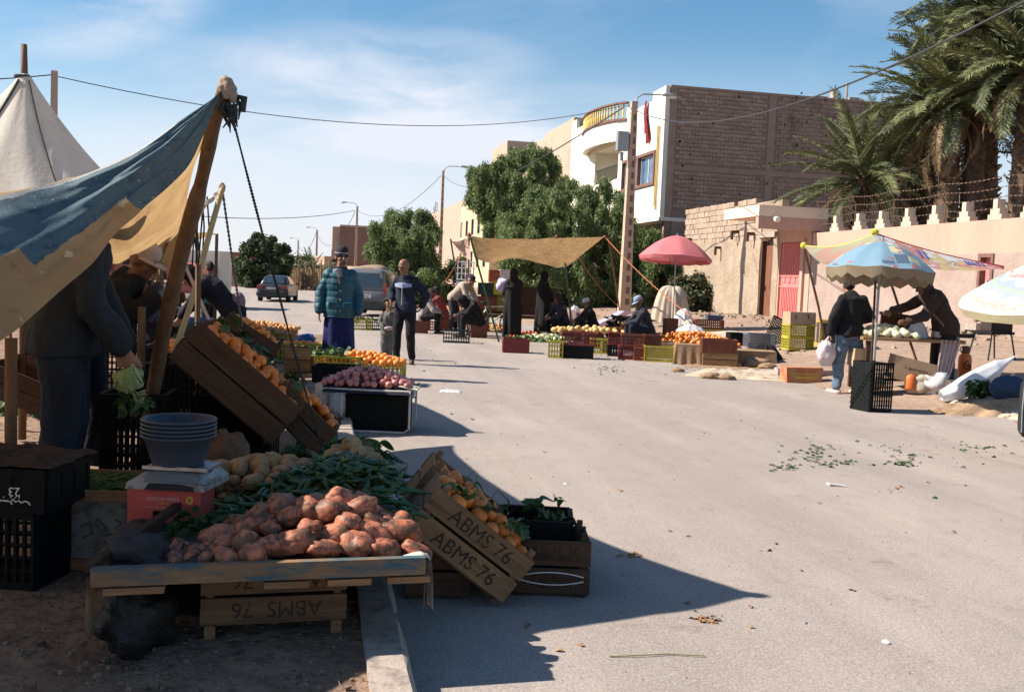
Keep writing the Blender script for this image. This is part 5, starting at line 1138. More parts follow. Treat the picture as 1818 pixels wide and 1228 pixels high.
sq.xf(Matrix.Translation((.15, 0, -.012))); obj('handwriting', sq, wi, k2)
tag(obj('sacking', clothpatch(M0@Matrix.Translation((.03, -.01, .522)), .31, .21, .045, 4), mat('dark_brown_sacking', (.055, .04, .033), (.035, .026, .022), 20, .97, .7, 90), smooth=True), 'ragged dark brown sacking over the top of the black crate stack', 'cloth')
c = at(170, 1008, 4.42); M1 = Matrix.Translation((c.x-.02, 4.42+.17, SW))@Matrix.Rotation(rad(2), 4, 'Z')
gb = thing('wooden_crate', 'dark wooden crate of green onions with a pale scribbled board, left behind the table', 'crate', M=M1)
obj('front_board', MB().bx(-.10, .16, -.178, -.168, .04, .33), mat('pale_board', (.20, .20, .185), (.14, .135, .12), 9, .8, .2, c3=(.09, .08, .07), s3=14), gb)
for x in (-.19, -.135, .175): obj('corner_post', MB().box((x, -.165, .17), (.035, .03, .36), jit=.003), wood, gb)
for z in (.345, .03): obj('slat', MB().box((0, -.185, z), (.40, .012, .05), jit=.003), wood, gb)
for y, z in ((.17, .345), (.17, .2), (.17, .06)): obj('slat', MB().box((0, y, z), (.40, .012, .09)), wood, gb)
for x in (-.2, .2): obj('end_board', MB().box((x, 0, .2), (.012, .34, .33)), wood, gb)
sc = MB(); sc.tube([(-.05, -.179, .20), (-.01, -.179, .22), (0, -.179, .17), (-.04, -.179, .15)], .003, 5); sc.tube([(.02, -.179, .24), (.06, -.179, .2), (.03, -.179, .16), (.09, -.179, .17)], .003, 5); sc.tube([(.1, -.179, .24), (.13, -.179, .22), (.105, -.179, .2), (.135, -.179, .17), (.1, -.179, .16)], .003, 5); obj('scribble', sc, ink, gb)
gm = mat('green_onion', (.035, .085, .025), (.055, .12, .035), 12, .5, 0)
gg = MB(); q = random.Random(2)
for _ in range(260):
    x, y = q.uniform(-.19, .14), q.uniform(-.15, .15); a_ = q.uniform(-.4, .4); L_ = q.uniform(.06, .13); z_ = .33+q.uniform(0, .045)
    gg.tube([(x, y, z_), (x+L_*.5*math.cos(a_), y+L_*.5*math.sin(a_), z_+q.uniform(0, .025)), (x+L_*math.cos(a_), y+L_*math.sin(a_), z_-.01)], .004, 4, False)
gg.xf(M1); tag(obj('green_onions', gg, gm), 'dark green spring onions filling the low crate behind the red carton', 'green onions', kind='stuff')

# ---------------------------------------------------------------- ABMS crate of oranges and its neighbours on the road
cr = rad(37); corner = at(886, 1088, 4.45); corner.z = .012
# local x runs up to the left along the long side; the crate tilts about its lower right bottom edge
def tilted(corner, tilt, rz, w, d): return Matrix.Translation(corner)@Matrix.Rotation(rz, 4, 'Z')@Matrix.Rotation(tilt, 4, 'Y')@Matrix.Translation((-w/2, d/2, 0))
MC = tilted(corner, cr, rad(6), .56, .40)
wcrate('tilted wooden crate of oranges stencilled ABMS 76, right of the potato table', MC, .56, .40, .255, text='ABMS 76')
heap('orange', 'large orange lying in the tilted ABMS 76 crate on the road', 'orange', 'oranges in the tilted ABMS crate', [withmat(blobby((.041, .041, .039), s, .04), orange_m, 'orange') for s in range(3)], 46, MC@Matrix.Translation((0, .0, .235)), .235, .16, .045, .066, seed=3, layers=1)
leafy(34, MC@Matrix.Translation((0, -.04, .26)), .22, .13, .0, .08, 'glossy leaves among the oranges of the tilted ABMS crate', seed=5, s=1.1)
tw = MB(); q = random.Random(6)
for x in (-.2, -.12, .02, .1):
    p0 = Vector((x, .05, .27)); p1 = p0+Vector((q.uniform(-.03, .05), .02, .06)); p2 = p1+Vector((q.uniform(-.05, .03), 0, .06)); tw.tube([p0, p1, p2], [.002, .0016, .001], 4)
tw.xf(MC); tag(obj('twigs', tw, woodd), 'thin dry twigs sticking up from the oranges in the tilted crate', 'twigs', kind='stuff')
# crate behind, seen by its battered end
c2_ = at(775, 1010, 5.15); c2_.z = .02; c2_.x = at(868, 960, 5.0).x
MC2 = tilted(Vector((at(862, 985, 5.05).x, 4.98, .03)), cr, rad(5), .54, .36)
wcrate('battered open wooden crate directly behind the tilted ABMS 76 crate', MC2, .54, .36, .25)
heap('orange', 'orange lying in the crate behind the tilted ABMS 76 one', 'orange', 'oranges in the crate behind', ORANGE, 30, MC2@Matrix.Translation((0, 0, .215)), .23, .13, .03, .064, seed=13, layers=1)
# blocks under the tilted crates
wcrate('dark wooden crate propping up the tilted ABMS crate from behind the sacking', Matrix.Translation((at(770, 1000, 4.75).x, 4.78, .003))@Matrix.Rotation(rad(8), 4, 'Z'), .30, .5, .25, m=woodd)
f1 = at(981, 1068, 4.62); MD = Matrix.Translation((f1.x-.01, 4.62+.17, .004))@Matrix.Rotation(rad(1), 4, 'Z')
wcrate('dark wooden crate with faint stencil on the road at the end of the table', MD, .36, .30, .27, m=woodd, text='ABMS 76', nslat=2)
MD2 = Matrix.Translation((f1.x-.085, 5.06, .004))@Matrix.Rotation(rad(-2), 4, 'Z')
pcrate('black crate with limp dark leaves standing right behind the dark stencilled crate', None, 0, .36, .32, .30, BLK, 'solid', M=MD2)
leafy(26, MD2@Matrix.Translation((.07, -.05, .31)), .08, .06, -.01, .07, 'limp dark leaves on the rear black crate', seed=8, s=1.2)
ch = MB(); [ch.tube([(x, -.158, .09+s_*(.030-.9*x*x)) for x in [-.15+.03*k for k in range(11)]], .0025, 4) for s_ in (1, -1)]; ch.xf(MD); tag(obj('string', ch, wi), 'loose pale loop of string on the front dark crate', 'string')

# ---------------------------------------------------------------- big tilted crates of oranges behind the table
big = rad(40)
co = Vector((at(478, 792, 6.0).x, 6.0, at(478, 792, 6.0).z))
MB1 = Matrix.Translation(co)@Matrix.Rotation(rad(8), 4, 'Z')@Matrix.Rotation(big, 4, 'Y')@Matrix.Translation((-.40, .26, 0))
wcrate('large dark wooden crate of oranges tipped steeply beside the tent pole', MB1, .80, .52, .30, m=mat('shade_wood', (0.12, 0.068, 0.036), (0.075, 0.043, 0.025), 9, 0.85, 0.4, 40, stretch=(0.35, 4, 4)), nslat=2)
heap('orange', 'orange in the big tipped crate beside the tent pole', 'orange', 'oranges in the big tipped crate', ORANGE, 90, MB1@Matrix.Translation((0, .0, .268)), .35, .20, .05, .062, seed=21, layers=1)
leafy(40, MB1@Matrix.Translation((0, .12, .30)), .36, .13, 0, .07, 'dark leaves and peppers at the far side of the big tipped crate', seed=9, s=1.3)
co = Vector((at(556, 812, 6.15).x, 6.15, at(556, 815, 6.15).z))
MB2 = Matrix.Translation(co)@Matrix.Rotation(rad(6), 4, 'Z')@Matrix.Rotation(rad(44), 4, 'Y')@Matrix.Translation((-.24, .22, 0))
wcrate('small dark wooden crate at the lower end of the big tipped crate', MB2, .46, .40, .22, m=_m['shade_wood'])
heap('orange', 'orange spilling in the small crate below the big tipped one', 'orange', 'oranges in the small lower crate', ORANGE, 14, MB2@Matrix.Translation((0, 0, .2)), .18, .14, .03, .064, seed=22, layers=1)
for k, (px, Y, w, h) in enumerate(((420, 6.7, .5, .55), (330, 6.6, .45, .75))):
    p = at(px, 800, Y); pcrate(('black plastic crate upright under the big tipped crate', 'tall dark plastic crate behind the tent pole foot')[k], (p.x, Y, SW), rad(5), w, .4, h, BLK, 'solid' if k == 0 else 'grid')
sackm('plump jute sack of oranges standing behind the yellow potatoes', (at(405, 800, 5.75).x, 5.75, SW+.20), (.15, .15, .23), mat('dark_jute', (.17, .105, .06), (.11, .065, .038), 14, .97, .6, 80), 12, .25)
# sacks and leaves on the ground right of it
MG = Matrix.Translation((at(590, 790, 7.4).x, 7.5, .03))
gl = MB(); q = random.Random(12)
for _ in range(170):
    x = q.uniform(-.32, .28); y = q.uniform(-.25, .3); z = .16*(1-(x/.36)**2)*q.random(); a_ = q.uniform(-.5, .5)+(math.pi if q.random() < .5 else 0); L_ = q.uniform(.15, .3)
    gl.tube([(x, y, z), (x+L_*.5*math.cos(a_), y+L_*.5*math.sin(a_), z+.05), (x+L_*math.cos(a_), y+L_*math.sin(a_), z*.5)], [.008, .014, .004], 5, False, ry=[.003, .005, .002])
gl.xf(MG); tag(obj('greens', gl, mat('leek_green', (.03, .075, .03), (.05, .10, .045), 8, .5), smooth=True), 'heap of long dark green leaf vegetables on the road edge behind the table', 'greens', kind='stuff')
leafy(160, MG, .34, .28, .02, .16, 'broad dark leaves over the heap of long greens', seed=33, s=2.2)
# crate of yellow fruit at the foot of the left man, cabbage and the black crate
p = at(235, 820, 5.9); pcrate('black plastic crate standing beside the left man under the cabbage', (p.x, 6.0, SW), rad(8), .36, .36, .62, BLK, 'grid')
# shade items on the pavement at the back left
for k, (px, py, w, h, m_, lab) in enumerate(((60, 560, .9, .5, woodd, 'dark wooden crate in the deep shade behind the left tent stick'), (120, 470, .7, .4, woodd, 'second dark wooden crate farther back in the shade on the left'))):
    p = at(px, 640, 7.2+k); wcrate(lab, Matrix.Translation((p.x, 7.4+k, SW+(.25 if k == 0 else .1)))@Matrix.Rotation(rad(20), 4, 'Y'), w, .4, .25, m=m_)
# ---------------------------------------------------------------- people
def remesh(mb, vox, smooth=2, disp=None, name='mesh'):
    me = mb.mesh(name); o = bpy.data.objects.new('tmp', me); COL.objects.link(o)
    r = o.modifiers.new('r', 'REMESH'); r.mode = 'VOXEL'; r.voxel_size = vox; r.use_smooth_shade = True
    s = o.modifiers.new('s', 'SMOOTH'); s.factor = .5; s.iterations = smooth
    bpy.context.view_layer.update(); out = bpy.data.meshes.new_from_object(o.evaluated_get(bpy.context.evaluated_depsgraph_get())); bpy.data.objects.remove(o); bpy.data.meshes.remove(me)
    out.name = name; out.materials.clear()
    if disp:
        ns = [v.normal.copy() for v in out.vertices]
        for v, n in zip(out.vertices, ns): v.co += n*disp(v.co)
    return out
STAND = dict(pel=(0, 0, .95), cst=(0, .01, 1.30), nck=(0, .01, 1.50), hed=(0, -.02, 1.66), sho=(.172, .01, 1.425), elb=(.225, .04, 1.14), wri=(.25, -.05, .90), hip=(.09, 0, .92), kne=(.10, -.02, .50), ank=(.10, .02, .09), toe=(.11, -.15, .035), fing=(.02, -.03, -1))
SIT = dict(pel=(0, .05, .42), cst=(0, -.08, .76), nck=(0, -.18, .95), hed=(0, -.23, 1.09), sho=(.19, -.15, .89), elb=(.23, -.30, .65), wri=(.10, -.48, .58), hip=(.10, .0, .42), kne=(.16, -.42, .50), ank=(.13, -.40, .08), toe=(.14, -.56, .035), fing=(-.3, -1, -.2))
BEND = dict(pel=(0, .10, .93), cst=(0, -.16, 1.20), nck=(0, -.33, 1.33), hed=(0, -.44, 1.42), sho=(.19, -.28, 1.28), elb=(.22, -.40, 1.02), wri=(.15, -.55, .84), hip=(.09, .10, .90), kne=(.11, .04, .49), ank=(.11, .08, .09), toe=(.12, -.08, .035), fing=(0, -.6, -1))
def joints(base, ov=None, sc=1.0):
    J = {}
    for k, v in base.items():
        if k in ('sho', 'elb', 'wri', 'hip', 'kne', 'ank', 'toe', 'fing'):
            J[k+'L'] = Vector(v); J[k+'R'] = Vector((-v[0], v[1], v[2]))
        else: J[k] = Vector(v)
    for k, v in (ov or {}).items(): J[k] = Vector(v)
    for k in J:
        if not k.startswith('fing'): J[k] = J[k]*sc
    return J
skin_m = mat('skin', (0.30, 0.155, 0.095), (0.26, 0.13, 0.08), 8, .55, .1, 60, spec=.4); skin_d = mat('dark_skin', (0.15, 0.075, 0.045), (0.12, 0.06, 0.037), 8, .55, .1, 60)
hair_m = mat('black_hair', (0.012, 0.009, 0.008), (0.02, 0.015, 0.012), 60, .7, .8, 90)
def torso(m, J, infl, k=1.0, wst=1.0, hemz=None):
    P, C, N = J['pel'], J['cst'], J['nck']; side = (J['shoL']-J['shoR']).normalized(); up = (C-P)
    mid = P+up*.5+Vector((0, .0, 0)); sh = (J['shoL']+J['shoR'])/2
    pts = [P-up.normalized()*.10*k, P, mid, C, sh+(N-sh)*.1, sh+(N-sh)*.55, N]
    rx = [.13, .155, .136*wst, .158, .145, .088, .056]; ry = [.10, .112, .10*wst, .112, .085, .066, .055]
    m.tube(pts, [r*k+infl for r in rx], 18, True, side, [r*k+infl for r in ry])
    for s in 'LR': m.ball(J['sho'+s]-(J['sho'+s]-sh)*.12-Vector((0, 0, .012)), .056*k+infl*.8, 10, 8)
def hand(m, J, s, k=1.0):
    w = J['wri'+s]; f = J['fing'+s].normalized(); e = J['elb'+s]; side = Vector((1, 0, 0)) if abs(f.x) < .8 else Vector((0, 1, 0)); side = (side-f*side.dot(f)).normalized(); nrm = f.cross(side)
    sp = (J['shoL']-J['shoR']).normalized(); across = nrm
    m.cap(w, w+f*.085*k, .026*k, .034*k, 10, across, .5)
    sgn = 1 if s == 'L' else -1
    for i, ln in enumerate((.068, .078, .073, .056)):
        o = w+f*.085*k+across*(i-1.5)*.021*k; kn = o+f*ln*.5*k-side*sgn*.004; tp = kn+(f*.8-side*sgn*.55).normalized()*ln*.5*k
        m.cap(o, kn, .0105*k, .010*k, 8); m.cap(kn, tp, .010*k, .0085*k, 8)
    o = w+f*.03*k-across*.03*k; m.cap(o, o+(f*.7-across*.6)*.04*k, .013*k, .011*k, 8); m.cap(o+(f*.7-across*.6)*.04*k, o+(f-across*.5)*.07*k, .011*k, .009*k, 8)
def headrot(J, yaw=0, pitch=0):
    return Matrix.Rotation(yaw, 3, 'Z')@Matrix.Rotation(pitch, 3, 'X')
def bodymesh(J, k, vox, yaw, pitch, feet=True, hk=1.0):
    m = MB(); torso(m, J, -.012, k); H_ = J['hed']; HR = headrot(J, yaw, pitch); h = k*hk*1.05
    m.cap(J['nck']-Vector((0, 0, .03)), H_-Vector((0, 0, .04*h)), .058*k, .052*k)
    m.ball(H_+HR@Vector((0, .012*h, .025*h)), (.076*h, .096*h, .098*h), 16, 12, HR)
    m.ball(H_+HR@Vector((0, -.03*h, -.045*h)), (.055*h, .055*h, .065*h), 12, 9, HR)           # jaw
    m.ball(H_+HR@Vector((0, -.07*h, -.092*h)), (.024*h, .02*h, .018*h), 8, 6, HR)              # chin
    m.cap(H_+HR@Vector((0, -.082*h, .022*h)), H_+HR@Vector((0, -.104*h, -.022*h)), .008*h, .016*h, 8)   # nose
    m.ball(H_+HR@Vector((0, -.078*h, .034*h)), (.05*h, .016*h, .010*h), 10, 6, HR)             # brow
    m.ball(H_+HR@Vector((0, -.082*h, -.056*h)), (.025*h, .012*h, .006*h), 8, 6, HR); m.ball(H_+HR@Vector((0, -.080*h, -.068*h)), (.021*h, .012*h, .007*h), 8, 6, HR)
    for sg in (-1, 1): m.ball(H_+HR@Vector((sg*.079*h, .01*h, -.005*h)), (.012*h, .022*h, .034*h), 8, 7, HR); m.ball(H_+HR@Vector((sg*.042*h, -.062*h, -.02*h)), (.022*h, .02*h, .022*h), 8, 6, HR)
    for s in 'LR':
        m.cap(J['sho'+s], J['elb'+s], .050*k, .040*k); m.cap(J['elb'+s], J['wri'+s], .040*k, .026*k); hand(m, J, s, k)
        m.cap(J['hip'+s], J['kne'+s], .082*k, .054*k); m.cap(J['kne'+s], J['ank'+s], .052*k, .036*k)
        if feet: m.cap(J['ank'+s]-Vector((0, 0, .03*k)), J['toe'+s], .036*k, .03*k, 10)
    return remesh(m, vox, 2, name='body')
def eyes(J, k, yaw, pitch, par, hk=1.0):
    h = k*hk*1.05; HR = headrot(J, yaw, pitch); e = MB(); b = MB()
    for sg in (-1, 1): e.ball(J['hed']+HR@Vector((sg*.031*h, -.083*h, .010*h)), (.011*h, .007*h, .007*h), 8, 6, HR)
    obj('eyes', e, mat('eye_dark', (.02, .015, .012), rough=.2), par, smooth=True)
    for sg in (-1, 1): b.ball(J['hed']+HR@Vector((sg*.033*h, -.092*h, .031*h)), (.019*h, .006*h, .004*h), 8, 5, HR)
    obj('eyebrows', b, hair_m, par)
def fold(a=.006, f=9, s=0): return lambda c: a*noise.noise(Vector((c.x*f, c.y*f, c.z*f*.6+s)))*2+a*.5*noise.noise(Vector((c.x*f*3, c.y*f*3, c.z*f*2+s)))
def topmesh(J, k, infl, vox, hem=.06, sleeve=1.0, disp=None, collar=True, slv=None, name='jacket', flare=0.0):
    m = MB(); torso(m, J, infl, k); P, C = J['pel'], J['cst']; side = (J['shoL']-J['shoR']).normalized(); u = (C-P).normalized()
    m.tube([P+u*.08, P, P-Vector((0, 0, hem))], [.155*k+infl, .165*k+infl, .17*k+infl+flare], 18, True, side, [.115*k+infl, .125*k+infl, .13*k+infl+flare])
    sl = slv or infl
    for s in 'LR':
        w = J['elb'+s]+(J['wri'+s]-J['elb'+s])*sleeve
        m.cap(J['sho'+s]-(J['sho'+s]-(J['shoL']+J['shoR'])/2)*.10-Vector((0, 0, .02)), J['elb'+s], .046*k+sl*.85, .042*k+sl); m.cap(J['elb'+s], w, .043*k+sl, .031*k+sl)
    if collar: d = (J['nck']-C).normalized(); m.tube([J['nck']-d*.05, J['nck']+d*.015], [.075*k+infl*.5, .066*k+infl*.4], 14)
    return remesh(m, vox, 2, disp or fold(), name)
def legsmesh(J, k, infl, vox, disp=None, name='trousers', low=.9):
    m = MB(); side = (J['shoL']-J['shoR']).normalized(); P = J['pel']
    m.ball(P-Vector((0, 0, .02*k)), (.165*k+infl*.5, .125*k+infl*.5, .14*k), 16, 10)
    for s in 'LR':
        a = J['kne'+s]+(J['ank'+s]-J['kne'+s])*low; m.cap(J['hip'+s], J['kne'+s], .088*k+infl, .062*k+infl); m.cap(J['kne'+s], a, .06*k+infl, .046*k+infl)
    return remesh(m, vox, 2, disp or fold(.006, 11, 3), name)
def shoes(J, k, vox, par, m_):
    for s in 'LR':
        m = MB(); f = (J['toe'+s]-J['ank'+s]); f.z = 0; f.normalize(); a = J['ank'+s]; z0 = a.z-.055*k
        m.ball(Vector((a.x, a.y, z0+.03*k))+f*.02*k, (.045*k, .055*k, .045*k), 10, 8); m.cap(Vector((a.x, a.y, z0+.005))-f*.03*k, Vector((a.x, a.y, z0))+f*.15*k, .045*k, .04*k, 10, None, .85)
        obj('shoe', remesh(m, vox, 1, name='shoe'), m_, par)
def drape(J, k, top, bot, rx0, ry0, rx1, ry1, vox, nf=11, amp=.02, name='robe', y1=0.0, x1=0.0, noisea=.012, seed=0):
    """long robe or skirt hanging from top to bot with folds"""
    a = Vector(top); b = Vector(bot)
    def f(u, v):
        an = u*6.2832; r = amp*v*(math.sin(an*nf+1.3*math.sin(v*3+seed))+.5*math.sin(an*(nf+4)+2+seed)); c = a+(b-a)*v; bulge = math.sin(math.pi*v)*.015
        n_ = noisea*noise.noise(Vector((math.cos(an)*2, math.sin(an)*2, v*3+seed)))
        return c+Vector((math.cos(an)*(rx0+(rx1-rx0)*v+r+bulge+n_), math.sin(an)*(ry0+(ry1-ry0)*v+r+bulge+n_), .015*math.sin(an*nf)*v*v))
    return MB().grid(f, 72, 30)
def headwear(kind, J, k, yaw, pitch, par, m_, m2=None, hk=1.0):
    h = k*hk*1.05; HR = headrot(J, yaw, pitch); c = J['hed']; T = Matrix.Translation(c)@HR.to_4x4()
    if kind == 'hair':
        m = MB(); m.ball((0, .022*h, .045*h), (.083*h, .100*h, .092*h), 16, 10); m.ball((0, .055*h, .0), (.078*h, .07*h, .085*h), 12, 8)
        m.xf(T); obj('hair', remesh(m, .012, 1, fold(.008, 25), 'hair'), m_, par)
    elif kind == 'curls':
        m = MB(); q = random.Random(3)
        for _ in range(60):
            a = q.uniform(0, 6.28); e = q.uniform(-.3, 1.4); d = Vector((math.cos(a)*math.cos(e), math.sin(a)*math.cos(e), math.sin(e)))
            if d.y < -.45 and d.z < .55: continue
            m.ball(Vector((d.x*.09*h, .015*h+d.y*.105*h, .03*h+d.z*.10*h)), .028*h, 6, 5)
        m.xf(T); obj('hair', remesh(m, .011, 1, fold(.01, 40), 'hair'), m_, par)
    elif kind == 'beanie':
        m = MB(); n = 9; pr = [(.096, .035), (.099, .06), (.095, .095), (.083, .125), (.058, .148), (.025, .16), (.001, .162)]
        m.lathe([(r*h, z*h) for r, z in pr], 24, (0, .012*h, 0)); m.xf(T@Matrix.Diagonal((.9, 1.06, 1, 1))); obj('hat', m, m_, par, smooth=True)
        b = MB().lathe([(.091*h, .006*h), (.096*h, .012*h), (.0985*h, .045*h), (.097*h, .052*h)], 24, (0, .012*h, 0)); b.xf(T@Matrix.Diagonal((.9, 1.06, 1, 1))); obj('hat_band', b, m_, par, smooth=True)
        b = MB().lathe([(.0985*h, .053*h), (.1005*h, .058*h), (.0985*h, .066*h)], 24, (0, .012*h, 0)); b.xf(T@Matrix.Diagonal((.905, 1.065, 1, 1))); obj('hat_stripe', b, m2, par, smooth=True)
    elif kind in ('cap', 'cloth_cap'):
        m = MB().lathe([(.088*h, .03*h), (.091*h, .05*h), (.088*h, .085*h), (.07*h, .115*h), (.035*h, .13*h), (.001, .133*h)], 22, (0, .012*h, 0)); m.xf(T@Matrix.Diagonal((.93, 1.1, 1, 1))); obj('hat', m, m_, par, smooth=True)
        br = MB(); n = 10; vs = []
        for i in range(n+1):
            a = math.pi*(1+i/n)*1.0; vs += [(math.cos(a)*.078*h, math.sin(a)*.09*h, .036*h), (math.cos(a)*.082*h, math.sin(a)*.165*h, .022*h)]
        br.add(vs, [(2*i, 2*i+1, 2*i+3, 2*i+2) for i in range(n)]); br.add([(x, y, z-.006*h) for x, y, z in vs], [(2*i, 2*i+2, 2*i+3, 2*i+1) for i in range(n)]); br.xf(T); obj('hat_brim', br, m2 or m_, par, smooth=True)
    elif kind == 'hood':
        m = MB(); m.ball((0, .03*h, .02*h), (.105*h, .11*h, .135*h), 16, 12); m.ball((0, -.045*h, .075*h), (.09*h, .045*h, .05*h), 12, 8); m.ball((0, .03*h, -.09*h), (.11*h, .10*h, .07*h), 12, 8)
        m.xf(T); obj('hood', remesh(m, .014, 2, fold(.006, 14), 'hood'), m_, par)
    elif kind == 'veil':
        m = MB(); m.ball((0, .02*h, .01*h), (.105*h, .125*h, .14*h), 16, 12); m.xf(T); m.tube([c+Vector((0, .02, -.06)), c+Vector((0, .03, -.16)), c+Vector((0, .04, -.36))], [.10, .14, .26], 16, True, (1, 0, 0), [.10, .12, .17]); obj('veil', remesh(m, .016, 2, fold(.007, 12), 'veil'), m_, par)
def person(label, base, rz, J, k=1.0, vox=.013, yaw=0., pitch=0., skin=None, hk=1.0, scale=1.0, group=None, face=True):
    t = thing('person', label, 'person', base, rz, group); t.scale = (scale,)*3
    obj('body', bodymesh(J, k, vox, yaw, pitch, hk=hk), skin or skin_m, t)
    if face: eyes(J, k, yaw, pitch, t, hk)
    return t
def gp(px, py, dz=0): p = gnd(px, py); return Vector((p.x, p.y, H(p.x, p.y)+dz))
def atg(px, Y, dz=0): p = at(px, 500, Y); return Vector((p.x, Y, H(p.x, Y)+dz))
fab = lambda key, c, f=.75, **kw: mat(key, c, tuple(x*f for x in c), 14, .9, .35, 70, **kw)
tealm = fab('teal_nylon', (.018, .085, .118)); tealm.node_tree.nodes['Principled BSDF'].inputs['Roughness'].default_value = .5
navyf = fab('navy_fabric', (.014, .018, .035)); blackf = fab('black_fabric', (.011, .010, .012)); jean = fab('blue_denim', (.115, .165, .235), .6, c3=(.25, .30, .36), s3=3.2, t3=(.52, .66)); jeand = fab('dark_denim', (.018, .026, .042)); brownf = fab('brown_fleece', (.045, .026, .020)); dkjack = fab('dark_grey_blue_jacket', (.020, .028, .038)); greyf = fab('grey_sweatsuit', (.13, .125, .12)); shoe_b = mat('black_shoe', (.012, .011, .011), rough=.5); robe_b = fab('royal_blue_robe', (.013, .019, .105), .45)
# man in the teal quilted jacket and blue robe
J = joints(STAND, dict(elbR=(-.265, .05, 1.15), wriR=(-.275, -.04, .92), elbL=(.26, .05, 1.15), wriL=(.26, -.06, .91), nck=(0, -.01, 1.50), hed=(.01, -.045, 1.665)))
t = person('man in teal quilted jacket, blue robe and striped woollen hat standing in the road', atg(604, 14.3, .0), rad(12), J, 1.0, .009, yaw=rad(14), pitch=rad(3), scale=1.03)
quilt = lambda c: .008*(abs(math.sin(c.z*math.pi/.085+.4*math.sin(c.x*9)))**.6)-.004+.006*noise.noise(c*14)
obj('jacket', topmesh(J, 1.0, .050, .011, .12, .94, quilt, slv=.034, name='jacket'), tealm, t)
cl_ = MB().tube([J['nck']+Vector((0, .02, -.07)), J['nck']+Vector((0, .015, .04))], [.125, .095], 16); obj('collar', remesh(cl_, .012, 1, fold(.006, 14), 'collar'), fab('dark_purple_lining', (.03, .018, .035)), t)
sc_ = MB().tube([J['nck']+Vector((-.02, -.06, .0)), J['cst']+Vector((.0, -.165, .09)), J['cst']+Vector((0, -.19, -.02))], [.06, .05, .02], 10, ry=[.02]*3); obj('scarf', remesh(sc_, .01, 1, name='scarf'), fab('grey_scarf', (.06, .055, .07)), t)
for sx in (-1, 1): obj('pocket', remesh(MB().box((sx*.10, -.205, 1.0), (.12, .03, .10), jit=.004), .01, 2, name='pocket'), tealm, t)
obj('button', MB().ball((.0, -.215, 1.08), .014, 8, 6).ball((0, -.21, .93), .014, 8, 6).ball((0, -.215, 1.2), .012, 8, 6), mat('brass', (.4, .25, .1), metal=.6, rough=.4), t)
obj('robe', drape(J, 1, (0, 0, .92), (0, .0, .05), .185, .15, .225, .165, .01, 6, .026, seed=2), robe_b, t, smooth=True)
headwear('beanie', J, 1.0, rad(14), rad(3), t, fab('charcoal_knit', (.025, .025, .032)), mat('pale_knit', (.35, .31, .30)))
bd = MB().ball(J['hed']+Vector((.012, -.05, -.075)), (.05, .042, .042), 12, 8); obj('beard', remesh(bd, .011, 1, fold(.006, 40), 'beard'), mat('dark_beard', (.05, .035, .03), (.10, .08, .07), 30), t)
shoes(J, 1.0, .012, t, shoe_b)
# man in navy tracksuit top
J = joints(STAND, dict(elbR=(-.29, .10, 1.20), wriR=(-.22, -.10, 1.08), elbL=(.33, .10, 1.17), wriL=(.24, .16, .98), fingL=(-.5, .3, -.6), fingR=(.2, -.9, -.3), nck=(0, -.03, 1.50), hed=(-.02, -.075, 1.645), kneL=(.13, -.06, .50), ankL=(.14, .04, .09), toeL=(.18, -.12, .035), kneR=(-.12, -.04, .5), ankR=(-.13, .0, .09), toeR=(-.17, -.15, .035)))
t = person('bald man in navy tracksuit top with pale chest stripe looking down at the child', gp(716, 646), rad(-14), J, 1.0, .009, yaw=rad(-22), pitch=rad(22), skin=mat('mid_skin', (0.24, 0.115, 0.07), (0.2, 0.095, 0.058), 8, .5, .1, 60))
obj('jacket', topmesh(J, 1.0, .030, .012, .06, .95, fold(.008, 8)), navyf, t)
ye = MB().grid(lambda u, v: Vector(((u-.5)*.30, -.160-.012*math.cos((u-.5)*3)-.012*v+abs(u-.5)**2*.16, 1.385-.10*v-.05*abs(u-.5)*(1-2*v))), 12, 4); obj('chest_stripe', ye, fab('pale_blue_fabric', (.30, .36, .50), .8), t, smooth=True)
obj('zip', MB().bx(-.004, .004, -.19, -.18, 1.0, 1.38), mat('zip_white', (.5, .5, .52)), t)
obj('trousers', legsmesh(J, 1.0, .018, .012), blackf, t); shoes(J, 1.0, .012, t, shoe_b)
# child
J = joints(dict(STAND, hed=(0, -.03, 1.70)), dict(elbL=(.20, -.12, 1.17), wriL=(.03, -.20, 1.46), fingL=(-.1, .0, 1), elbR=(-.24, -.02, 1.16), wriR=(-.12, -.20, .98), fingR=(.7, -.5, 0)), .56)
for kk in ('hed',): J[kk] = J['nck']+Vector((.0, -.012, .135))
t = person('small curly haired child in a grey tracksuit with one hand at the mouth', gp(686, 637), rad(14), J, .62, .008, yaw=rad(10), hk=1.28)
obj('jacket', topmesh(J, .62, .022, .010, .10, .96, fold(.006, 14)), greyf, t); obj('trousers', legsmesh(J, .62, .022, .010, fold(.006, 15)), greyf, t); headwear('curls', J, .62, rad(10), 0, t, hair_m, hk=1.28); shoes(J, .62, .009, t, fab('grey_shoe', (.10, .09, .09)))
bp_ = MB().ball((.0, -.22, .56), (.085, .05, .035), 14, 8); obj('sleeve_bundle', bp_, fab('pale_pink_cloth', (.42, .34, .33)), t, smooth=True)
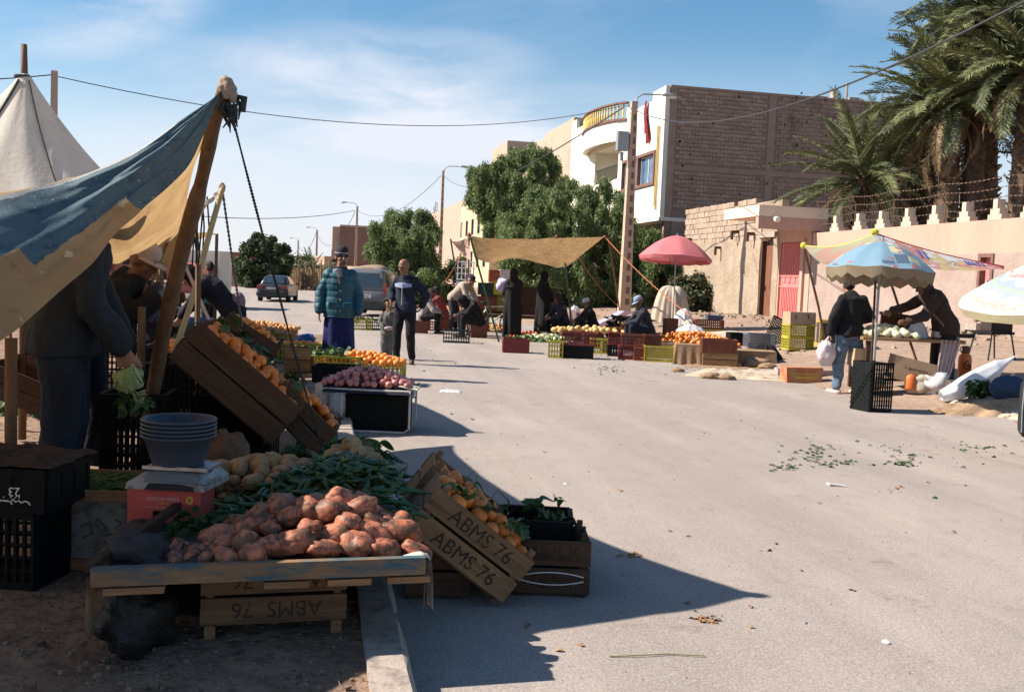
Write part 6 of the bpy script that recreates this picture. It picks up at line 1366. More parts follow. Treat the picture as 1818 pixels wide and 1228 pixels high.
# left foreground man with the cabbage
J = joints(BEND, dict(pel=(0, .04, .97), cst=(0, -.03, 1.33), nck=(0, -.09, 1.52), hed=(0, -.14, 1.68), shoL=(.20, -.07, 1.45), shoR=(-.20, -.07, 1.45), elbL=(.24, -.16, 1.16), wriL=(.20, -.28, .92), fingL=(0, -.3, -1), elbR=(-.25, -.12, 1.15), wriR=(-.20, -.26, .94), hipL=(.10, .04, .93), hipR=(-.10, .04, .93), kneL=(.13, .0, .5), kneR=(-.12, .04, .5), ankL=(.14, .06, .09), ankR=(-.15, .1, .09), toeL=(.16, -.10, .035), toeR=(-.16, -.08, .035)))
LM = atg(126, 5.45, SW)
t = person('man in dark jacket and jeans seen from behind, bending under the tent with a cabbage', LM, rad(112), J, 1.1, .010, pitch=rad(20))
obj('jacket', topmesh(J, 1.12, .050, .014, .10, .93, fold(.012, 6), slv=.038), dkjack, t); obj('trousers', legsmesh(J, 1.08, .030, .012, fold(.010, 9)), jeand, t); headwear('hair', J, 1.1, 0, rad(20), t, hair_m); shoes(J, 1.0, .012, t, shoe_b)
cb_m = mat('cabbage_leaf', (.20, .27, .10), (.32, .36, .20), 7, .55, .4, 25, c3=(.16, .27, .08), s3=6)
def cabbage(r, seed, m_=None):
    m = MB(); q = random.Random(seed); m.add(*(lambda b: (b.v, b.f))(blobby((r*.86, r*.86, r*.86), seed, .05, 14, 10)))
    for k in range(9):
        a = k*2.4; el = q.uniform(-.6, .5); T = Matrix.Rotation(a, 4, 'Z')@Matrix.Rotation(el, 4, 'Y')
        def f(u, v): g_ = u*6.2832; x, y = v*.9*math.cos(g_), v*.9*math.sin(g_); s_ = 1.03*r+.09*r*v**4*(1+.6*math.sin(g_*5+k)); return T@Vector((s_*math.cos(y)*math.cos(x), s_*math.sin(x), s_*math.sin(y)))
        m.grid(f, 18, 5)
    return withmat(m, m_ or cb_m, 'cabbage')
cbp = at(228, 672, 5.15); tag(obj('cabbage', cabbage(.068, 1), None, loc=cbp), 'pale green cabbage held low in the right hand of the bending man', 'cabbage')
stp = MB()
for k in range(7): a = k*.5-.6; stp.tube([cbp+Vector((.02, 0, -.055)), cbp+Vector((.05+.01*math.cos(a), .02*math.sin(a*3), -.07-.010*k)), cbp+Vector((.09, .02*math.sin(a*5), -.055-.014*k))], [.006, .005, .007], 6, ry=[.006, .004, .003])
tag(obj('leek_leaves', stp, cb_m, smooth=True), 'pale leek leaves trailing below the held cabbage', 'leek')
leafy(60, Matrix.Translation(cbp+Vector((.02, .05, -.17))), .08, .08, 0, .06, 'bunch of green leaves on the black crate below the cabbage', seed=41, s=.8)
# man in the pale cap behind
J = joints(BEND, dict(elbL=(.22, -.34, 1.08), wriL=(.10, -.50, 1.24), elbR=(-.22, -.34, 1.08), wriR=(-.10, -.50, 1.22), fingL=(-.3, -1, 0), fingR=(.3, -1, 0), nck=(0, -.26, 1.37), hed=(0, -.36, 1.47), cst=(0, -.12, 1.20)))
t = person('stooping man in a pale cap holding up a patterned bag under the tent', atg(168, 6.7, SW-.06), rad(80), J, 1.0, .012, pitch=rad(28), skin=skin_d)
obj('jacket', topmesh(J, 1.0, .035, .014, .10, .93, fold(.008, 8)), blackf, t); obj('trousers', legsmesh(J, 1.0, .02, .014), navyf, t); headwear('cap', J, 1.0, 0, rad(28), t, fab('cream_cap', (.42, .33, .27))); shoes(J, 1, .012, t, shoe_b)
bg_ = at(272, 555, 6.6); sackm('dark bag with a pale patterned stripe held by the man in the pale cap', bg_, (.10, .06, .20), mat('patterned_bag', (.03, .03, .045), (.16, .14, .16), 9, .9, .4, 30, lo=.48, hi=.52), 5, .2, name='bag', cat='bag')
p_ = at(252, 545, 6.3); q_ = at(250, 665, 6.3); tag(obj('wooden_post', MB().bar(p_, q_, .06, .03), pole_wood), 'short flat wooden post standing left of the leaning tent pole', 'post')
# hooded person bending over the stalls
J = joints(BEND, dict(hed=(0, -.47, 1.36), nck=(0, -.34, 1.32)))
t = person('person in black hood and dark coat bending over the far left stall', atg(401, 13.2, .0), rad(-80), J, 1.0, .014, pitch=rad(45), face=False)
obj('coat', topmesh(J, 1.0, .045, .014, .14, .93, fold(.01, 8), slv=.03), fab('dark_plum', (.014, .011, .020)), t); obj('trousers', legsmesh(J, 1.0, .02, .014), fab('mid_denim', (.045, .065, .12)), t); headwear('hood', J, 1.0, 0, rad(45), t, blackf); shoes(J, 1, .012, t, shoe_b)
obj('vest', MB().ball((0, .16, 1.05), (.14, .10, .14), 14, 9), fab('mauve_cloth', (.22, .15, .18)), t, smooth=True)
# small people: seated and standing vendors of the far side
def simple(label, base, rz, J, top, bot, head=None, pitch=.2, skin=skin_m, k=1.0, topn='jacket', robe=None, sc=1.0, h2=None):
    t = person(label, base, rz, J, k, .016, pitch=pitch, skin=skin, face=False, scale=sc); obj(topn, topmesh(J, k, .03, .017, .08, .93, fold(.008, 8), name=topn), top, t)
    obj('trousers', legsmesh(J, k, .018, .017), bot, t)
    if head: headwear(head[0], J, k, 0, pitch, t, head[1], h2)
    shoes(J, k, .014, t, shoe_b); return t
simple('seated person in a red sweater reaching left beside the second lamp post', atg(788, 29, .05), rad(-85), joints(SIT, dict(elbL=(.2, -.42, .72), wriL=(.15, -.68, .66), elbR=(-.2, -.40, .72), wriR=(-.15, -.66, .62))), fab('red_sweater', (.22, .04, .04)), fab('grey_blue', (.08, .09, .13)), ('hair', hair_m), .4, skin_d)
simple('crouching person in pale clothes at the far left of the onion sellers', atg(752, 27, .0), rad(90), joints(SIT), fab('pale_shirt', (.38, .34, .32)), blackf, ('hair', hair_m), .5, skin_d)
simple('man in beige shirt and dark blue cap stooping over the onion crates', atg(812, 27, .08), rad(62), joints(BEND), fab('beige_shirt', (.40, .32, .26)), fab('dark_cloth_b', (.04, .035, .04)), ('cap', fab('navy_cap', (.02, .025, .06))), .5, skin_m)
simple('crouching person in a dark rounded coat behind the tall brown crate', atg(850, 26, .0), rad(-75), joints(SIT, dict(nck=(0, -.30, .90), hed=(0, -.42, .92), cst=(0, -.10, .74))), blackf, blackf, ('hood', blackf), .7, skin_d, k=1.2)
def veiled(label, base, rz, sc=1.0, lean=0.0, seed=0):
    J = joints(STAND, dict(elbL=(.2, -.12, 1.15), wriL=(.08, -.25, 1.05), elbR=(-.2, -.12, 1.15), wriR=(-.08, -.25, 1.02)))
    t = person(label, base, rz, J, .95, .016, pitch=.2, face=False, scale=sc, skin=skin_d)
    m = MB(); torso(m, J, .06, 1.0); [m.cap(J['sho'+s]-Vector((0, 0, .03)), J['elb'+s], .075, .085) for s in 'LR']; [m.cap(J['elb'+s], J['wri'+s], .085, .06) for s in 'LR']
    obj('cloak', remesh(m, .02, 3, fold(.015, 7, seed), 'cloak'), blackf, t); obj('skirt', drape(J, 1, (0, -.01, 1.25), (0, .0, .03), .21, .17, .25, .21, .01, 6, .03, seed=seed), blackf, t, smooth=True); headwear('veil', J, 1.0, 0, .2, t, blackf); shoes(J, 1, .016, t, shoe_b); return t
for lab_, px_, Y_, dx_ in (('low brown crate used as a seat by the red sweatered person', 788, 29, .05), ('low crate used as a seat by the crouching person at the far left', 752, 27, -.05), ('low black crate under the person in the rounded dark coat', 850, 26, .05), ('low crate used as a seat behind the second woman in black', 1004, 27, .04), ('low crate the boy in the pale cap sits on', 1056, 24, .05), ('low dark crate the man in the light blue cap sits on', 1152, 21.2, .05)):
    pcrate(lab_, atg(px_, Y_)+Vector((dx_, .02, 0)), rad(8), .40, .32, .36, (BRN, BLK)[px_ % 2], 'solid')
veiled('woman fully veiled in black walking past the near pole of the ochre awning', gp(908, 600), rad(-165), 1.02, seed=1)
veiled('woman in black standing farther back under the ochre awning', atg(966, 28, .0), rad(120), 1.02, seed=4)
simple('dark clothed person sitting low behind the second woman in black', atg(1004, 27, .0), rad(-60), joints(SIT), fab('dark_blue_cloth', (.03, .032, .05)), blackf, ('hood', fab('dark_scarf', (.03, .025, .03))), .4, skin_d)
simple('boy in a pale cap sitting beside the sloping fabric displays', atg(1056, 24, .12), rad(-80), joints(SIT), blackf, blackf, ('cap', fab('white_cap', (.48, .45, .44))), .3, skin_d, sc=.86)
simple('man in dark jacket and light blue cap sitting under the pink umbrella', atg(1152, 21.2, .18), rad(-78), joints(SIT), fab('black_check', (.025, .028, .04)), navyf, ('cap', fab('sky_cap', (.25, .30, .42))), .55, skin_d, k=1.08, sc=.9)
# jeans customer
J = joints(STAND, dict(cst=(0, -.04, 1.30), nck=(0, -.09, 1.49), hed=(0, -.17, 1.62), elbR=(-.30, -.02, 1.16), wriR=(-.26, -.25, 1.10), elbL=(.29, .06, 1.15), wriL=(.31, .0, .90), kneL=(.14, -.03, .5), ankL=(.17, .04, .09), toeL=(.22, -.10, .035), kneR=(-.13, .0, .5), ankR=(-.14, .08, .09), toeR=(-.12, -.09, .035)))
jp = gp(1502, 699)
t = person('customer in black sweater and faded jeans seen from behind at the vegetable stall', jp, rad(186), J, 1.0, .011, pitch=.4)
obj('sweater', topmesh(J, 1.04, .036, .013, .07, .95, fold(.009, 7)), blackf, t); obj('jeans', legsmesh(J, 1.04, .026, .013, fold(.011, 10), name='jeans'), jean, t); headwear('hair', J, 1.0, 0, .4, t, hair_m); shoes(J, 1.12, .012, t, mat('white_sneaker', (.55, .47, .44), (.45, .3, .28), 20))
bgp = at(1466, 628, jp.y-.05); sackm('thin white shopping bag full of produce in the left hand of the customer', bgp, (.13, .10, .20), mat('white_thin_plastic', (.68, .63, .64), (.55, .42, .42), 8, .35, .5, 30, trans=.3, spec=.5), 7, .22, name='shopping_bag', cat='bag')
tag(obj('bag_strap', MB().tube([bgp+Vector((-.03, 0, .15)), bgp+Vector((.04, 0, .27)), bgp+Vector((.06, 0, .30))], [.03, .012, .014], 7), _m['white_thin_plastic']), 'twisted handle of the white shopping bag', 'bag handle')
# stall keeper
J = joints(BEND, dict(elbL=(.22, -.38, 1.08), wriL=(.16, -.58, 1.0), elbR=(-.22, -.42, 1.20), wriR=(-.16, -.68, 1.14), fingR=(0, -1, -.4), fingL=(0, -1, -.2), cst=(0, -.08, 1.26), nck=(0, -.22, 1.43), hed=(0, -.33, 1.53), shoL=(.20, -.18, 1.38), shoR=(-.20, -.18, 1.38)))
t = person('stall keeper in brown hooded fleece leaning over the vegetable table', gp(1661, 690), rad(-82), J, 1.08, .012, pitch=rad(35), skin=skin_d)
obj('fleece', topmesh(J, 1.1, .045, .014, .12, .93, fold(.012, 7), slv=.034, name='fleece'), brownf, t); obj('trousers', legsmesh(J, 1.08, .03, .014), fab('brown_trousers', (.035, .022, .018)), t); headwear('hood', J, 1.0, 0, rad(35), t, brownf); shoes(J, 1.05, .012, t, shoe_b)
# distant people at the left
simple('person in pale grey seated far back beneath the second awning', atg(308, 19, .1), rad(-70), joints(SIT, None, 1.1), fab('pale_grey_shirt', (.33, .32, .32)), blackf, ('hair', hair_m), .3, skin_d)
simple('person in a green shirt bending beyond the hooded one', atg(372, 20, .0), rad(-120), joints(STAND), fab('green_shirt', (.06, .17, .12)), blackf, ('hair', hair_m), .4, skin_d, sc=.9)

# ---------------------------------------------------------------- vehicles
def carpaint(k, c): return mat(k, c, tuple(x*.8 for x in c), 3, .28, 0, spec=.6, c3=tuple(min(1, x*.8+.05) for x in c), s3=6)
def loft(m, secs, n=20, p=3.2):
    """sections (y, z0, z1, half width bottom, half width top): superellipse-like slabs joined along y"""
    vs = []
    for (y, z0, z1, wb, wt) in secs:
        for j in range(n):
            a = 2*math.pi*j/n; c, s_ = math.cos(a), math.sin(a); cx_ = math.copysign(abs(c)**(2/p), c); sz = math.copysign(abs(s_)**(2/p), s_)
            f = (sz+1)/2; vs.append(((wb+(wt-wb)*f)*cx_, y, z0+(z1-z0)*f))
    k = len(secs); return m.add(vs, [(i*n+j, i*n+(j+1) % n, (i+1)*n+(j+1) % n, (i+1)*n+j) for i in range(k-1) for j in range(n)]+[tuple(range(n-1, -1, -1)), tuple(range((k-1)*n, k*n))])
tyre = mat('tyre', (.02, .02, .02), rough=.9); redl = mat('tail_lamp', (.30, .02, .015), (.2, .015, .01), 20, .2, 0, spec=.6); plate_m = mat('number_plate', (.62, .60, .56)); dglass = mat('car_glass', (.02, .03, .04), (.03, .045, .06), 2, .06, 0, spec=.9); bpl = mat('bumper_plastic', (.03, .03, .032), rough=.6)
def wheel(par, x, y, r=.31):
    w = obj('wheel', MB().lathe([(r*.6, -.1), (r*.97, -.1), (r, -.07), (r, .07), (r*.97, .1), (r*.6, .1)], 24).xf(Matrix.Rotation(math.pi/2, 4, 'Y')), tyre, par, (x, y, r), smooth=True)
    obj('rim', MB().lathe([(.02, .0), (r*.6, .03), (r*.62, .09)], 18).xf(Matrix.Rotation(math.copysign(math.pi/2, x), 4, 'Y')), metal_grey, w)
def car(label, base, rz, paint, L=4.3, Wd=1.7, Ht=1.40, kind='sedan', plate='20573 A 6'):
    t = thing('parked_car' if kind != 'sedan' else 'car', label, 'car', base, rz); hw = Wd/2
    if kind == 'sedan':
        m = loft(MB(), [(0, .34, .80, hw*.88, hw*.82), (.06, .27, .93, hw*.95, hw*.88), (.3, .22, .97, hw, hw*.92), (1.2, .2, .95, hw, hw*.94), (3.0, .2, .92, hw, hw*.94), (3.9, .22, .80, hw*.97, hw*.88), (L-.05, .3, .66, hw*.86, hw*.78)], 28, 5); obj('body', m, paint, t, smooth=True)
        g = loft(MB(), [(.52, .85, .97, hw*.84, hw*.78), (1.05, .85, Ht-.03, hw*.88, hw*.64), (1.5, .85, Ht, hw*.88, hw*.66), (2.2, .85, Ht-.02, hw*.88, hw*.66), (3.0, .85, .96, hw*.84, hw*.76)], 28, 6); obj('cabin', g, paint, t, smooth=True)
        obj('rear_window', MB().add([(-hw*.68, .53, 1.0), (hw*.68, .53, 1.0), (hw*.55, .98, Ht-.07), (-hw*.55, .98, Ht-.07)], [(0, 1, 2, 3)]).xf(Matrix.Translation((0, -.035, .01))), dglass, t)
        for sx in (-1, 1):
            obj('side_window', MB().add([(sx*hw*.90, 1.15, .98), (sx*hw*.90, 2.75, .98), (sx*hw*.70, 2.2, Ht-.07), (sx*hw*.70, 1.3, Ht-.07)], [(0, 1, 2, 3)]), dglass, t)
            obj('tail_lamp', MB().box((sx*hw*.74, .0, .80), (hw*.36, .10, .16), jit=.01), redl, t); obj('mirror', MB().ball((sx*(hw+.06), 2.7, .98), (.09, .05, .06), 8, 6), paint, t)
        obj('bumper', loft(MB(), [(-.06, .30, .56, hw*.86, hw*.86), (.0, .26, .60, hw*.95, hw*.93), (.14, .26, .60, hw*.98, hw*.98)], 20, 5), bpl, t); zp = .74
        yw = (.85, 3.45)
    else:
        m = loft(MB(), [(0, .40, 1.0, hw*.93, hw*.93), (.05, .32, 1.1, hw*.98, hw*.95), (.4, .25, 1.12, hw, hw*.96), (3.0, .25, 1.08, hw, hw*.95), (3.9, .3, .9, hw*.92, hw*.8)], 28, 6); obj('body', m, paint, t, smooth=True)
        g = loft(MB(), [(.03, .95, 1.15, hw*.93, hw*.9), (.12, .95, Ht-.06, hw*.93, hw*.76), (.3, .95, Ht, hw*.93, hw*.78), (2.2, .95, Ht-.02, hw*.92, hw*.76), (3.1, .95, 1.15, hw*.88, hw*.8)], 28, 7); obj('cabin', g, paint, t, smooth=True)
        obj('rear_window', MB().add([(-hw*.72, -.005, 1.13), (hw*.72, -.005, 1.13), (hw*.64, .07, Ht-.16), (-hw*.64, .07, Ht-.16)], [(0, 1, 2, 3)]), dglass, t)
        for sx in (-1, 1):
            obj('tail_lamp', MB().box((sx*hw*.91, .03, 1.10), (.10, .10, .42), jit=.008), redl, t); obj('side_window', MB().add([(sx*hw*.97, .5, 1.15), (sx*hw*.97, 2.8, 1.15), (sx*hw*.80, 2.2, Ht-.16), (sx*hw*.80, .5, Ht-.16)], [(0, 1, 2, 3)]), dglass, t)
            obj('mirror', MB().ball((sx*(hw+.08), 2.7, 1.15), (.09, .06, .1), 8, 6), bpl, t)
        obj('bumper', loft(MB(), [(-.08, .32, .62, hw*.9, hw*.9), (.0, .28, .64, hw*.97, hw*.95), (.1, .28, .64, hw, hw)], 20, 5), bpl, t); zp = .80; yw = (.7, 3.3)
    po = obj('number_plate', MB().box((0, -.05 if kind == 'sedan' else -.03, zp), (.52, .02, .11)), plate_m, t); marks(po, .42, .07, 13, Matrix.Translation((0, -.062 if kind == 'sedan' else -.042, zp))@RX, ink, 4)
    for y in yw:
        for sx in (-1, 1): wheel(t, sx*(hw-.13), y)
    return t
cp_ = gp(482, 536); car('dark grey saloon car driving away down the middle of the street', (cp_.x, cp_.y, cp_.z), rad(4), carpaint('dark_metallic', (.022, .025, .030)), Wd=cp_.y*58/FPX, Ht=cp_.y*47.5/FPX)
cp_ = gp(646, 562); car('silver grey small van parked behind the teal jacketed man', (cp_.x, cp_.y, cp_.z), rad(-4), carpaint('silver_grey', (.13, .13, .14)), Wd=1.75, Ht=cp_.y*85/FPX, kind='van', plate='18942 B 6')
# white lorry far left
tp = atg(340, 40); t = thing('truck', 'white box truck with dark windscreen facing us far left under the awnings', 'truck', tp, rad(8))
obj('cargo_box', MB().bx(-.95, .95, 0.9, 4.4, .6, 2.35), white_paint, t); obj('cab', loft(MB(), [(0, .45, 1.3, .85, .82), (.25, .4, 1.75, .9, .8), (.9, .4, 1.85, .92, .82)], 24, 6), mat('cab_red', (.30, .09, .08)), t, smooth=True)
obj('windscreen', MB().add([(-.72, .03, 1.18), (.72, .03, 1.18), (.66, .2, 1.68), (-.66, .2, 1.68)], [(0, 1, 2, 3)]), dglass, t); obj('bumper', MB().box((0, -.05, .5), (1.6, .14, .2)), white_paint, t)
for sx in (-1, 1): obj('headlight', MB().ball((sx*.6, -.01, .85), (.14, .05, .12), 10, 7), mat('lamp_glass', (.7, .7, .68), rough=.1), t); wheel(t, sx*.72, .9); wheel(t, sx*.72, 3.6)
p = at(650, 488, 46); tag(obj('bundle', blobby((1.0, .6, .42), 3, .2, 16, 10), fab('dusty_cloth', (.36, .27, .20)), loc=(p.x, 46, H(p.x, 46)+1.75), smooth=True), 'pale covered bundle piled high behind the silver van', 'bundle')
tag(obj('low_wall', MB().box((p.x, 47, .6), (2.6, .3, 2.0)), adobe), 'short earthen wall behind the silver van', 'wall')
p = gp(633, 568, 0)
for k in range(2): pcrate(('yellow crate of greens on the road just behind the teal jacketed man', 'black crate of greens right beside the yellow one behind the van')[k], atg(645+26*k, 27.5+.4*k), rad(8), .55, .38, .30, (YEL, BLK)[k])
leafy(70, Matrix.Translation(atg(656, 27.6)), .5, .25, .26, .36, 'greens heaped in the two crates behind the van', seed=71, s=1.6)
# ---------------------------------------------------------------- left side stalls between the tents and the road
def onp(px, Y, z=0.0):      # a point on road or pavement under photo column px at distance Y
    p = at(px, 500, Y); l = LS(p)[0]; return Vector((p.x, Y, H(p.x, Y)+(SW if l < KERB and Y < 21 else .006)+z))
def TMx(p, rz=0.0): return Matrix.Translation(p)@Matrix.Rotation(rz, 4, 'Z')
# two yellow crates of oranges
p1 = onp(606, 13.5); p2 = onp(684, 13.6)
pcrate('olive yellow plastic crate of oranges, left one of the joined pair behind the onion stand', p1, rad(3), .60, .42, .27, YEL)
pcrate('olive yellow plastic crate of oranges, right one of the joined pair behind the onion stand', p2, rad(1), .60, .42, .27, YEL)
pcrate('black plastic crate standing under and before the left yellow orange crate', onp(604, 12.75), rad(3), .58, .40, .20, BLK, 'solid')
heap('orange', 'orange on the mound over the two olive yellow crates', 'orange', 'oranges mounded on the two yellow crates', [withmat(blobby((.045, .045, .043), s, .035), tang_m, 'orange') for s in range(3)], 105, TMx((p1+p2)/2+Vector((.02, 0, .25))), .56, .20, .12, .074, seed=31, layers=1)
leafy(80, TMx(p1+Vector((-.05, -.05, .26))), .26, .18, .0, .10, 'dark leaves between the oranges of the left yellow crate', seed=30, s=1.4)
heap('orange', 'dirty orange in the black crate before the yellow pair', 'orange', 'oranges in the black crate before the yellow pair', ORANGE, 14, TMx(onp(620, 12.75, .18)), .22, .14, .03, .075, seed=32, layers=1)
wb = onp(535, 13.7); wcrate('small rough wooden crate left of the yellow orange crates', TMx(wb, rad(4)), .36, .34, .34)
pcrate('bright yellow plastic crate of oranges standing on the road left of the teal man', onp(537, 15.2), rad(6), .62, .42, .30, YEL)
heap('orange', 'orange in the lone yellow crate left of the teal man', 'orange', 'oranges in the lone yellow crate', TANG, 34, TMx(onp(537, 15.2, .27), rad(6)), .27, .18, .04, .072, seed=33, layers=1)
bluem = mat('blue_plastic_bag', (.03, .10, .42), (.02, .07, .30), 8, .35, .6, 20, spec=.5, trans=.15)
sackm('crumpled bright blue plastic bag on the lone yellow orange crate', onp(545, 15.5, .34), (.15, .10, .07), bluem, 3, .4, name='plastic_bag', cat='bag')
# onion stand: white tubular frame, black crate, onions
op = onp(663, 9.55); ot = thing('onion_stand', 'white tubular steel bed frame carrying a heap of red onions at the road edge', 'stand', op, rad(-1)); fm = mat('white_tube', (.62, .58, .54), (.45, .36, .30), 14, .5)
hw, hd, hh = .42, .26, .40
for y in (-hd, hd):
    pts = [(-hw, y, hh)]+[(-hw+.02*math.sin(a), y, .03+.0) for a in (0,)]+[(-hw+.05, y, .012), (hw-.05, y, .012), (hw, y, .05), (hw, y, hh)]
    obj('frame_tube', MB().tube([Vector(a_) for a_ in pts], .011, 7), fm, ot, smooth=True)
obj('frame_tube', MB().tube([(-hw, -hd, hh), (hw, -hd, hh), (hw, hd, hh), (-hw, hd, hh), (-hw, -hd, hh)], .012, 7), fm, ot); obj('leg', MB().tube([(-.22, -hd, 0), (-.22, -hd, hh)], .010, 7), fm, ot)
obj('frame_brace', MB().tube([(-hw, -hd, .1), (-hw-.05, -hd, .2), (-hw-.03, -hd, hh+.02)], .007, 6), fm, ot)
tag(obj('cloth', MB().grid(lambda u, v: Vector((op.x-.40+.86*u, op.y-hd-.03+.56*v, op.z+hh+.02+.02*math.sin(u*20)*v-(.05 if v < .05 else 0)+.04*abs(u-.5)*0)), 30, 14), navyf, smooth=True), 'dark blue cloth spread under the red onions on the white frame', 'cloth')
tag(obj('sacking', MB().grid(lambda u, v: Vector((op.x-.50+.13*u+.02*math.sin(v*9+u*4), op.y-hd+.03+.34*v*.9, op.z+hh+.07-.28*(1-u)**1.5*(.6+.4*math.sin(v*11)))), 16, 20), whitec, smooth=True), 'torn white sacking hanging off the left end of the onion frame', 'cloth')
tag(obj('sacking', MB().grid(lambda u, v: Vector((op.x+.30+.18*u, op.y-hd+.02+.40*v, op.z+hh+.045-.03*u+.015*math.sin(v*14))), 12, 16), whitec, smooth=True), 'flat white sacking at the right end of the onion frame', 'cloth')
th = MB(); q = random.Random(5)
for _ in range(26):
    s_ = Vector((op.x-.46+q.uniform(-.05, .1), op.y-hd-.02, op.z+hh-.05)); th.tube([s_, s_+Vector((q.uniform(-.05, .02), -.02, -.12)), s_+Vector((q.uniform(-.09, .04), -.01, -q.uniform(.18, .30)))], .0022, 3, False)
tag(obj('threads', th, whitec), 'loose white threads of the torn sacking', 'threads', kind='stuff')
pcrate('black closed plastic crate standing inside the white onion frame', op+Vector((.09, .04, 0)), 0, .58, .40, .34, BLK, 'solid')
heap('red_onion', 'red onion on the heap over the white tubular frame', 'onion', 'red onions heaped on the white frame', ONION, 165, TMx(op+Vector((-.02, .0, hh+.045))), .40, .24, .14, .058, seed=41, sc=(.8, 1.12), layers=2)
bz = onp(702, 12.2); tag(obj('basin', MB().lathe([(.11, 0), (.115, .01), (.155, .12), (.165, .125), (.165, .135), (.15, .13), (.11, .02), (0, .015)], 30), mat('sky_blue_plastic', (.10, .24, .40), (.07, .18, .32), 5, .5), loc=(bz.x, bz.y, bz.z), smooth=True), 'light blue plastic basin right of the onion stand before the yellow crates', 'basin')
bz = onp(481, 11.5); tag(obj('basin', MB().lathe([(.10, 0), (.105, .01), (.15, .15), (.165, .155), (.165, .165), (.145, .16), (.10, .02), (0, .015)], 30), mat('mauve_plastic', (.13, .11, .17), (.10, .085, .13), 5, .5), loc=bz, smooth=True), 'dull mauve basin holding a seedling between the left stalls', 'basin')
leafy(14, TMx(bz+Vector((0, 0, .2))), .04, .04, 0, .08, 'pale green seedling in the mauve basin', seed=44, s=.9, mt=mat('fresh_green', (.14, .30, .06), (.2, .36, .1), 9))
# tipped displays farther along the pavement
def tray(label, px, py, Y, tilt, rz, w, d, h, m_, fruit, n, flabel, fgroup, sd_, fc=.035, name='orange', cat='orange'):
    M = Matrix.Translation(at(px, py, Y))@Matrix.Rotation(rz, 4, 'Z')@Matrix.Rotation(tilt, 4, 'Y'); wcrate(label, M, w, d, h, m=m_)
    if fruit: heap(name, flabel, cat, fgroup, fruit, n, M@Matrix.Translation((0, 0, h-.03)), w*.44, d*.40, .05, fc*2.0, seed=sd_, layers=1)
    return M
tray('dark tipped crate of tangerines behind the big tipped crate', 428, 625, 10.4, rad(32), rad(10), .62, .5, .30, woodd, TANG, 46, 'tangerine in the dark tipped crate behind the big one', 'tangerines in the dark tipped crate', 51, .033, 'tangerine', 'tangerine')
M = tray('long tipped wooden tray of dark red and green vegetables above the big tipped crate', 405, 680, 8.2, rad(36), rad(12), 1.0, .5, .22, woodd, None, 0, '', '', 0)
leafy(170, M@Matrix.Translation((0, 0, .22)), .45, .2, -.02, .09, 'dark leafy vegetables in the long tipped tray', seed=52, s=1.5)
heap('tomato', 'dark red tomato at the upper rim of the long tipped tray', 'tomato', 'tomatoes along the long tipped tray', [withmat(blobby((.032, .032, .028), 4, .05), mat('tomato_skin', (.36, .04, .02), (.28, .03, .02), 9, .35, spec=.5, rand=.2), 'tomato')], 26, M@Matrix.Translation((-.2, .10, .22)), .26, .1, .03, .06, seed=53, layers=1)
pm = onp(338, 9.9); pcrate('dark plastic crate under the tangerine mound by the bamboo pole', pm, rad(8), .62, .42, .30, BLK, 'solid'); pcrate('second dark plastic crate under the tangerine mound by the bamboo pole', pm+Vector((-.02, .02, .303)), rad(6), .62, .42, .26, BLK, 'solid')
heap('tangerine', 'tangerine on the shaded mound beside the bamboo pole', 'tangerine', 'tangerines mounded beside the bamboo pole', TANG, 110, TMx(pm+Vector((0, -.02, .55)), rad(8)), .36, .24, .12, .062, seed=54, layers=2)
pg = onp(372, 11.6); pcrate('dark crate heaped with greens behind the tangerine mound', pg, rad(5), .62, .42, .45, BLK, 'solid')
leafy(260, TMx(pg+Vector((0, 0, .44))), .36, .24, 0, .16, 'yellowish green leafy heap behind the tangerine mound', seed=55, s=1.5, mt=mat('olive_leaf', (.06, .075, .02), (.10, .11, .035), 12))
# heap of shrivelled dark red roots, crates and potatoes by the hooded person
q_ = onp(458, 15.6); pcrate('olive plastic crate of muddy potatoes beside the blue bag', onp(478, 17.0), rad(3), .70, .44, .34, OLV, 'grid')
heap('yellow_potato', 'muddy potato on the olive crate beside the hooded person', 'potato', 'muddy potatoes on the olive crate', YPOT, 46, TMx(onp(470, 17.0, .32)), .34, .2, .08, .085, seed=56, layers=1, rot=flatrot)
stuffheap('dried_roots', 'brown heap of onions and roots on the ground left of the lone yellow crate', 'roots', ONION, 230, TMx(onp(470, 15.2)), .55, .30, .22, mat('brown_root', (.20, .085, .055), (.13, .05, .035), 8, .8), s=.95)
sackm('rounded blue plastic sack tucked behind the brown roots', onp(442, 16.3, .18), (.24, .2, .2), mat('blue_sack', (.02, .045, .16), (.015, .035, .12), 8, .6, .5, 20), 6, .15)
wl = onp(442, 19.3); wcrate('low wooden crate of onions in the sun behind the hooded person', TMx(wl, rad(2)), .9, .5, .30); wcrate('second low wooden crate of onions in the sun beside the first', TMx(onp(500, 19.6), rad(2)), .6, .5, .26)
heap('onion', 'golden onion in the sunlit heap beyond the hooded person', 'onion', 'golden onions beyond the hooded person', YON, 150, TMx(onp(462, 19.4, .28)), .75, .25, .10, .072, seed=57, layers=1)
pcrate('dark crate under the bending hooded person', onp(392, 14.4), rad(6), .6, .4, .42, BLK, 'solid'); pcrate('green plastic crate in the shade far left beyond the bamboo pole', onp(325, 15.5), rad(6), .6, .4, .5, pl((.02, .10, .08), 'teal_plastic'), 'solid'); pcrate('blue plastic crate in the sun beyond the bamboo pole', onp(345, 18.5), rad(6), .7, .4, .45, pl((.03, .08, .30), 'blue_plastic'), 'solid')
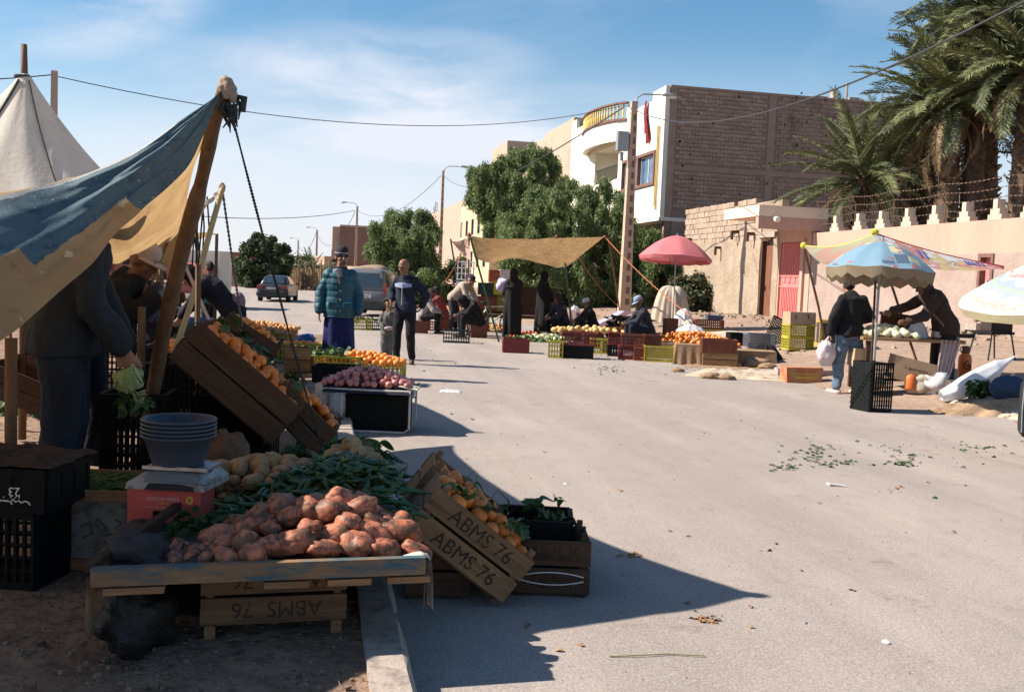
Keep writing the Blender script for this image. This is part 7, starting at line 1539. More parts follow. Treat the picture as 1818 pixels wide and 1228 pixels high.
for k, (px, Y, w, h, c, lab) in enumerate(((205, 8.6, .6, .7, BLK, 'tall black crate in the shade just behind the bending man'), (60, 8.8, .8, .55, woodd, ''), (120, 12.5, .9, .8, BRN, 'brown crate stack deep in the shade at the far left'), (270, 13.5, .6, .8, BLK, 'black crate stack deep in the shade behind the leaning pole'), (215, 16, .9, 1.0, GRN, 'dark green crates far back under the left awnings'))):
    if lab: pcrate(lab, onp(px, Y), rad(8), w, .45, h, c, 'grid')
leafy(220, TMx(onp(55, 9.0, .02)), .6, .3, 0, .2, 'dark green leaves heaped on the ground behind the left tent stick', seed=58, s=1.6)
tag(obj('ground_sheet', MB().grid(lambda u, v: (lambda p: Vector((p.x, p.y, SW+.02+.02*noise.noise(Vector((u*6, v*4, 0))))))(onp(-60+250*u, 9.6+1.1*v)), 20, 8), whitec, smooth=True), 'pale cloth sheet spread on the sunlit pavement at the far left', 'sheet')
# third tarpaulin of the left row that shades the pavement further back
aw = thing('market_awning', 'third low canvas awning far back on the left behind the second tent', 'awning', onp(250, 15)); Ai = Matrix.Translation(-Vector(aw.location))
cc = [at(385, 415, 13.6), at(20, 405, 13.0), at(60, 430, 17.5), at(350, 425, 17.5)]
obj('canvas', MB().grid(lambda u, v: (cc[0]*(1-u)+cc[1]*u)*(1-v)+(cc[3]*(1-u)+cc[2]*u)*v+Vector((0, 0, -.15*math.sin(math.pi*u)*math.sin(math.pi*v)+.03*noise.noise(Vector((u*9, v*6, 0))))), 30, 14).xf(Ai), ochre, aw, smooth=True)
for c in cc: obj('pole', MB().tube([Ai@c, Ai@Vector((c.x, c.y, SW))], .022, 7), pole_wood, aw)

# ---------------------------------------------------------------- far side: ochre awning
aw = thing('market_awning', 'rectangular ochre sacking awning on green poles across the road', 'awning', gp(950, 580)); Ai = Matrix.Translation(-Vector(aw.location)); A = lambda px, py, Y: Ai@at(px, py, Y)
och2 = mat('ochre_sacking', (.36, .215, .085), (.27, .155, .06), 5, .95, .7, 40, trans=.4, c3=(.14, .085, .04), s3=11, t3=(.48, .62))
topc = [A(833, 419, 27.5), A(880, 424, 28.5), A(950, 424, 29), A(1010, 422, 28.5), A(1072, 421, 28)]; botc = [A(842, 456, 23.2), A(868, 466, 23), A(915, 458, 23), A(975, 472, 22.6), A(1006, 474, 22.6)]
def awn(u, v): p = curve_at(topc, u)*(1-v)+curve_at(botc, u)*v; p.z += -.22*math.sin(math.pi*v)*math.sin(math.pi*u)*.4+.03*noise.noise(Vector((u*9, v*7, 3))); return p
obj('canvas', MB().grid(awn, 60, 26), och2, aw, smooth=True)
gpm = mat('green_pole', (.02, .085, .055), (.015, .06, .04), 8, .5); rdp = mat('rust_red_pole', (.30, .11, .09), (.2, .08, .06), 8, .7)
def foot_(px, py): p = gp(px, py); return Ai@Vector((p.x, p.y, p.z-.01))
for top_, ft, m_ in (((835, 424, 22.9), (886, 607), gpm), ((800, 427, 27.0), (824, 574), gpm), ((1003, 470, 22.6), (1017, 596), gpm), ((1080, 425, 28.0), (1102, 562), pole_wood), ((833, 415, 26.8), (829, 590), rdp)):
    a = A(*top_); b = foot_(*ft); 
    obj('pole', MB().tube([a+Vector((0, 0, .03)), b], .024, 7), m_, aw)
obj('canvas_flap', MB().grid(lambda u, v: (A(801, 428, 27)*(1-u)+A(833, 419, 27.3)*u)*(1-v)+(A(808, 436, 28.4)*(1-u)+A(836, 462, 26.5)*u)*v+Vector((0, 0, -.06*math.sin(u*3.14))), 12, 8), mat('dusty_pink_canvas', (.45, .33, .27), (.36, .26, .21), 4, trans=.25), aw, smooth=True)
for a_, b_ in (((1028, 458, 22.8), (1100, 545, 30)), ((1075, 422, 28), (1225, 560, 24)), ((833, 420, 26), (790, 500, 34))):
    obj('guy_rope', MB().tube(rope_pts(A(*a_), A(*b_), 10, .1), .012, 5), mat('orange_cord', (.40, .13, .06), rough=.8), aw)
obj('knot', MB().ball(A(1072, 421, 28)+Vector((.02, 0, 0)), .05, 8, 6).ball(A(988, 420, 28), .05, 8, 6).ball(A(833, 418, 27), .06, 8, 6), rdp, aw)
# crates, boxes under it
def PC(label, px, py, w, h, col, style='bars', d=.38, rz=4, up=0): p = gp(px, py); p.y += d/2; return pcrate(label, p+Vector((0, 0, up)), rad(rz), w, d, h, col, style)
PC('brick red plastic crate, far left one of the onion sellers on the far side', 761, 587, .52, .26, ORG)
PC('dark green slatted plastic crate standing alone on the road before the brown crates', 809, 609, .60, .30, GRN)
PC('tall brown plastic crate, lower one of the pair beside the red pole', 846, 597, .50, .32, BRN, 'grid'); PC('tall brown plastic crate, upper one of the pair beside the red pole', 846, 597, .50, .31, BRN, 'grid', up=.322)
PC('maroon plastic crate standing alone on the road by the foot of the green pole', 915, 627, .53, .29, MAR, 'solid')
fl_m = [mat('lattice_white', (.62, .60, .60), (.5, .48, .5), 6)]
lt = thing('lattice_crate', 'tall white plastic lattice crates stacked upright behind the awning poles', 'crate', atg(826, 29.5, .9), rad(-12)); lm = MB()
for r in range(3):
    z = .62+.17*r
    for c in range(5): lm.box((-.24+.12*c, 0, z+.085), (.03, .05, .14), Matrix.Rotation(.0, 3, 'Y'))
    lm.box((0, 0, z), (.54, .055, .03))
lm.box((0, 0, 1.135), (.54, .055, .035)); obj('lattice_panel', lm, fl_m[0], lt)
for k in range(4): obj('side_panel', MB().box((0, 0, .08+.14*k), (.54, .05, .12), jit=.004), fab('pale_blue_plastic', (.36, .40, .48)), lt)
for (px, py, w, h, up, col, lab) in ((872, 545, .9, .4, .65, BRN, 'brown box, lowest of the pile under the ochre awning'), (905, 545, .7, .45, .65, OLV, 'olive crate beside the white plastic bag in the pile under the awning'), (895, 545, .6, .4, 1.12, YEL, 'yellow crate high in the pile under the ochre awning'), (868, 545, .6, .35, 1.1, GRN, 'dark green crate in the pile under the ochre awning'), (880, 545, .4, .35, 1.48, ORG, 'reddish box on top of the pile under the ochre awning'), (900, 545, .45, .3, 1.55, fl_m[0], 'white box on top of the pile under the ochre awning')):
    pcrate(lab, atg(px, 29.2, up), rad(5), w, .5, h, col, 'solid')
p = atg(862, 26.0); tag(obj('pushcart', MB().box((0, 0, .45), (2.2, 1.0, .08)).box((-.9, 0, .2), (.08, .9, .45)).box((.9, 0, .2), (.08, .9, .45)).box((0, .5, .9), (2.3, .05, .9)), woodd, loc=p+Vector((.9, 3.8, 0))), 'dark wooden pushcart body behind the pile of crates', 'cart')
sackm('white and violet plastic bag hanging in front of the crate pile', at(893, 507, 28.4), (.20, .14, .20), mat('white_violet_plastic', (.62, .58, .68), (.3, .24, .5), 5, .4, .5, 20), 2, .25, name='plastic_bag', cat='bag')
# bicycle behind the pole
bk = thing('bicycle', 'pale green bicycle leaning behind the slanting green pole', 'bicycle', atg(880, 27.6), rad(25)); bm_ = mat('pale_green_paint', (.42, .48, .30), rough=.4)
for x in (-.5, .5):
    w_o = obj('wheel', MB().tube([(x+.32*math.cos(a), 0, .34+.32*math.sin(a)) for a in [k*math.pi/14 for k in range(29)]], .02, 6, False), tyre, bk)
    sp = MB(); [sp.tube([(x, 0, .34), (x+.31*math.cos(a), 0, .34+.31*math.sin(a))], .003, 3) for a in [k*math.pi/6 for k in range(12)]]; obj('spokes', sp, metal_grey, w_o)
for a_, b_ in (((-.5, .34), (-.15, .30)), ((-.15, .30), (-.28, .80)), ((-.28, .78), (.34, .80)), ((-.15, .30), (.36, .66)), ((.34, .92), (.5, .34)), ((-.5, .34), (-.26, .7))): obj('frame_tube', MB().tube([(a_[0], 0, a_[1]), (b_[0], 0, b_[1])], .022, 6), bm_, bk)
obj('saddle', MB().ball((-.30, 0, .90), (.14, .07, .04), 10, 6), black_plastic, bk); obj('handlebar', MB().tube([(.34, -.28, 1.0), (.30, 0, .98), (.34, .28, 1.0)], .015, 6), metal_grey, bk)
# produce of the far left sellers
stuffheap('onions', 'low spread of pinkish onions behind the far left red crate', 'onions', ONION, 260, TMx(gp(765, 566)), 1.3, .5, .16, s=1.1)
stuffheap('onions', 'golden onions on a sunlit display in front of the seated red sweater', 'onions', YON, 180, TMx(gp(800, 556)+Vector((0, 0, .18))), .8, .35, .14, s=1.1)
for k, (px, w) in enumerate(((800, 1.0), (822, .5))): tag(obj('straw_bale', MB().box((0, 0, .12), (w, .3, .26), jit=.03), burlap, loc=gp(px, 573), rot=(0, 0, rad(5))), ('flat straw coloured display box under the golden onions', 'darker display box at the right end of the golden onions')[k], 'box')
stuffheap('onions', 'golden onions spread on the ground between the brown crates and first woman in black', 'onions', YON, 230, TMx(gp(880, 585)), .55, 1.2, .16, s=1.15)
tomato = [withmat(blobby((.04, .04, .036), 4, .05), mat('orange_tomato', (.60, .12, .04), (.5, .08, .03), 9, .35, spec=.5, rand=.2), 'tomato')]
heap('tomato', 'orange red tomato on the ground just right of the first woman in black', 'tomato', 'tomatoes right of the first woman in black', tomato, 60, TMx(gp(941, 597)), .42, .32, .14, .08, seed=61, layers=1)
heap('tomato', 'orange red tomato in the small pile at the hem of the first woman in black', 'tomato', 'tomatoes at the hem of the woman in black', tomato, 14, TMx(gp(910, 601)), .16, .16, .08, .08, seed=62, layers=1)
cau = mat('cauliflower', (.58, .55, .40), (.48, .50, .30), 9, .8, .8, 40, rand=.1)
CAU = [withmat(blobby((.10, .10, .08), s+70, .12, 14, 10, 4), cau, 'cauliflower') for s in range(3)]; CAUL = [cabbage(.095, 70+s, mat('pale_cabbage_leaf', (.24, .33, .15), (.42, .46, .30), 6, .6, .3, 20)) for s in range(2)]
heap('cauliflower', 'pale cauliflower or cabbage in the row beside the tomatoes on the far side', 'cauliflower', 'cauliflowers on the far side', CAU+CAUL, 34, TMx(gp(970, 603), rad(-12)), .62, .55, .12, .17, seed=63, layers=1, rot=flatrot)
leafy(150, TMx(gp(955, 607), rad(-10)), .8, .25, 0, .1, 'green trimmings in front of the cauliflowers', seed=64, s=2)
# row of crates at the road edge
def row():
    L_ = [('yellow plastic crate at the left end of the road side row', 987, 636, .28, .34, YEL, 'bars', 0), ('black plastic crate under the maroon one at the left end of the row', 1025, 637, .64, .26, BLK, 'solid', 0), ('maroon open crate of yellow melons on the black one at the left of the row', 1027, 637, .66, .27, MAR, 'bars', .262),
          ('yellow crate standing between the two left stacks of the row', 1064, 628, .40, .32, YEL, 'bars', 0), ('black crate below the narrow maroon one in the row', 1093, 633, .30, .24, BLK, 'bars', 0), ('narrow maroon crate upright on the black one in the row', 1093, 633, .30, .26, MAR, 'bars', .242),
          ('dark maroon crate below the long brown ones in the row', 1118, 639, .42, .27, MAR, 'grid', 0), ('brick red crate below the long brown ones, just left of the yellow crate', 1138, 641, .26, .28, ORG, 'grid', 0), ('long brown crate lying on the dark maroon ones', 1124, 640, .46, .24, BRN, 'bars', .285), ('short brown crate at the right end above the yellow crate', 1157, 640, .36, .22, BRN, 'solid', .30),
          ('bright yellow grid crate in the middle of the road side row', 1172, 643, .60, .32, YEL, 'grid', 0)]
    for lab, px, py, w, h, c, st, up in L_: PC(lab, px, py, w, h, c, st, up=up, rz=-4)
    p = gp(1066, 628); wcrate('low wooden box behind the yellow crate of the row', TMx(p+Vector((.15, .3, 0))), .22, .3, .24)
row()
melon = [withmat(blobby((.075, .06, .055), s+9, .06), mat('yellow_squash', (.62, .40, .16), (.5, .30, .11), 6, .5, rand=.2), 'melon') for s in range(3)]
heap('melon', 'round yellow melon or squash on the left crates of the row', 'melon', 'melons on the left crates of the row', melon, 30, TMx(gp(1045, 625)+Vector((.1, .55, .42)), rad(-8)), .95, .26, .10, .13, seed=65, layers=1)
heap('orange', 'orange in the small dark heap behind the middle crates of the row', 'orange', 'oranges behind the middle crates of the row', ORANGE, 40, TMx(gp(1115, 618)+Vector((.1, .6, .42)), rad(-6)), .6, .22, .06, .085, seed=66, layers=1, sc=(1.0, 1.3))
# jute covered box with oranges
jb = gp(1225, 648); tag(obj('jute_covered_box', MB().grid(lambda u, v: Vector((.58*(u-.5)*(1+.12*v), -.03-.04*v+.015*math.sin(u*22)*v, .40-.39*v)), 26, 12).box((0, .25, .2), (.56, .5, .38)), burlap, loc=jb, rot=(0, 0, rad(-4)), smooth=False), 'display box draped with tan jute right of the yellow crate', 'box')
heap('orange', 'orange on the sunlit mound behind the jute covered box under the pink umbrella', 'orange', 'oranges mounded under the pink umbrella', TANG, 85, TMx(gp(1225, 640)+Vector((.15, .62, .36)), rad(-6)), .95, .52, .22, .098, seed=67, layers=1, sc=(1.05, 1.3))
stuffheap('oranges', 'lower layer of the sunlit orange mound under the pink umbrella', 'oranges', TANG, 260, TMx(gp(1225, 640)+Vector((.15, .62, .33)), rad(-6)), .95, .52, .22, s=1.2)
tag(obj('display_table', MB().box((0, 0, .17), (1.9, 1.0, .34), jit=.02), burlap, loc=gp(1225, 640)+Vector((.15, .62, 0)), rot=(0, 0, rad(-6))), 'sacking covered display under the mound of oranges', 'table')
p = gp(1279, 652); wcrate('wooden citrus crate under the dark plastic one in the right part of the row', TMx(p+Vector((0, .2, 0)), rad(-3)), .66, .38, .27); pcrate('dark brown plastic crate on the wooden crate at the right of the orange mound', p+Vector((-.02, .2, .275)), rad(-3), .66, .38, .26, BRN, 'solid')
tag(obj('jute_covered_box', MB().box((0, 0, .15), (.95, .42, .30), jit=.02), burlap, loc=gp(1336, 650)+Vector((0, .2, 0)), rot=(0, 0, rad(-3))), 'long low box wrapped in dark jute at the right end of the row', 'box')
heap('orange', 'orange lying at the right end of the row beside the dark bucket', 'orange', 'oranges at the right end of the row', TANG, 16, TMx(gp(1318, 640)+Vector((0, .5, .18))), .3, .12, .03, .08, seed=68, layers=1)
for (px, py, w, h, c, st, up, lab, rz) in ((1309, 614, .36, .30, BLK, 'solid', 0, 'small black bucket crate behind the orange row', 5), (1351, 618, .62, .32, GRY, 'grid', 0, 'grey plastic crate left of the dark folded umbrella', 4), (1259, 594, .75, .14, YEL, 'bars', .0, 'yellow crate at the bottom of the rear stack under the umbrella', 3), (1259, 594, .75, .24, BRN, 'bars', .15, 'dark brown crate on the yellow one in the rear stack', 3), (1191, 600, .32, .52, BRN, 'solid', .0, 'upright reddish brown crate holding the pink umbrella pole', 4)):
    PC(lab, px, py, w, h, c, st, up=up, rz=rz)
tag(obj('box', MB().box((0, 0, .05), (.42, .3, .12), jit=.01), fab('blue_grey_box', (.06, .08, .13)), loc=gp(1266, 594)+Vector((.05, .2, .40))), 'flat blue grey box on the rear brown crate', 'box')
wc = gp(1377, 612); tag(obj('plastic_crate', mcopy(panel_mesh(.50, .60, 'grid', .03), BLK), loc=wc+Vector((0, .2, .02)), rot=(rad(-8), rad(24), rad(10))), 'dark plastic crate tipped against the stack of yellow crates', 'crate')
# stack of yellow crates with cardboard box
for k in range(2): PC(('yellow plastic crate at the bottom of the right hand stack', 'yellow plastic crate in the middle of the right hand stack')[k], 1420, 622, .56, .27, YEL, 'grid', d=.40, rz=8, up=.272*k)
kb = gp(1420, 622)+Vector((0, .2, .548)); cbm = mat('cardboard', (.42, .29, .19), (.36, .245, .155), 5, .9, .1, 40)
t = thing('cardboard_box', 'tan cardboard box on top of the two yellow crates', 'box', kb, rad(8)); obj('carton', MB().box((0, 0, .13), (.56, .40, .26), jit=.006), cbm, t)
obj('print', MB().box((-.16, -.206, .16), (.02, .004, .08)).box((.12, -.206, .16), (.02, .004, .08)).box((.1, -.206, .20), (.06, .004, .015)), ink, t)
# red printed carton
rb_ = gp(1428, 681); t = thing('cardboard_box', 'worn reddish printed carton lying at the road edge left of the customer', 'box', rb_+Vector((0, .2, 0)), rad(3)); obj('carton', MB().box((0, 0, .13), (.60, .34, .26), jit=.012), mat('worn_red_carton', (.36, .12, .06), (.42, .25, .13), 4, .9, .1, 40, lo=.4, hi=.6), t)
obj('print', MB().box((0, -.177, .16), (.5, .004, .02)).box((0, -.177, .10), (.34, .004, .05)), mat('gold_print', (.45, .30, .08)), t)
# white tarpaulin covered heap, plastic sheets, cloths
tarp = mat('dirty_white_tarp', (.50, .43, .34), (.40, .33, .26), 3, .9, .4, 30, trans=.08)
def tarp_heap(label, p, w, d, h, seed, m_, folds=.05, pw=2.2):
    def f(u, v):
        a = u*6.2832; r = v; zz = h*(1-r**pw)*(1+.12*math.sin(a*2+seed)*r); fo = folds*r*(math.sin(a*9+seed)+.6*math.sin(a*15+seed*2)); n_ = .05*noise.noise(Vector((math.cos(a)*r*3, math.sin(a)*r*3, seed)))
        return Vector(((r+fo)*w*math.cos(a), (r+fo)*d*math.sin(a), max(.0, zz+n_*(1-r))))
    return tag(obj('tarpaulin', MB().grid(f, 80, 24), m_, loc=p, smooth=True), label, 'tarpaulin')
tarp_heap('dirty white tarpaulin draped over a tall heap behind the pink umbrella pole', gp(1195, 580)+Vector((0, .6, .1)), .56, .5, 1.12, 2, tarp, .10, 3.6)
tarp_heap('cream cloth bundled on the ground below the white sheet', gp(1222, 595), .30, .3, .42, 5, tarp, .07)
whp = mat('white_plastic_sheet', (.70, .68, .68), (.6, .58, .6), 5, .4, .6, 14, trans=.2, spec=.5)
tarp_heap('bright white plastic sheet hanging over boxes beside the umbrella pole', gp(1208, 585)+Vector((.1, .2, .1)), .34, .25, .5, 3, whp, .05)
tarp_heap('crumpled white plastic between the orange mounds', gp(1235, 625)+Vector((0, .75, .44)), .34, .25, .16, 6, whp, .06)
tarp_heap('pinkish dusty tarpaulin slumped behind the cauliflowers', gp(1005, 598)+Vector((.1, .4, 0)), .85, .5, .78, 4, mat('dusty_pink_tarp', (.34, .24, .23), (.22, .15, .14), 3, .9, .4, 14), .06)
tarp_heap('white plastic bag upright beside the right green pole', gp(1020, 590)+Vector((0, .3, .2)), .26, .2, .65, 7, whp, .05)
tarp_heap('low pale sacks spread along the verge behind the dark bucket', gp(1290, 600)+Vector((.4, .4, 0)), 1.4, .3, .16, 8, tarp, .05)
for k, (px, py, c, lab, rz) in enumerate(((1075, 590, fab('lilac_cloth', (.34, .33, .42)), 'striped lilac fabric sloping down beside the boy', 20), (1092, 592, fab('dusty_plum_cloth', (.10, .05, .065)), 'dark plum fabric on the sloping display by the lamp post', 24))):
    p = gp(px, py); tag(obj('cloth', MB().grid(lambda u, v: Vector((-.6+1.2*u, -.25+.5*v, .12+.55*u+.03*noise.noise(Vector((u*5, v*5, k))))), 16, 8), c, loc=p+Vector((0, .3+.3*k, 0)), rot=(0, 0, rad(rz)), smooth=True), lab, 'cloth')
leafy(240, TMx(gp(1120, 600)+Vector((0, .6, .28))), .6, .3, 0, .28, 'dark heap of herbs before the seated man in the blue cap', seed=69, s=2.2, mt=mat('dark_herb', (.045, .04, .02), (.07, .06, .03), 9))
tag(obj('herb_table', MB().box((0, 0, .15), (1.3, .7, .32), jit=.03), blackf, loc=gp(1120, 600)+Vector((0, .6, 0))), 'dark low stand under the heap of herbs', 'stand')
um = gp(1356, 640); tarp_heap('black folded umbrella cloth lying open at the right end of the row', um, .36, .25, .34, 9, blackf, .12)
cm = mat('dirty_ground_cloth', (.50, .42, .32), (.38, .30, .22), 3, .95, .5, 20, c3=(.22, .15, .10), s3=4, t3=(.52, .6))
def gcloth(label, pxs, m_, h=.03, seed=1):
    P = [gnd(*p) for p in pxs]
    def f(u, v): p = (P[0]*(1-u)+P[1]*u)*(1-v)+(P[3]*(1-u)+P[2]*u)*v; e = min(u, 1-u, v, 1-v); return Vector((p.x+.06*noise.noise(Vector((v*5, u*5, seed))), p.y+.10*noise.noise(Vector((u*7, v*3, seed+4))), H(p.x, p.y)+.008+h*min(1, e*12)*(.6+1.6*abs(noise.noise(Vector((u*9, v*5, seed)))))))
    return tag(obj('ground_cloth', MB().grid(f, 60, 16), m_, smooth=True), label, 'cloth')
gcloth('pale dirty cloth spread on the ground before the right end of the crates', ((1210, 668), (1390, 678), (1395, 655), (1250, 655)), cm)
gcloth('brown jute scraps along the foot of the wooden crate', ((1215, 652), (1370, 655), (1365, 646), (1210, 645)), burlap, .02, 3)
for k, (px, py, r) in enumerate(((1262, 672, .12), (1290, 674, .1), (1345, 652, .2), (1362, 654, .12), (1203, 660, .08))): sackm(('small brown jute bag on the left of the ground cloth', 'second small brown jute bag beside it on the ground cloth', 'crumpled jute sack at the foot of the long wrapped box', 'smaller jute lump right of the crumpled sack', 'tiny jute scrap left of the ground cloth')[k], gp(px, py)+Vector((0, 0, r*.3)), (r*1.5, r, r*.6), burlap, k, .25, name='jute_bag', cat='bag')

# ---------------------------------------------------------------- umbrellas
def umbrella_thing(label, base, top, R_, drop, mtop, pole_m, n=8, tilt=(0, 0), val=.12, under=None, scal=.08, pr=.018):
    t = thing('market_umbrella', label, 'umbrella', base); hgt = top-base.z; T = Matrix.Translation((0, 0, hgt))@Matrix.Rotation(tilt[0], 4, 'X')@Matrix.Rotation(tilt[1], 4, 'Y')
    def dome(u, v, k=1.0, off=0):
        a = u*2*math.pi; seg = abs(((u*n) % 1)-.5)*2; r = R_*v*(1-.035*(1-seg**2)*v); z = -drop*(v**1.75)-.02*(1-seg)*v+off; return Vector((r*math.cos(a), r*math.sin(a), z))
    c = obj('canopy', MB().grid(lambda u, v: dome(u, v), n*8, 14).xf(T), mtop, t, smooth=True)
    def val_(u, v): p = dome(u, 1.0); seg = abs(((u*n*2) % 1)-.5)*2; return Vector((p.x*(1-.03*v), p.y*(1-.03*v), p.z-val*v*(1-scal*3*seg)))
    obj('valance', MB().grid(val_, n*8, 4).xf(T), under or mtop, t, smooth=True)
    if under: obj('lining', MB().grid(lambda u, v: dome(u, v, off=-.012)*.995, n*8, 12).xf(T), under, t, smooth=True)
    for k in range(n):
        a = k/n; obj('rib', MB().tube([T@(dome(a, v/6)+Vector((0, 0, -.02))) for v in range(1, 7)], .006, 5), metal_grey, t)
        obj('strut', MB().tube([T@Vector((0, 0, -drop-.25)), T@(dome(a, .5)+Vector((0, 0, -.02)))], .004, 4), metal_grey, t)
    obj('pole', MB().tube([(0, 0, 0), T@Vector((0, 0, -.3)), T@Vector((0, 0, .06))], pr, 9), pole_m, t); return t
pink = mat('faded_pink_fabric', (.62, .20, .22), (.56, .165, .18), 3, .8, .2, 30, trans=.25)
pu = gp(1194, 592); pu.y += .2; yp = pu.y
tp_ = at(1194, 418, yp).z; rr = (at(1261, 460, yp).x-at(1130, 460, yp).x)/2
umbrella_thing('faded pink parasol standing over the orange seller', pu+Vector((.02, 0, .0)), tp_, rr, (at(1194, 418, yp).z-at(1194, 458, yp).z), pink, metal_grey, 8, (rad(-4), rad(2)), .10)
def patch_mat():
    m = bpy.data.materials.new('patchwork_fabric'); m.use_nodes = True; nt = m.node_tree; N = nt.nodes.new; L = nt.links.new; b = nt.nodes['Principled BSDF']; b.inputs['Roughness'].default_value = .7
    tc = N('ShaderNodeTexCoord'); vor = N('ShaderNodeTexVoronoi'); vor.inputs['Scale'].default_value = 5.2; vor.distance = 'CHEBYCHEV'; vor.inputs['Randomness'].default_value = .5; L(tc.outputs['Object'], vor.inputs['Vector'])
    se = N('ShaderNodeSeparateColor'); L(vor.outputs['Color'], se.inputs[0]); r = N('ShaderNodeValToRGB'); r.color_ramp.interpolation = 'CONSTANT'; cs = [(0, (.20, .34, .46)), (.34, (.66, .58, .38)), (.5, (.30, .42, .50)), (.62, (.10, .16, .24)), (.74, (.55, .55, .50)), (.85, (.22, .36, .48))]
    for i, (p_, c_) in enumerate(cs):
        e = r.color_ramp.elements[i] if i < 2 else r.color_ramp.elements.new(p_); e.position = p_; e.color = (*c_, 1)
    L(se.outputs[0], r.inputs[0])
    dd = N('ShaderNodeMath'); dd.operation = 'LESS_THAN'; dd.inputs[1].default_value = .42; L(vor.outputs['Distance'], dd.inputs[0])
    base = N('ShaderNodeMix'); base.data_type = 'RGBA'; base.inputs[6].default_value = (.21, .35, .46, 1); L(dd.outputs[0], base.inputs[0]); L(r.outputs[0], base.inputs[7])
    v2 = N('ShaderNodeTexVoronoi'); v2.inputs['Scale'].default_value = 5.3; L(tc.outputs['Object'], v2.inputs['Vector']); nz = N('ShaderNodeTexNoise'); nz.inputs['Scale'].default_value = 22; L(tc.outputs['Object'], nz.inputs['Vector'])
    ad = N('ShaderNodeMath'); ad.operation = 'ADD'; L(v2.outputs['Distance'], ad.inputs[0]); L(nz.outputs[0], ad.inputs[1]); ls = N('ShaderNodeMath'); ls.operation = 'LESS_THAN'; ls.inputs[1].default_value = .70; L(ad.outputs[0], ls.inputs[0])
    x = N('ShaderNodeMix'); x.data_type = 'RGBA'; L(ls.outputs[0], x.inputs[0]); L(base.outputs[2], x.inputs[6]); x.inputs[7].default_value = (.50, .13, .13, 1); L(x.outputs[2], b.inputs['Base Color'])
    t = N('ShaderNodeBsdfTranslucent'); L(x.outputs[2], t.inputs[0]); ms = N('ShaderNodeMixShader'); ms.inputs[0].default_value = .3; L(b.outputs[0], ms.inputs[1]); L(t.outputs[0], ms.inputs[2]); L(ms.outputs[0], nt.nodes['Material Output'].inputs[0]); return m
und = mat('greyish_olive_lining', (.30, .255, .17), (.24, .20, .13), 4, .9, .2, 30, trans=.35, c3=(.34, .22, .16), s3=4)
yb_ = 13.1; bb = onp(1551, yb_); bb.z = H(bb.x, bb.y)
rr = (at(1660, 480, yb_).x-at(1471, 480, yb_).x)/2; pmat = patch_mat()
umbrella_thing('blue patchwork parasol with red flowers and a dull lining over the vegetable stall', Vector((at(1563, 480, yb_).x, yb_, bb.z)), at(1566, 429, yb_).z, rr, at(1566, 429, yb_).z-at(1566, 482, yb_).z, pmat, metal_grey, 10, (rad(-4), rad(3)), .15, und, .12)
p0 = at(1540, 500, yb_+.1); tag(obj('prop_pole', MB().tube([(0, 0, 0), (at(1548, 500, yb_).x-p0.x-.05, 0, 1.68)], .016, 8), woodd, loc=(p0.x+.06, yb_-.1, bb.z)), 'dark wooden prop standing beside the metal pole of the patchwork parasol', 'pole')
# upright black crate that holds the poles
ct = thing('plastic_crate', 'black plastic crate set on end around the parasol pole', 'crate', Vector((bb.x-.02, 12.85, bb.z)), rad(20)); 
obj('base', MB().box((-.17, 0, .32), (.02, .36, .64)), BLK, ct)
dm = MB(); n = 9
for k in range(n): dm.bar((-.185, -.18, .02+.6*k/n), (-.185, .18, .02+.6*((k+2) % n)/n), .01, .012); 
obj('lattice', dm, BLK, ct)
for y in (-.18, .18): obj('side_panel', mcopy(panel_mesh(.34, .64, 'grid', .02), BLK), None, ct, (0, y, 0))
obj('side_panel', MB().box((0, 0, .62), (.34, .34, .02)), BLK, ct); obj('side_panel', MB().box((0, 0, .01), (.34, .34, .02)), BLK, ct)
# tarp sail behind the parasol
sl_m = mat('printed_tarpaulin', (.27, .28, .19), (.36, .21, .17), 2.6, .7, .2, 20, trans=.3, c3=(.30, .33, .24), s3=2, lo=.45, hi=.55)
sl2 = mat('bright_printed_tarpaulin', (.50, .40, .20), (.46, .22, .21), 3.2, .6, .2, 20, trans=.3, c3=(.55, .58, .62), s3=4, lo=.46, hi=.52, t3=(.52, .55))
sa = thing('tarpaulin_sail', 'patched tarpaulin stretched between thin poles behind the patchwork parasol', 'awning', gp(1560, 640)); Ai = Matrix.Translation(-Vector(sa.location)); A = lambda px, py, Y: Ai@at(px, py, Y)
a1, a2, a3 = A(1427, 436, 17.2), A(1553, 414, 15.6), A(1782, 473, 15.4); b1, b2, b3 = A(1490, 470, 14.8), A(1560, 470, 14.2), A(1700, 478, 14.6)
def sail1(u, v): return (a1*(1-u)+a2*u)*(1-v)+(b1*(1-u)+b2*u)*v+Vector((0, 0, -.10*math.sin(math.pi*u)*(1-v)-.12*math.sin(math.pi*v)))
def sail2(u, v): e = a2*(1-u)+a3*u; f_ = b2*(1-u)+b3*u; f_ = f_*(1-u)+(a3+Vector((0, 0, -.02)))*u; return e*(1-v)+f_*v+Vector((0, 0, -.05*math.sin(math.pi*u)-.06*math.sin(math.pi*v)*(1-u)))
obj('canvas', MB().grid(sail1, 24, 14), sl_m, sa, smooth=True); obj('canvas', MB().grid(sail2, 30, 12), sl2, sa, smooth=True)
obj('edge_band', MB().grid(lambda u, v: sail2(u, 0)+Vector((0, -.012, .01-.055*v)), 30, 2), mat('red_band', (.50, .06, .05)), sa); ew = MB().grid(lambda u, v: sail1(u, 0)+Vector((0, -.012, .01-.035*v)), 24, 2); obj('edge_band', ew, mat('yellow_band', (.55, .48, .05)), sa)
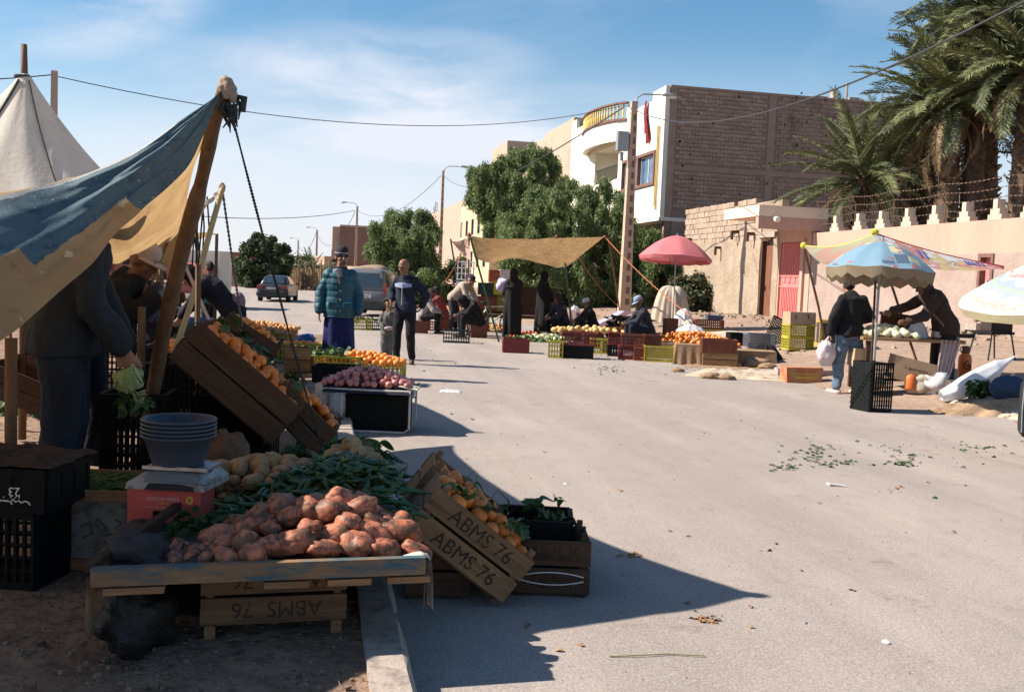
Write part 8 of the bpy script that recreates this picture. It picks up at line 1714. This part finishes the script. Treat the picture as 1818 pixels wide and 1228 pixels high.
obj('tie', MB().ball(a1, (.06, .05, .06), 8, 6).ball(a2+Vector((0, 0, .02)), (.07, .05, .05), 8, 6), mat('yellow_rag', (.62, .56, .06), (.45, .4, .05), 20), sa)
fp_ = gp(1471, 642); obj('pole', MB().tube([a1, (a1+(Ai@fp_))/2+Vector((.03, 0, 0)), Ai@fp_], .022, 7), pole_wood, sa)
p_ = gp(1553, 650); obj('pole', MB().tube([a2, Ai@Vector((p_.x, a2.y+sa.location.y, H(p_.x, p_.y)))], .02, 7), pole_wood, sa); p_ = at(1778, 500, 15.4); obj('pole', MB().tube([a3, Ai@Vector((p_.x+.3, 15.9, H(p_.x, 15.4)))], .014, 7), pole_wood, sa) if False else None
stencil(sa, 'COCA', .32, Matrix.Translation(sail2(.60, .5)+Vector((0, -.04, 0)))@Matrix.Rotation(rad(10), 4, 'Y')@RX, mat('tarp_blue_print', (.12, .16, .36))) if False else None
rg = MB()
for k in range(22): rg.tube([sail2(.5, .5)+Vector((.07*math.cos(k*.3), -.03, .035*math.sin(k*.3))), sail2(.5, .5)+Vector((.07*math.cos(k*.3+.3), -.03, .035*math.sin(k*.3+.3)))], .007, 4, False)
obj('printed_ring', rg, mat('print_grey', (.25, .25, .33)), sa)
bl_ = MB()
for u in (.30, .34, .66, .69, .72, .76, .80): bl_.add([sail2(u, .12)+Vector((0, -.025, 0)), sail2(u+.02, .12)+Vector((0, -.025, 0)), sail2(u+.018, .4)+Vector((0, -.025, 0)), sail2(u-.004, .4)+Vector((0, -.025, 0))], [(0, 1, 2, 3)])
obj('printed_marks', bl_, mat('tarp_blue_print', (.06, .08, .26)), sa)
# right edge umbrella, seen from its rim
yb_ = 9.2; cx2 = at(1905, 500, yb_); zt2 = at(1905, 470, yb_).z
stripe = mat('flowered_white_fabric', (.66, .62, .52), (.58, .54, .48), 3, .8, .1, 30, trans=.3)
nt = stripe.node_tree; N = nt.nodes.new; L = nt.links.new
tc = N('ShaderNodeTexCoord'); sx_ = N('ShaderNodeSeparateXYZ'); L(tc.outputs['Object'], sx_.inputs[0]); vl = N('ShaderNodeVectorMath'); vl.operation = 'LENGTH'; cbx = N('ShaderNodeCombineXYZ'); L(sx_.outputs[0], cbx.inputs[0]); L(sx_.outputs[1], cbx.inputs[1]); L(cbx.outputs[0], vl.inputs[0])
nz = N('ShaderNodeTexNoise'); nz.inputs['Scale'].default_value = 9; nz.inputs['Detail'].default_value = 3; L(tc.outputs['Object'], nz.inputs['Vector']); sc1 = N('ShaderNodeMath'); sc1.operation = 'MULTIPLY_ADD'; L(nz.outputs[0], sc1.inputs[0]); sc1.inputs[1].default_value = .22; L(vl.outputs['Value'], sc1.inputs[2])
rmp = N('ShaderNodeValToRGB'); rmp.color_ramp.interpolation = 'CONSTANT'; base_c = (.64, .60, .50)
for i, (p_, c_) in enumerate([(0, base_c), (.60, (.56, .27, .27)), (.64, base_c), (.70, (.30, .38, .50)), (.76, (.36, .46, .34)), (.80, (.34, .40, .52)), (.86, (.62, .56, .50)), (.93, (.60, .38, .34)), (.965, base_c)]):
    e = rmp.color_ramp.elements[i] if i < 2 else rmp.color_ramp.elements.new(p_); e.position = p_; e.color = (*c_, 1)
L(sc1.outputs[0], rmp.inputs[0]); L(rmp.outputs[0], nt.nodes['Principled BSDF'].inputs['Base Color'])
umbrella_thing('pale flowered parasol with cream edge entering at the right of the picture', Vector((cx2.x, yb_, H(cx2.x, yb_))), zt2+.10, (at(1905, 500, yb_).x-at(1704, 500, yb_).x), .38, stripe, metal_grey, 8, (rad(5), rad(-10)), .09, mat('cream_fabric', (.62, .56, .36), (.55, .49, .3), 4, trans=.35), .05)

# ---------------------------------------------------------------- vegetable stall on the right
sp_ = gp(1598, 694); st = thing('stall_table', 'high plank table of cauliflowers and bags between customer and stall keeper', 'table', sp_, rad(-2)); tz = .80; tw_ = (at(1690, 600, sp_.y).x-at(1515, 600, sp_.y).x)
obj('table_top', MB().box((0, 0, tz), (tw_, .9, .05), jit=.006), wood, st)
for x in (-tw_/2+.1, tw_/2-.15):
    for y in (-.38, .38): obj('leg', MB().box((x, y, tz/2-.02), (.06, .06, tz-.04)), woodd, st)
obj('brace', MB().bar((-tw_/2+.1, -.37, .18), (tw_/2-.1, -.37, .24), .05, .04), woodd, st)
heap('cauliflower', 'creamy cauliflower on the plank table beside the customer', 'cauliflower', 'cauliflowers on the plank table', CAU, 26, TMx(sp_+Vector((-.30, -.02, tz+.055))), .36, .34, .10, .11, sc=(.6, .85), seed=81, layers=1, rot=flatrot)
tarp_heap('shiny white plastic bag open on the plank table', sp_+Vector((.16, -.1, tz+.025)), .16, .14, .28, 11, whp, .08)
tag(obj('tray', MB().box((0, 0, .25), (.55, .40, .05)).box((0, .18, .15), (.5, .04, .2)), woodd, loc=sp_+Vector((.06, .35, tz+.08)), rot=(0, rad(6), 0)), 'dark raised wooden tray at the back of the plank table', 'tray')
for k, (x, w, c, lab, cat) in enumerate(((.48, .15, mat('pink_print', (.5, .25, .24), (.6, .5, .45), 9), 'small pink printed packet on the table', 'packet'), (.64, .24, mat('yellow_print_sheet', (.42, .42, .20), (.25, .30, .35), 7), 'folded printed paper on the table before the keeper', 'paper'), (.86, .26, black_plastic, 'flat black scale pan at the right end of the table', 'scale'))): tag(obj(('packet', 'newspaper', 'scale')[k], MB().box((0, 0, .06), (w, .18, .10 if k < 2 else .06), jit=.01), c, loc=sp_+Vector((x-.05, -.2, tz+.025))), lab, cat)
tag(obj('cloth', MB().grid(lambda u, v: Vector((.30*(u-.5)*(1-.3*v)-.10*v, -.46-.02*math.sin(u*30)-.01*v, -.62*v*(1-.08*math.sin(u*9)))), 24, 12), fab('striped_pink_cloth', (.42, .32, .33), .8), loc=sp_+Vector((tw_/2-.22, 0, tz+.02)), smooth=True), 'pale striped cloth hanging from the right end of the plank table', 'cloth')
bx_ = thing('cardboard_box', 'large cardboard box with brown lettering lying tilted under the plank table', 'box', sp_+Vector((.02, -.30, .34)), rad(-4)); obj('carton', MB().box((0, 0, 0), (.62, .3, .34), Matrix.Rotation(rad(12), 3, 'Y'), jit=.008), cbm, bx_)
marks(bx_, .40, .055, 15, Matrix.Rotation(rad(12), 4, 'Y')@Matrix.Translation((.05, -.162, .02))@RX, mat('brown_print', (.10, .05, .035)), 6)
tag(obj('cardboard_box', MB().box((0, 0, .2), (.3, .3, .26), jit=.01), cbm, loc=sp_+Vector((-.68, -.15, .3))), 'small cardboard box under the left end of the plank table', 'box')
for k, (x, z, r, c) in enumerate(((.35, .16, .26, whp), (-.62, .18, .2, tarp), (.72, .13, .18, whp), (.15, .15, .2, tarp))): sackm(('large crumpled white bag under the middle of the plank table', 'dirty white bag on the ground at the feet of the customer', 'small white bag beside the feet of the stall keeper', 'grey white bag at the foot of the tilted cardboard box')[k], sp_+Vector((x, -.35, z)), (r*1.1, r, r*.8), c, 20+k, .3, name='plastic_bag', cat='bag')
tag(obj('plastic_jug', MB().lathe([(.01, -.13), (.08, -.13), (.085, -.11), (.085, .05), (.06, .09), (.025, .11), (.025, .14), (.001, .14)], 18), mat('orange_jug', (.50, .13, .03), rough=.4), loc=sp_+Vector((-.02, -.42, .2)), smooth=True), 'orange plastic jug half hidden behind the upright black crate', 'jug')
wk = atg(1487, 20.5); t = thing('display_case', 'yellow framed box with dark sides standing on the verge behind the customer', 'box', wk, rad(-4))
obj('panel', MB().box((0, 0, .36), (.62, .4, .42)), fab('dark_panel', (.06, .05, .055)), t); yy = mat('yellow_frame', (.36, .25, .07)); obj('frame', MB().box((0, 0, .60), (.66, .44, .06)).box((0, 0, .11), (.7, .46, .08)).box((-.32, -.2, .36), (.05, .05, .44)).box((.32, -.2, .36), (.05, .05, .44)), yy, t); obj('bottle', MB().box((.1, -.21, .36), (.12, .03, .3)), white_paint, t)
# orange water bottle
ob = gp(1716, 676); orm = mat('orange_plastic', (.62, .14, .02), (.55, .11, .015), 4, .35, 0, spec=.5); t = thing('water_bottle', 'large orange water container with brown cap standing on a stone block', 'bottle', ob+Vector((0, .1, .02)))
obj('body', MB().lathe([(.02, 0), (.09, .0), (.098, .02), (.098, .08), (.092, .095), (.098, .11), (.098, .30), (.088, .36), (.05, .40), (.045, .42)], 24, closed=False), orm, t, smooth=True); obj('cap', MB().lathe([(.05, .40), (.055, .41), (.055, .50), (.05, .51), (.001, .512)], 18), mat('brown_cap', (.16, .07, .05)), t, smooth=True)
obj('handle', MB().tube([(-.05, 0, .40), (-.09, 0, .44), (-.07, 0, .50)], .01, 6), _m['brown_cap'], t)
lg = MB(); lg.tube([(.052*math.cos(a)*1.0, -.1-.0, .22+.06*math.sin(a)) for a in [k*.35 for k in range(4, 19)]], .010, 5); lg.tube([(-.02, -.1, .24), (.01, -.102, .20), (.03, -.1, .25)], .012, 5); obj('emblem', lg, ink, t)
tag(obj('stone_block', MB().box((0, 0, .05), (.5, .3, .2), jit=.02), mat('dark_stone', (.13, .09, .08), (.09, .065, .055), 9), loc=gp(1712, 697)+Vector((.05, .15, 0))), 'dark stone block beneath the orange water container', 'block')
# chair with boxes
cp = gp(1769, 700); chz = .0; chY = 17.6; cpos = at(1770, 500, chY); cpos.z = H(cpos.x, chY); t = thing('metal_chair', 'black metal framed chair carrying cardboard boxes on the verge', 'chair', cpos, rad(18)); s_ = 1.1
for x in (-.22, .22):
    for y in (-.2, .2): obj('leg', MB().tube([(x*1.35, y*1.2, 0), (x, y, .42), (x*.9, y*.9, .47)], .014, 7), black_plastic, t)
obj('seat', MB().box((0, 0, .48), (.50, .46, .045), jit=.004), blackf, t)
tag(obj('cardboard_box', MB().box((0, 0, .19), (.42, .30, .38), jit=.008), mat('dark_carton', (.045, .03, .025), (.03, .02, .018), 5), loc=cpos+Vector((.05, 0, .505)), rot=(0, 0, rad(10))), 'dark box standing on the seat of the metal chair', 'box')
tag(obj('cardboard_box', MB().box((0, 0, .16), (.44, .22, .32), jit=.008), mat('light_carton', (.30, .20, .15), (.24, .16, .12), 5), loc=cpos+Vector((.06, .1, .89)), rot=(0, 0, rad(10))), 'lighter cardboard box on top of the dark one on the chair', 'box')
# white sack with greens, burlap, blue bundle at the right edge
ws = gp(1712, 716); T = TMx(ws+Vector((.28, .25, 0)))
def sackf(u, v):
    a = u*6.2832; c = Vector((-.50+1.02*v, 0, .06+.62*v**1.25)); r = .50*(.17+.13*math.sin(math.pi*min(1, v*1.15)))*(1 if v < .72 else max(.05, (1-v)/.28))*(1+.10*math.sin(a*5+v*6)*v+.12*noise.noise(Vector((math.cos(a)*2, math.sin(a)*2, v*4)))); q = c+Vector((-.25*math.sin(a)*r, math.cos(a)*r*.8, math.sin(a)*r)); q.z = max(.01, q.z); return q
ss = MB().grid(sackf, 40, 36); ss.xf(T); tag(obj('sack', ss, mat('white_woven_sack', (.72, .72, .76), (.64, .65, .72), 6, .5, .4, 60, trans=.2, spec=.4), smooth=True), 'long white woven sack lying open with greens, pulled up to a point', 'sack')
leafy(150, TMx(ws+Vector((.20, -.02, .10)), 0), .17, .08, 0, .20, 'dark green leaves spilling from the mouth of the white sack', seed=91, s=1.3)
tarp_heap('brown burlap sheet spread over a low heap at the right edge', gp(1755, 742)+Vector((.45, .35, 0)), 1.0, .42, .22, 13, mat('tan_burlap', (.34, .235, .15), (.28, .185, .115), 9, .95, .7, 50, c3=(.2, .13, .08), s3=5), .085)
gcloth('pale rag hem lying under the burlap sheet', ((1680, 722), (1818, 752), (1830, 735), (1690, 712)), cm, .03, 8)
sackm('dark blue cloth bundle resting behind the burlap sheet', at(1790, 690, 13.1), (.24, .2, .18), mat('blue_knit', (.03, .055, .11), (.02, .04, .085), 20, .9, .6, 60), 31, .12, name='bundle', cat='bundle')
rc = at(1826, 724, 6.0); t = thing('side_mirror', 'rounded dark object with a pale rim cut off by the right edge', 'mirror', rc); obj('housing', loft(MB(), [(-.02, -.17, .17, .03, .03), (.0, -.18, .18, .04, .04), (.05, -.16, .16, .035, .035)], 20, 5), black_plastic, t, smooth=True); obj('rim', MB().tube([(-.036, -.01, -.15), (-.042, -.012, 0), (-.036, -.01, .16)], .005, 6), metal_grey, t)
obj('stalk', MB().tube([(.02, .03, -.15), (.10, .05, -1.12)], .015, 7), black_plastic, t)

# ---------------------------------------------------------------- litter
def grit():
    q = random.Random(5); m = MB(); n_ = 0
    for _ in range(1500):
        px, py = q.uniform(-60, 760), q.uniform(1000, 1228) if q.random() < .6 else q.uniform(700, 1000); p = gnd(px, py, .10); l = LS(p)[0]
        if l > KERB-.16: continue
        r = q.uniform(.002, .009); m.box((p.x, p.y, p.z+r*.5), (r*2, r*1.6, r*1.3), Matrix.Rotation(q.random()*6, 3, 'Z'), jit=r*.35)
    for _ in range(60):
        p = gnd(q.uniform(-40, 640), q.uniform(1040, 1228), .115); a = q.uniform(0, 3.14); L_ = q.uniform(.02, .07); m.bar(p, p+Vector((math.cos(a)*L_, math.sin(a)*L_, .004)), .0025, .002)
    tag(obj('grit', m, mat('grit', (.25, .18, .13), (.12, .09, .07), 40), None), 'small stones and straw bits trodden into the pavement dirt', 'grit', kind='stuff')
    m = MB()
    for _ in range(1300):
        px, py = q.uniform(640, 1818), 620+600*q.random()**1.3; p = gnd(px, py); 
        if LS(p)[0] < KERB+.02: continue
        r = q.uniform(.001, .0045)*(.6+p.y*.06)*(1.5 if q.random() < .1 else .8); m.box((p.x, p.y, p.z+.004+r*.4), (r*2, r*1.6, r*1.2), Matrix.Rotation(q.random()*6, 3, 'Z'), jit=r*.3)
    tag(obj('grit', m, mat('road_grit', (.20, .15, .12), (.40, .33, .27), 60, rand=0), None), 'scattered grit and crumbs over the asphalt', 'grit', kind='stuff')
grit()
def litter():
    q = random.Random(77); groups = (('scattered green trimmings on the road below the right stalls', lf_m, 230, (1380, 1818, 778, 832), 1.0), ('torn green leaves along the foot of the crate row', lf_m, 170, (1010, 1400, 642, 668), 1.0), ('dry brown leaves and scraps scattered over the road', mat('dry_litter', (.30, .15, .06), (.2, .1, .04), 9), 130, (820, 1818, 690, 1180), .7), ('green scraps near the lone maroon crate', lf_m, 70, (900, 1160, 614, 645), 1.0), ('dark scraps on the shaded pavement in front', mat('dark_scrap', (.05, .04, .03)), 120, (0, 640, 1050, 1228), .4), ('bits of leaf around the left orange crates', lf_m, 90, (500, 840, 640, 780), 1.1))
    vs0 = [v.co.copy() for v in LEAF[0].vertices]; fs0 = [tuple(p.vertices) for p in LEAF[0].polygons]
    for lab, m_, n, (x0, x1, y0, y1), s in groups:
        m = MB(); cl = [(q.uniform(x0, x1), q.uniform(y0, y1)) for _ in range(max(4, n//22))]
        for _ in range(n):
            c = cl[q.randrange(len(cl))] if q.random() < .75 else (q.uniform(x0, x1), q.uniform(y0, y1)); px, py = c[0]+q.gauss(0, 16), c[1]+q.gauss(0, 3)
            p = gnd(px, py); l = LS(p)[0]
            if l < KERB and p.y < 22: p = gnd(px, py, .11)
            p.z += .008; T = Matrix.Translation(p)@Matrix.Rotation(q.uniform(0, 6.3), 4, 'Z')@Matrix.Rotation(q.uniform(-.4, .4), 4, 'X')@Matrix.Scale(s*q.uniform(.25, 1.1), 4); m.add([T@w for w in vs0], fs0)
        tag(obj('leaf_litter', m, m_), lab, 'litter', kind='stuff')
litter()
for k, (px, py, s, c) in enumerate(((1486, 863, .09, 'w'), (1430, 1107, .02, 'w'), (1574, 1142, .02, 'w'), (1004, 860, .02, 'w'), (1660, 885, .03, 'g'), (1100, 871, .04, 'o'))):
    p = gnd(px, py); tag(obj('scrap', MB().box((0, 0, .008), (s*1.6, s*.6, .008), jit=.006), {'w': whp, 'g': lf_m, 'o': burlap}[c], loc=p, rot=(0, .1, k)), ('flat white scrap in the middle right of the road', 'small white scrap near the tip of the tent shadow', 'tiny white scrap at the lower right of the road', 'tiny pale scrap beside the curved tent shadow', 'little green scrap on the right of the road', 'tan scrap right of the curved shadow')[k], 'scrap')
p = gnd(1165, 1168); tag(obj('stalk', MB().tube([(-.19, -.02, .008), (-.05, .0, .012), (.06, .03, .01), (.2, .02, .012)], .003, 5), mat('dry_stalk', (.25, .22, .12)), loc=p), 'long dry plant stalk lying on the road at the bottom', 'stalk')
p = gnd(800, 696); tag(obj('scrap', clothpatch(TMx(p), .14, .10, .03, 6, nu=16), whp, smooth=True), 'crumpled clear plastic on the road right of the blue basin', 'scrap')
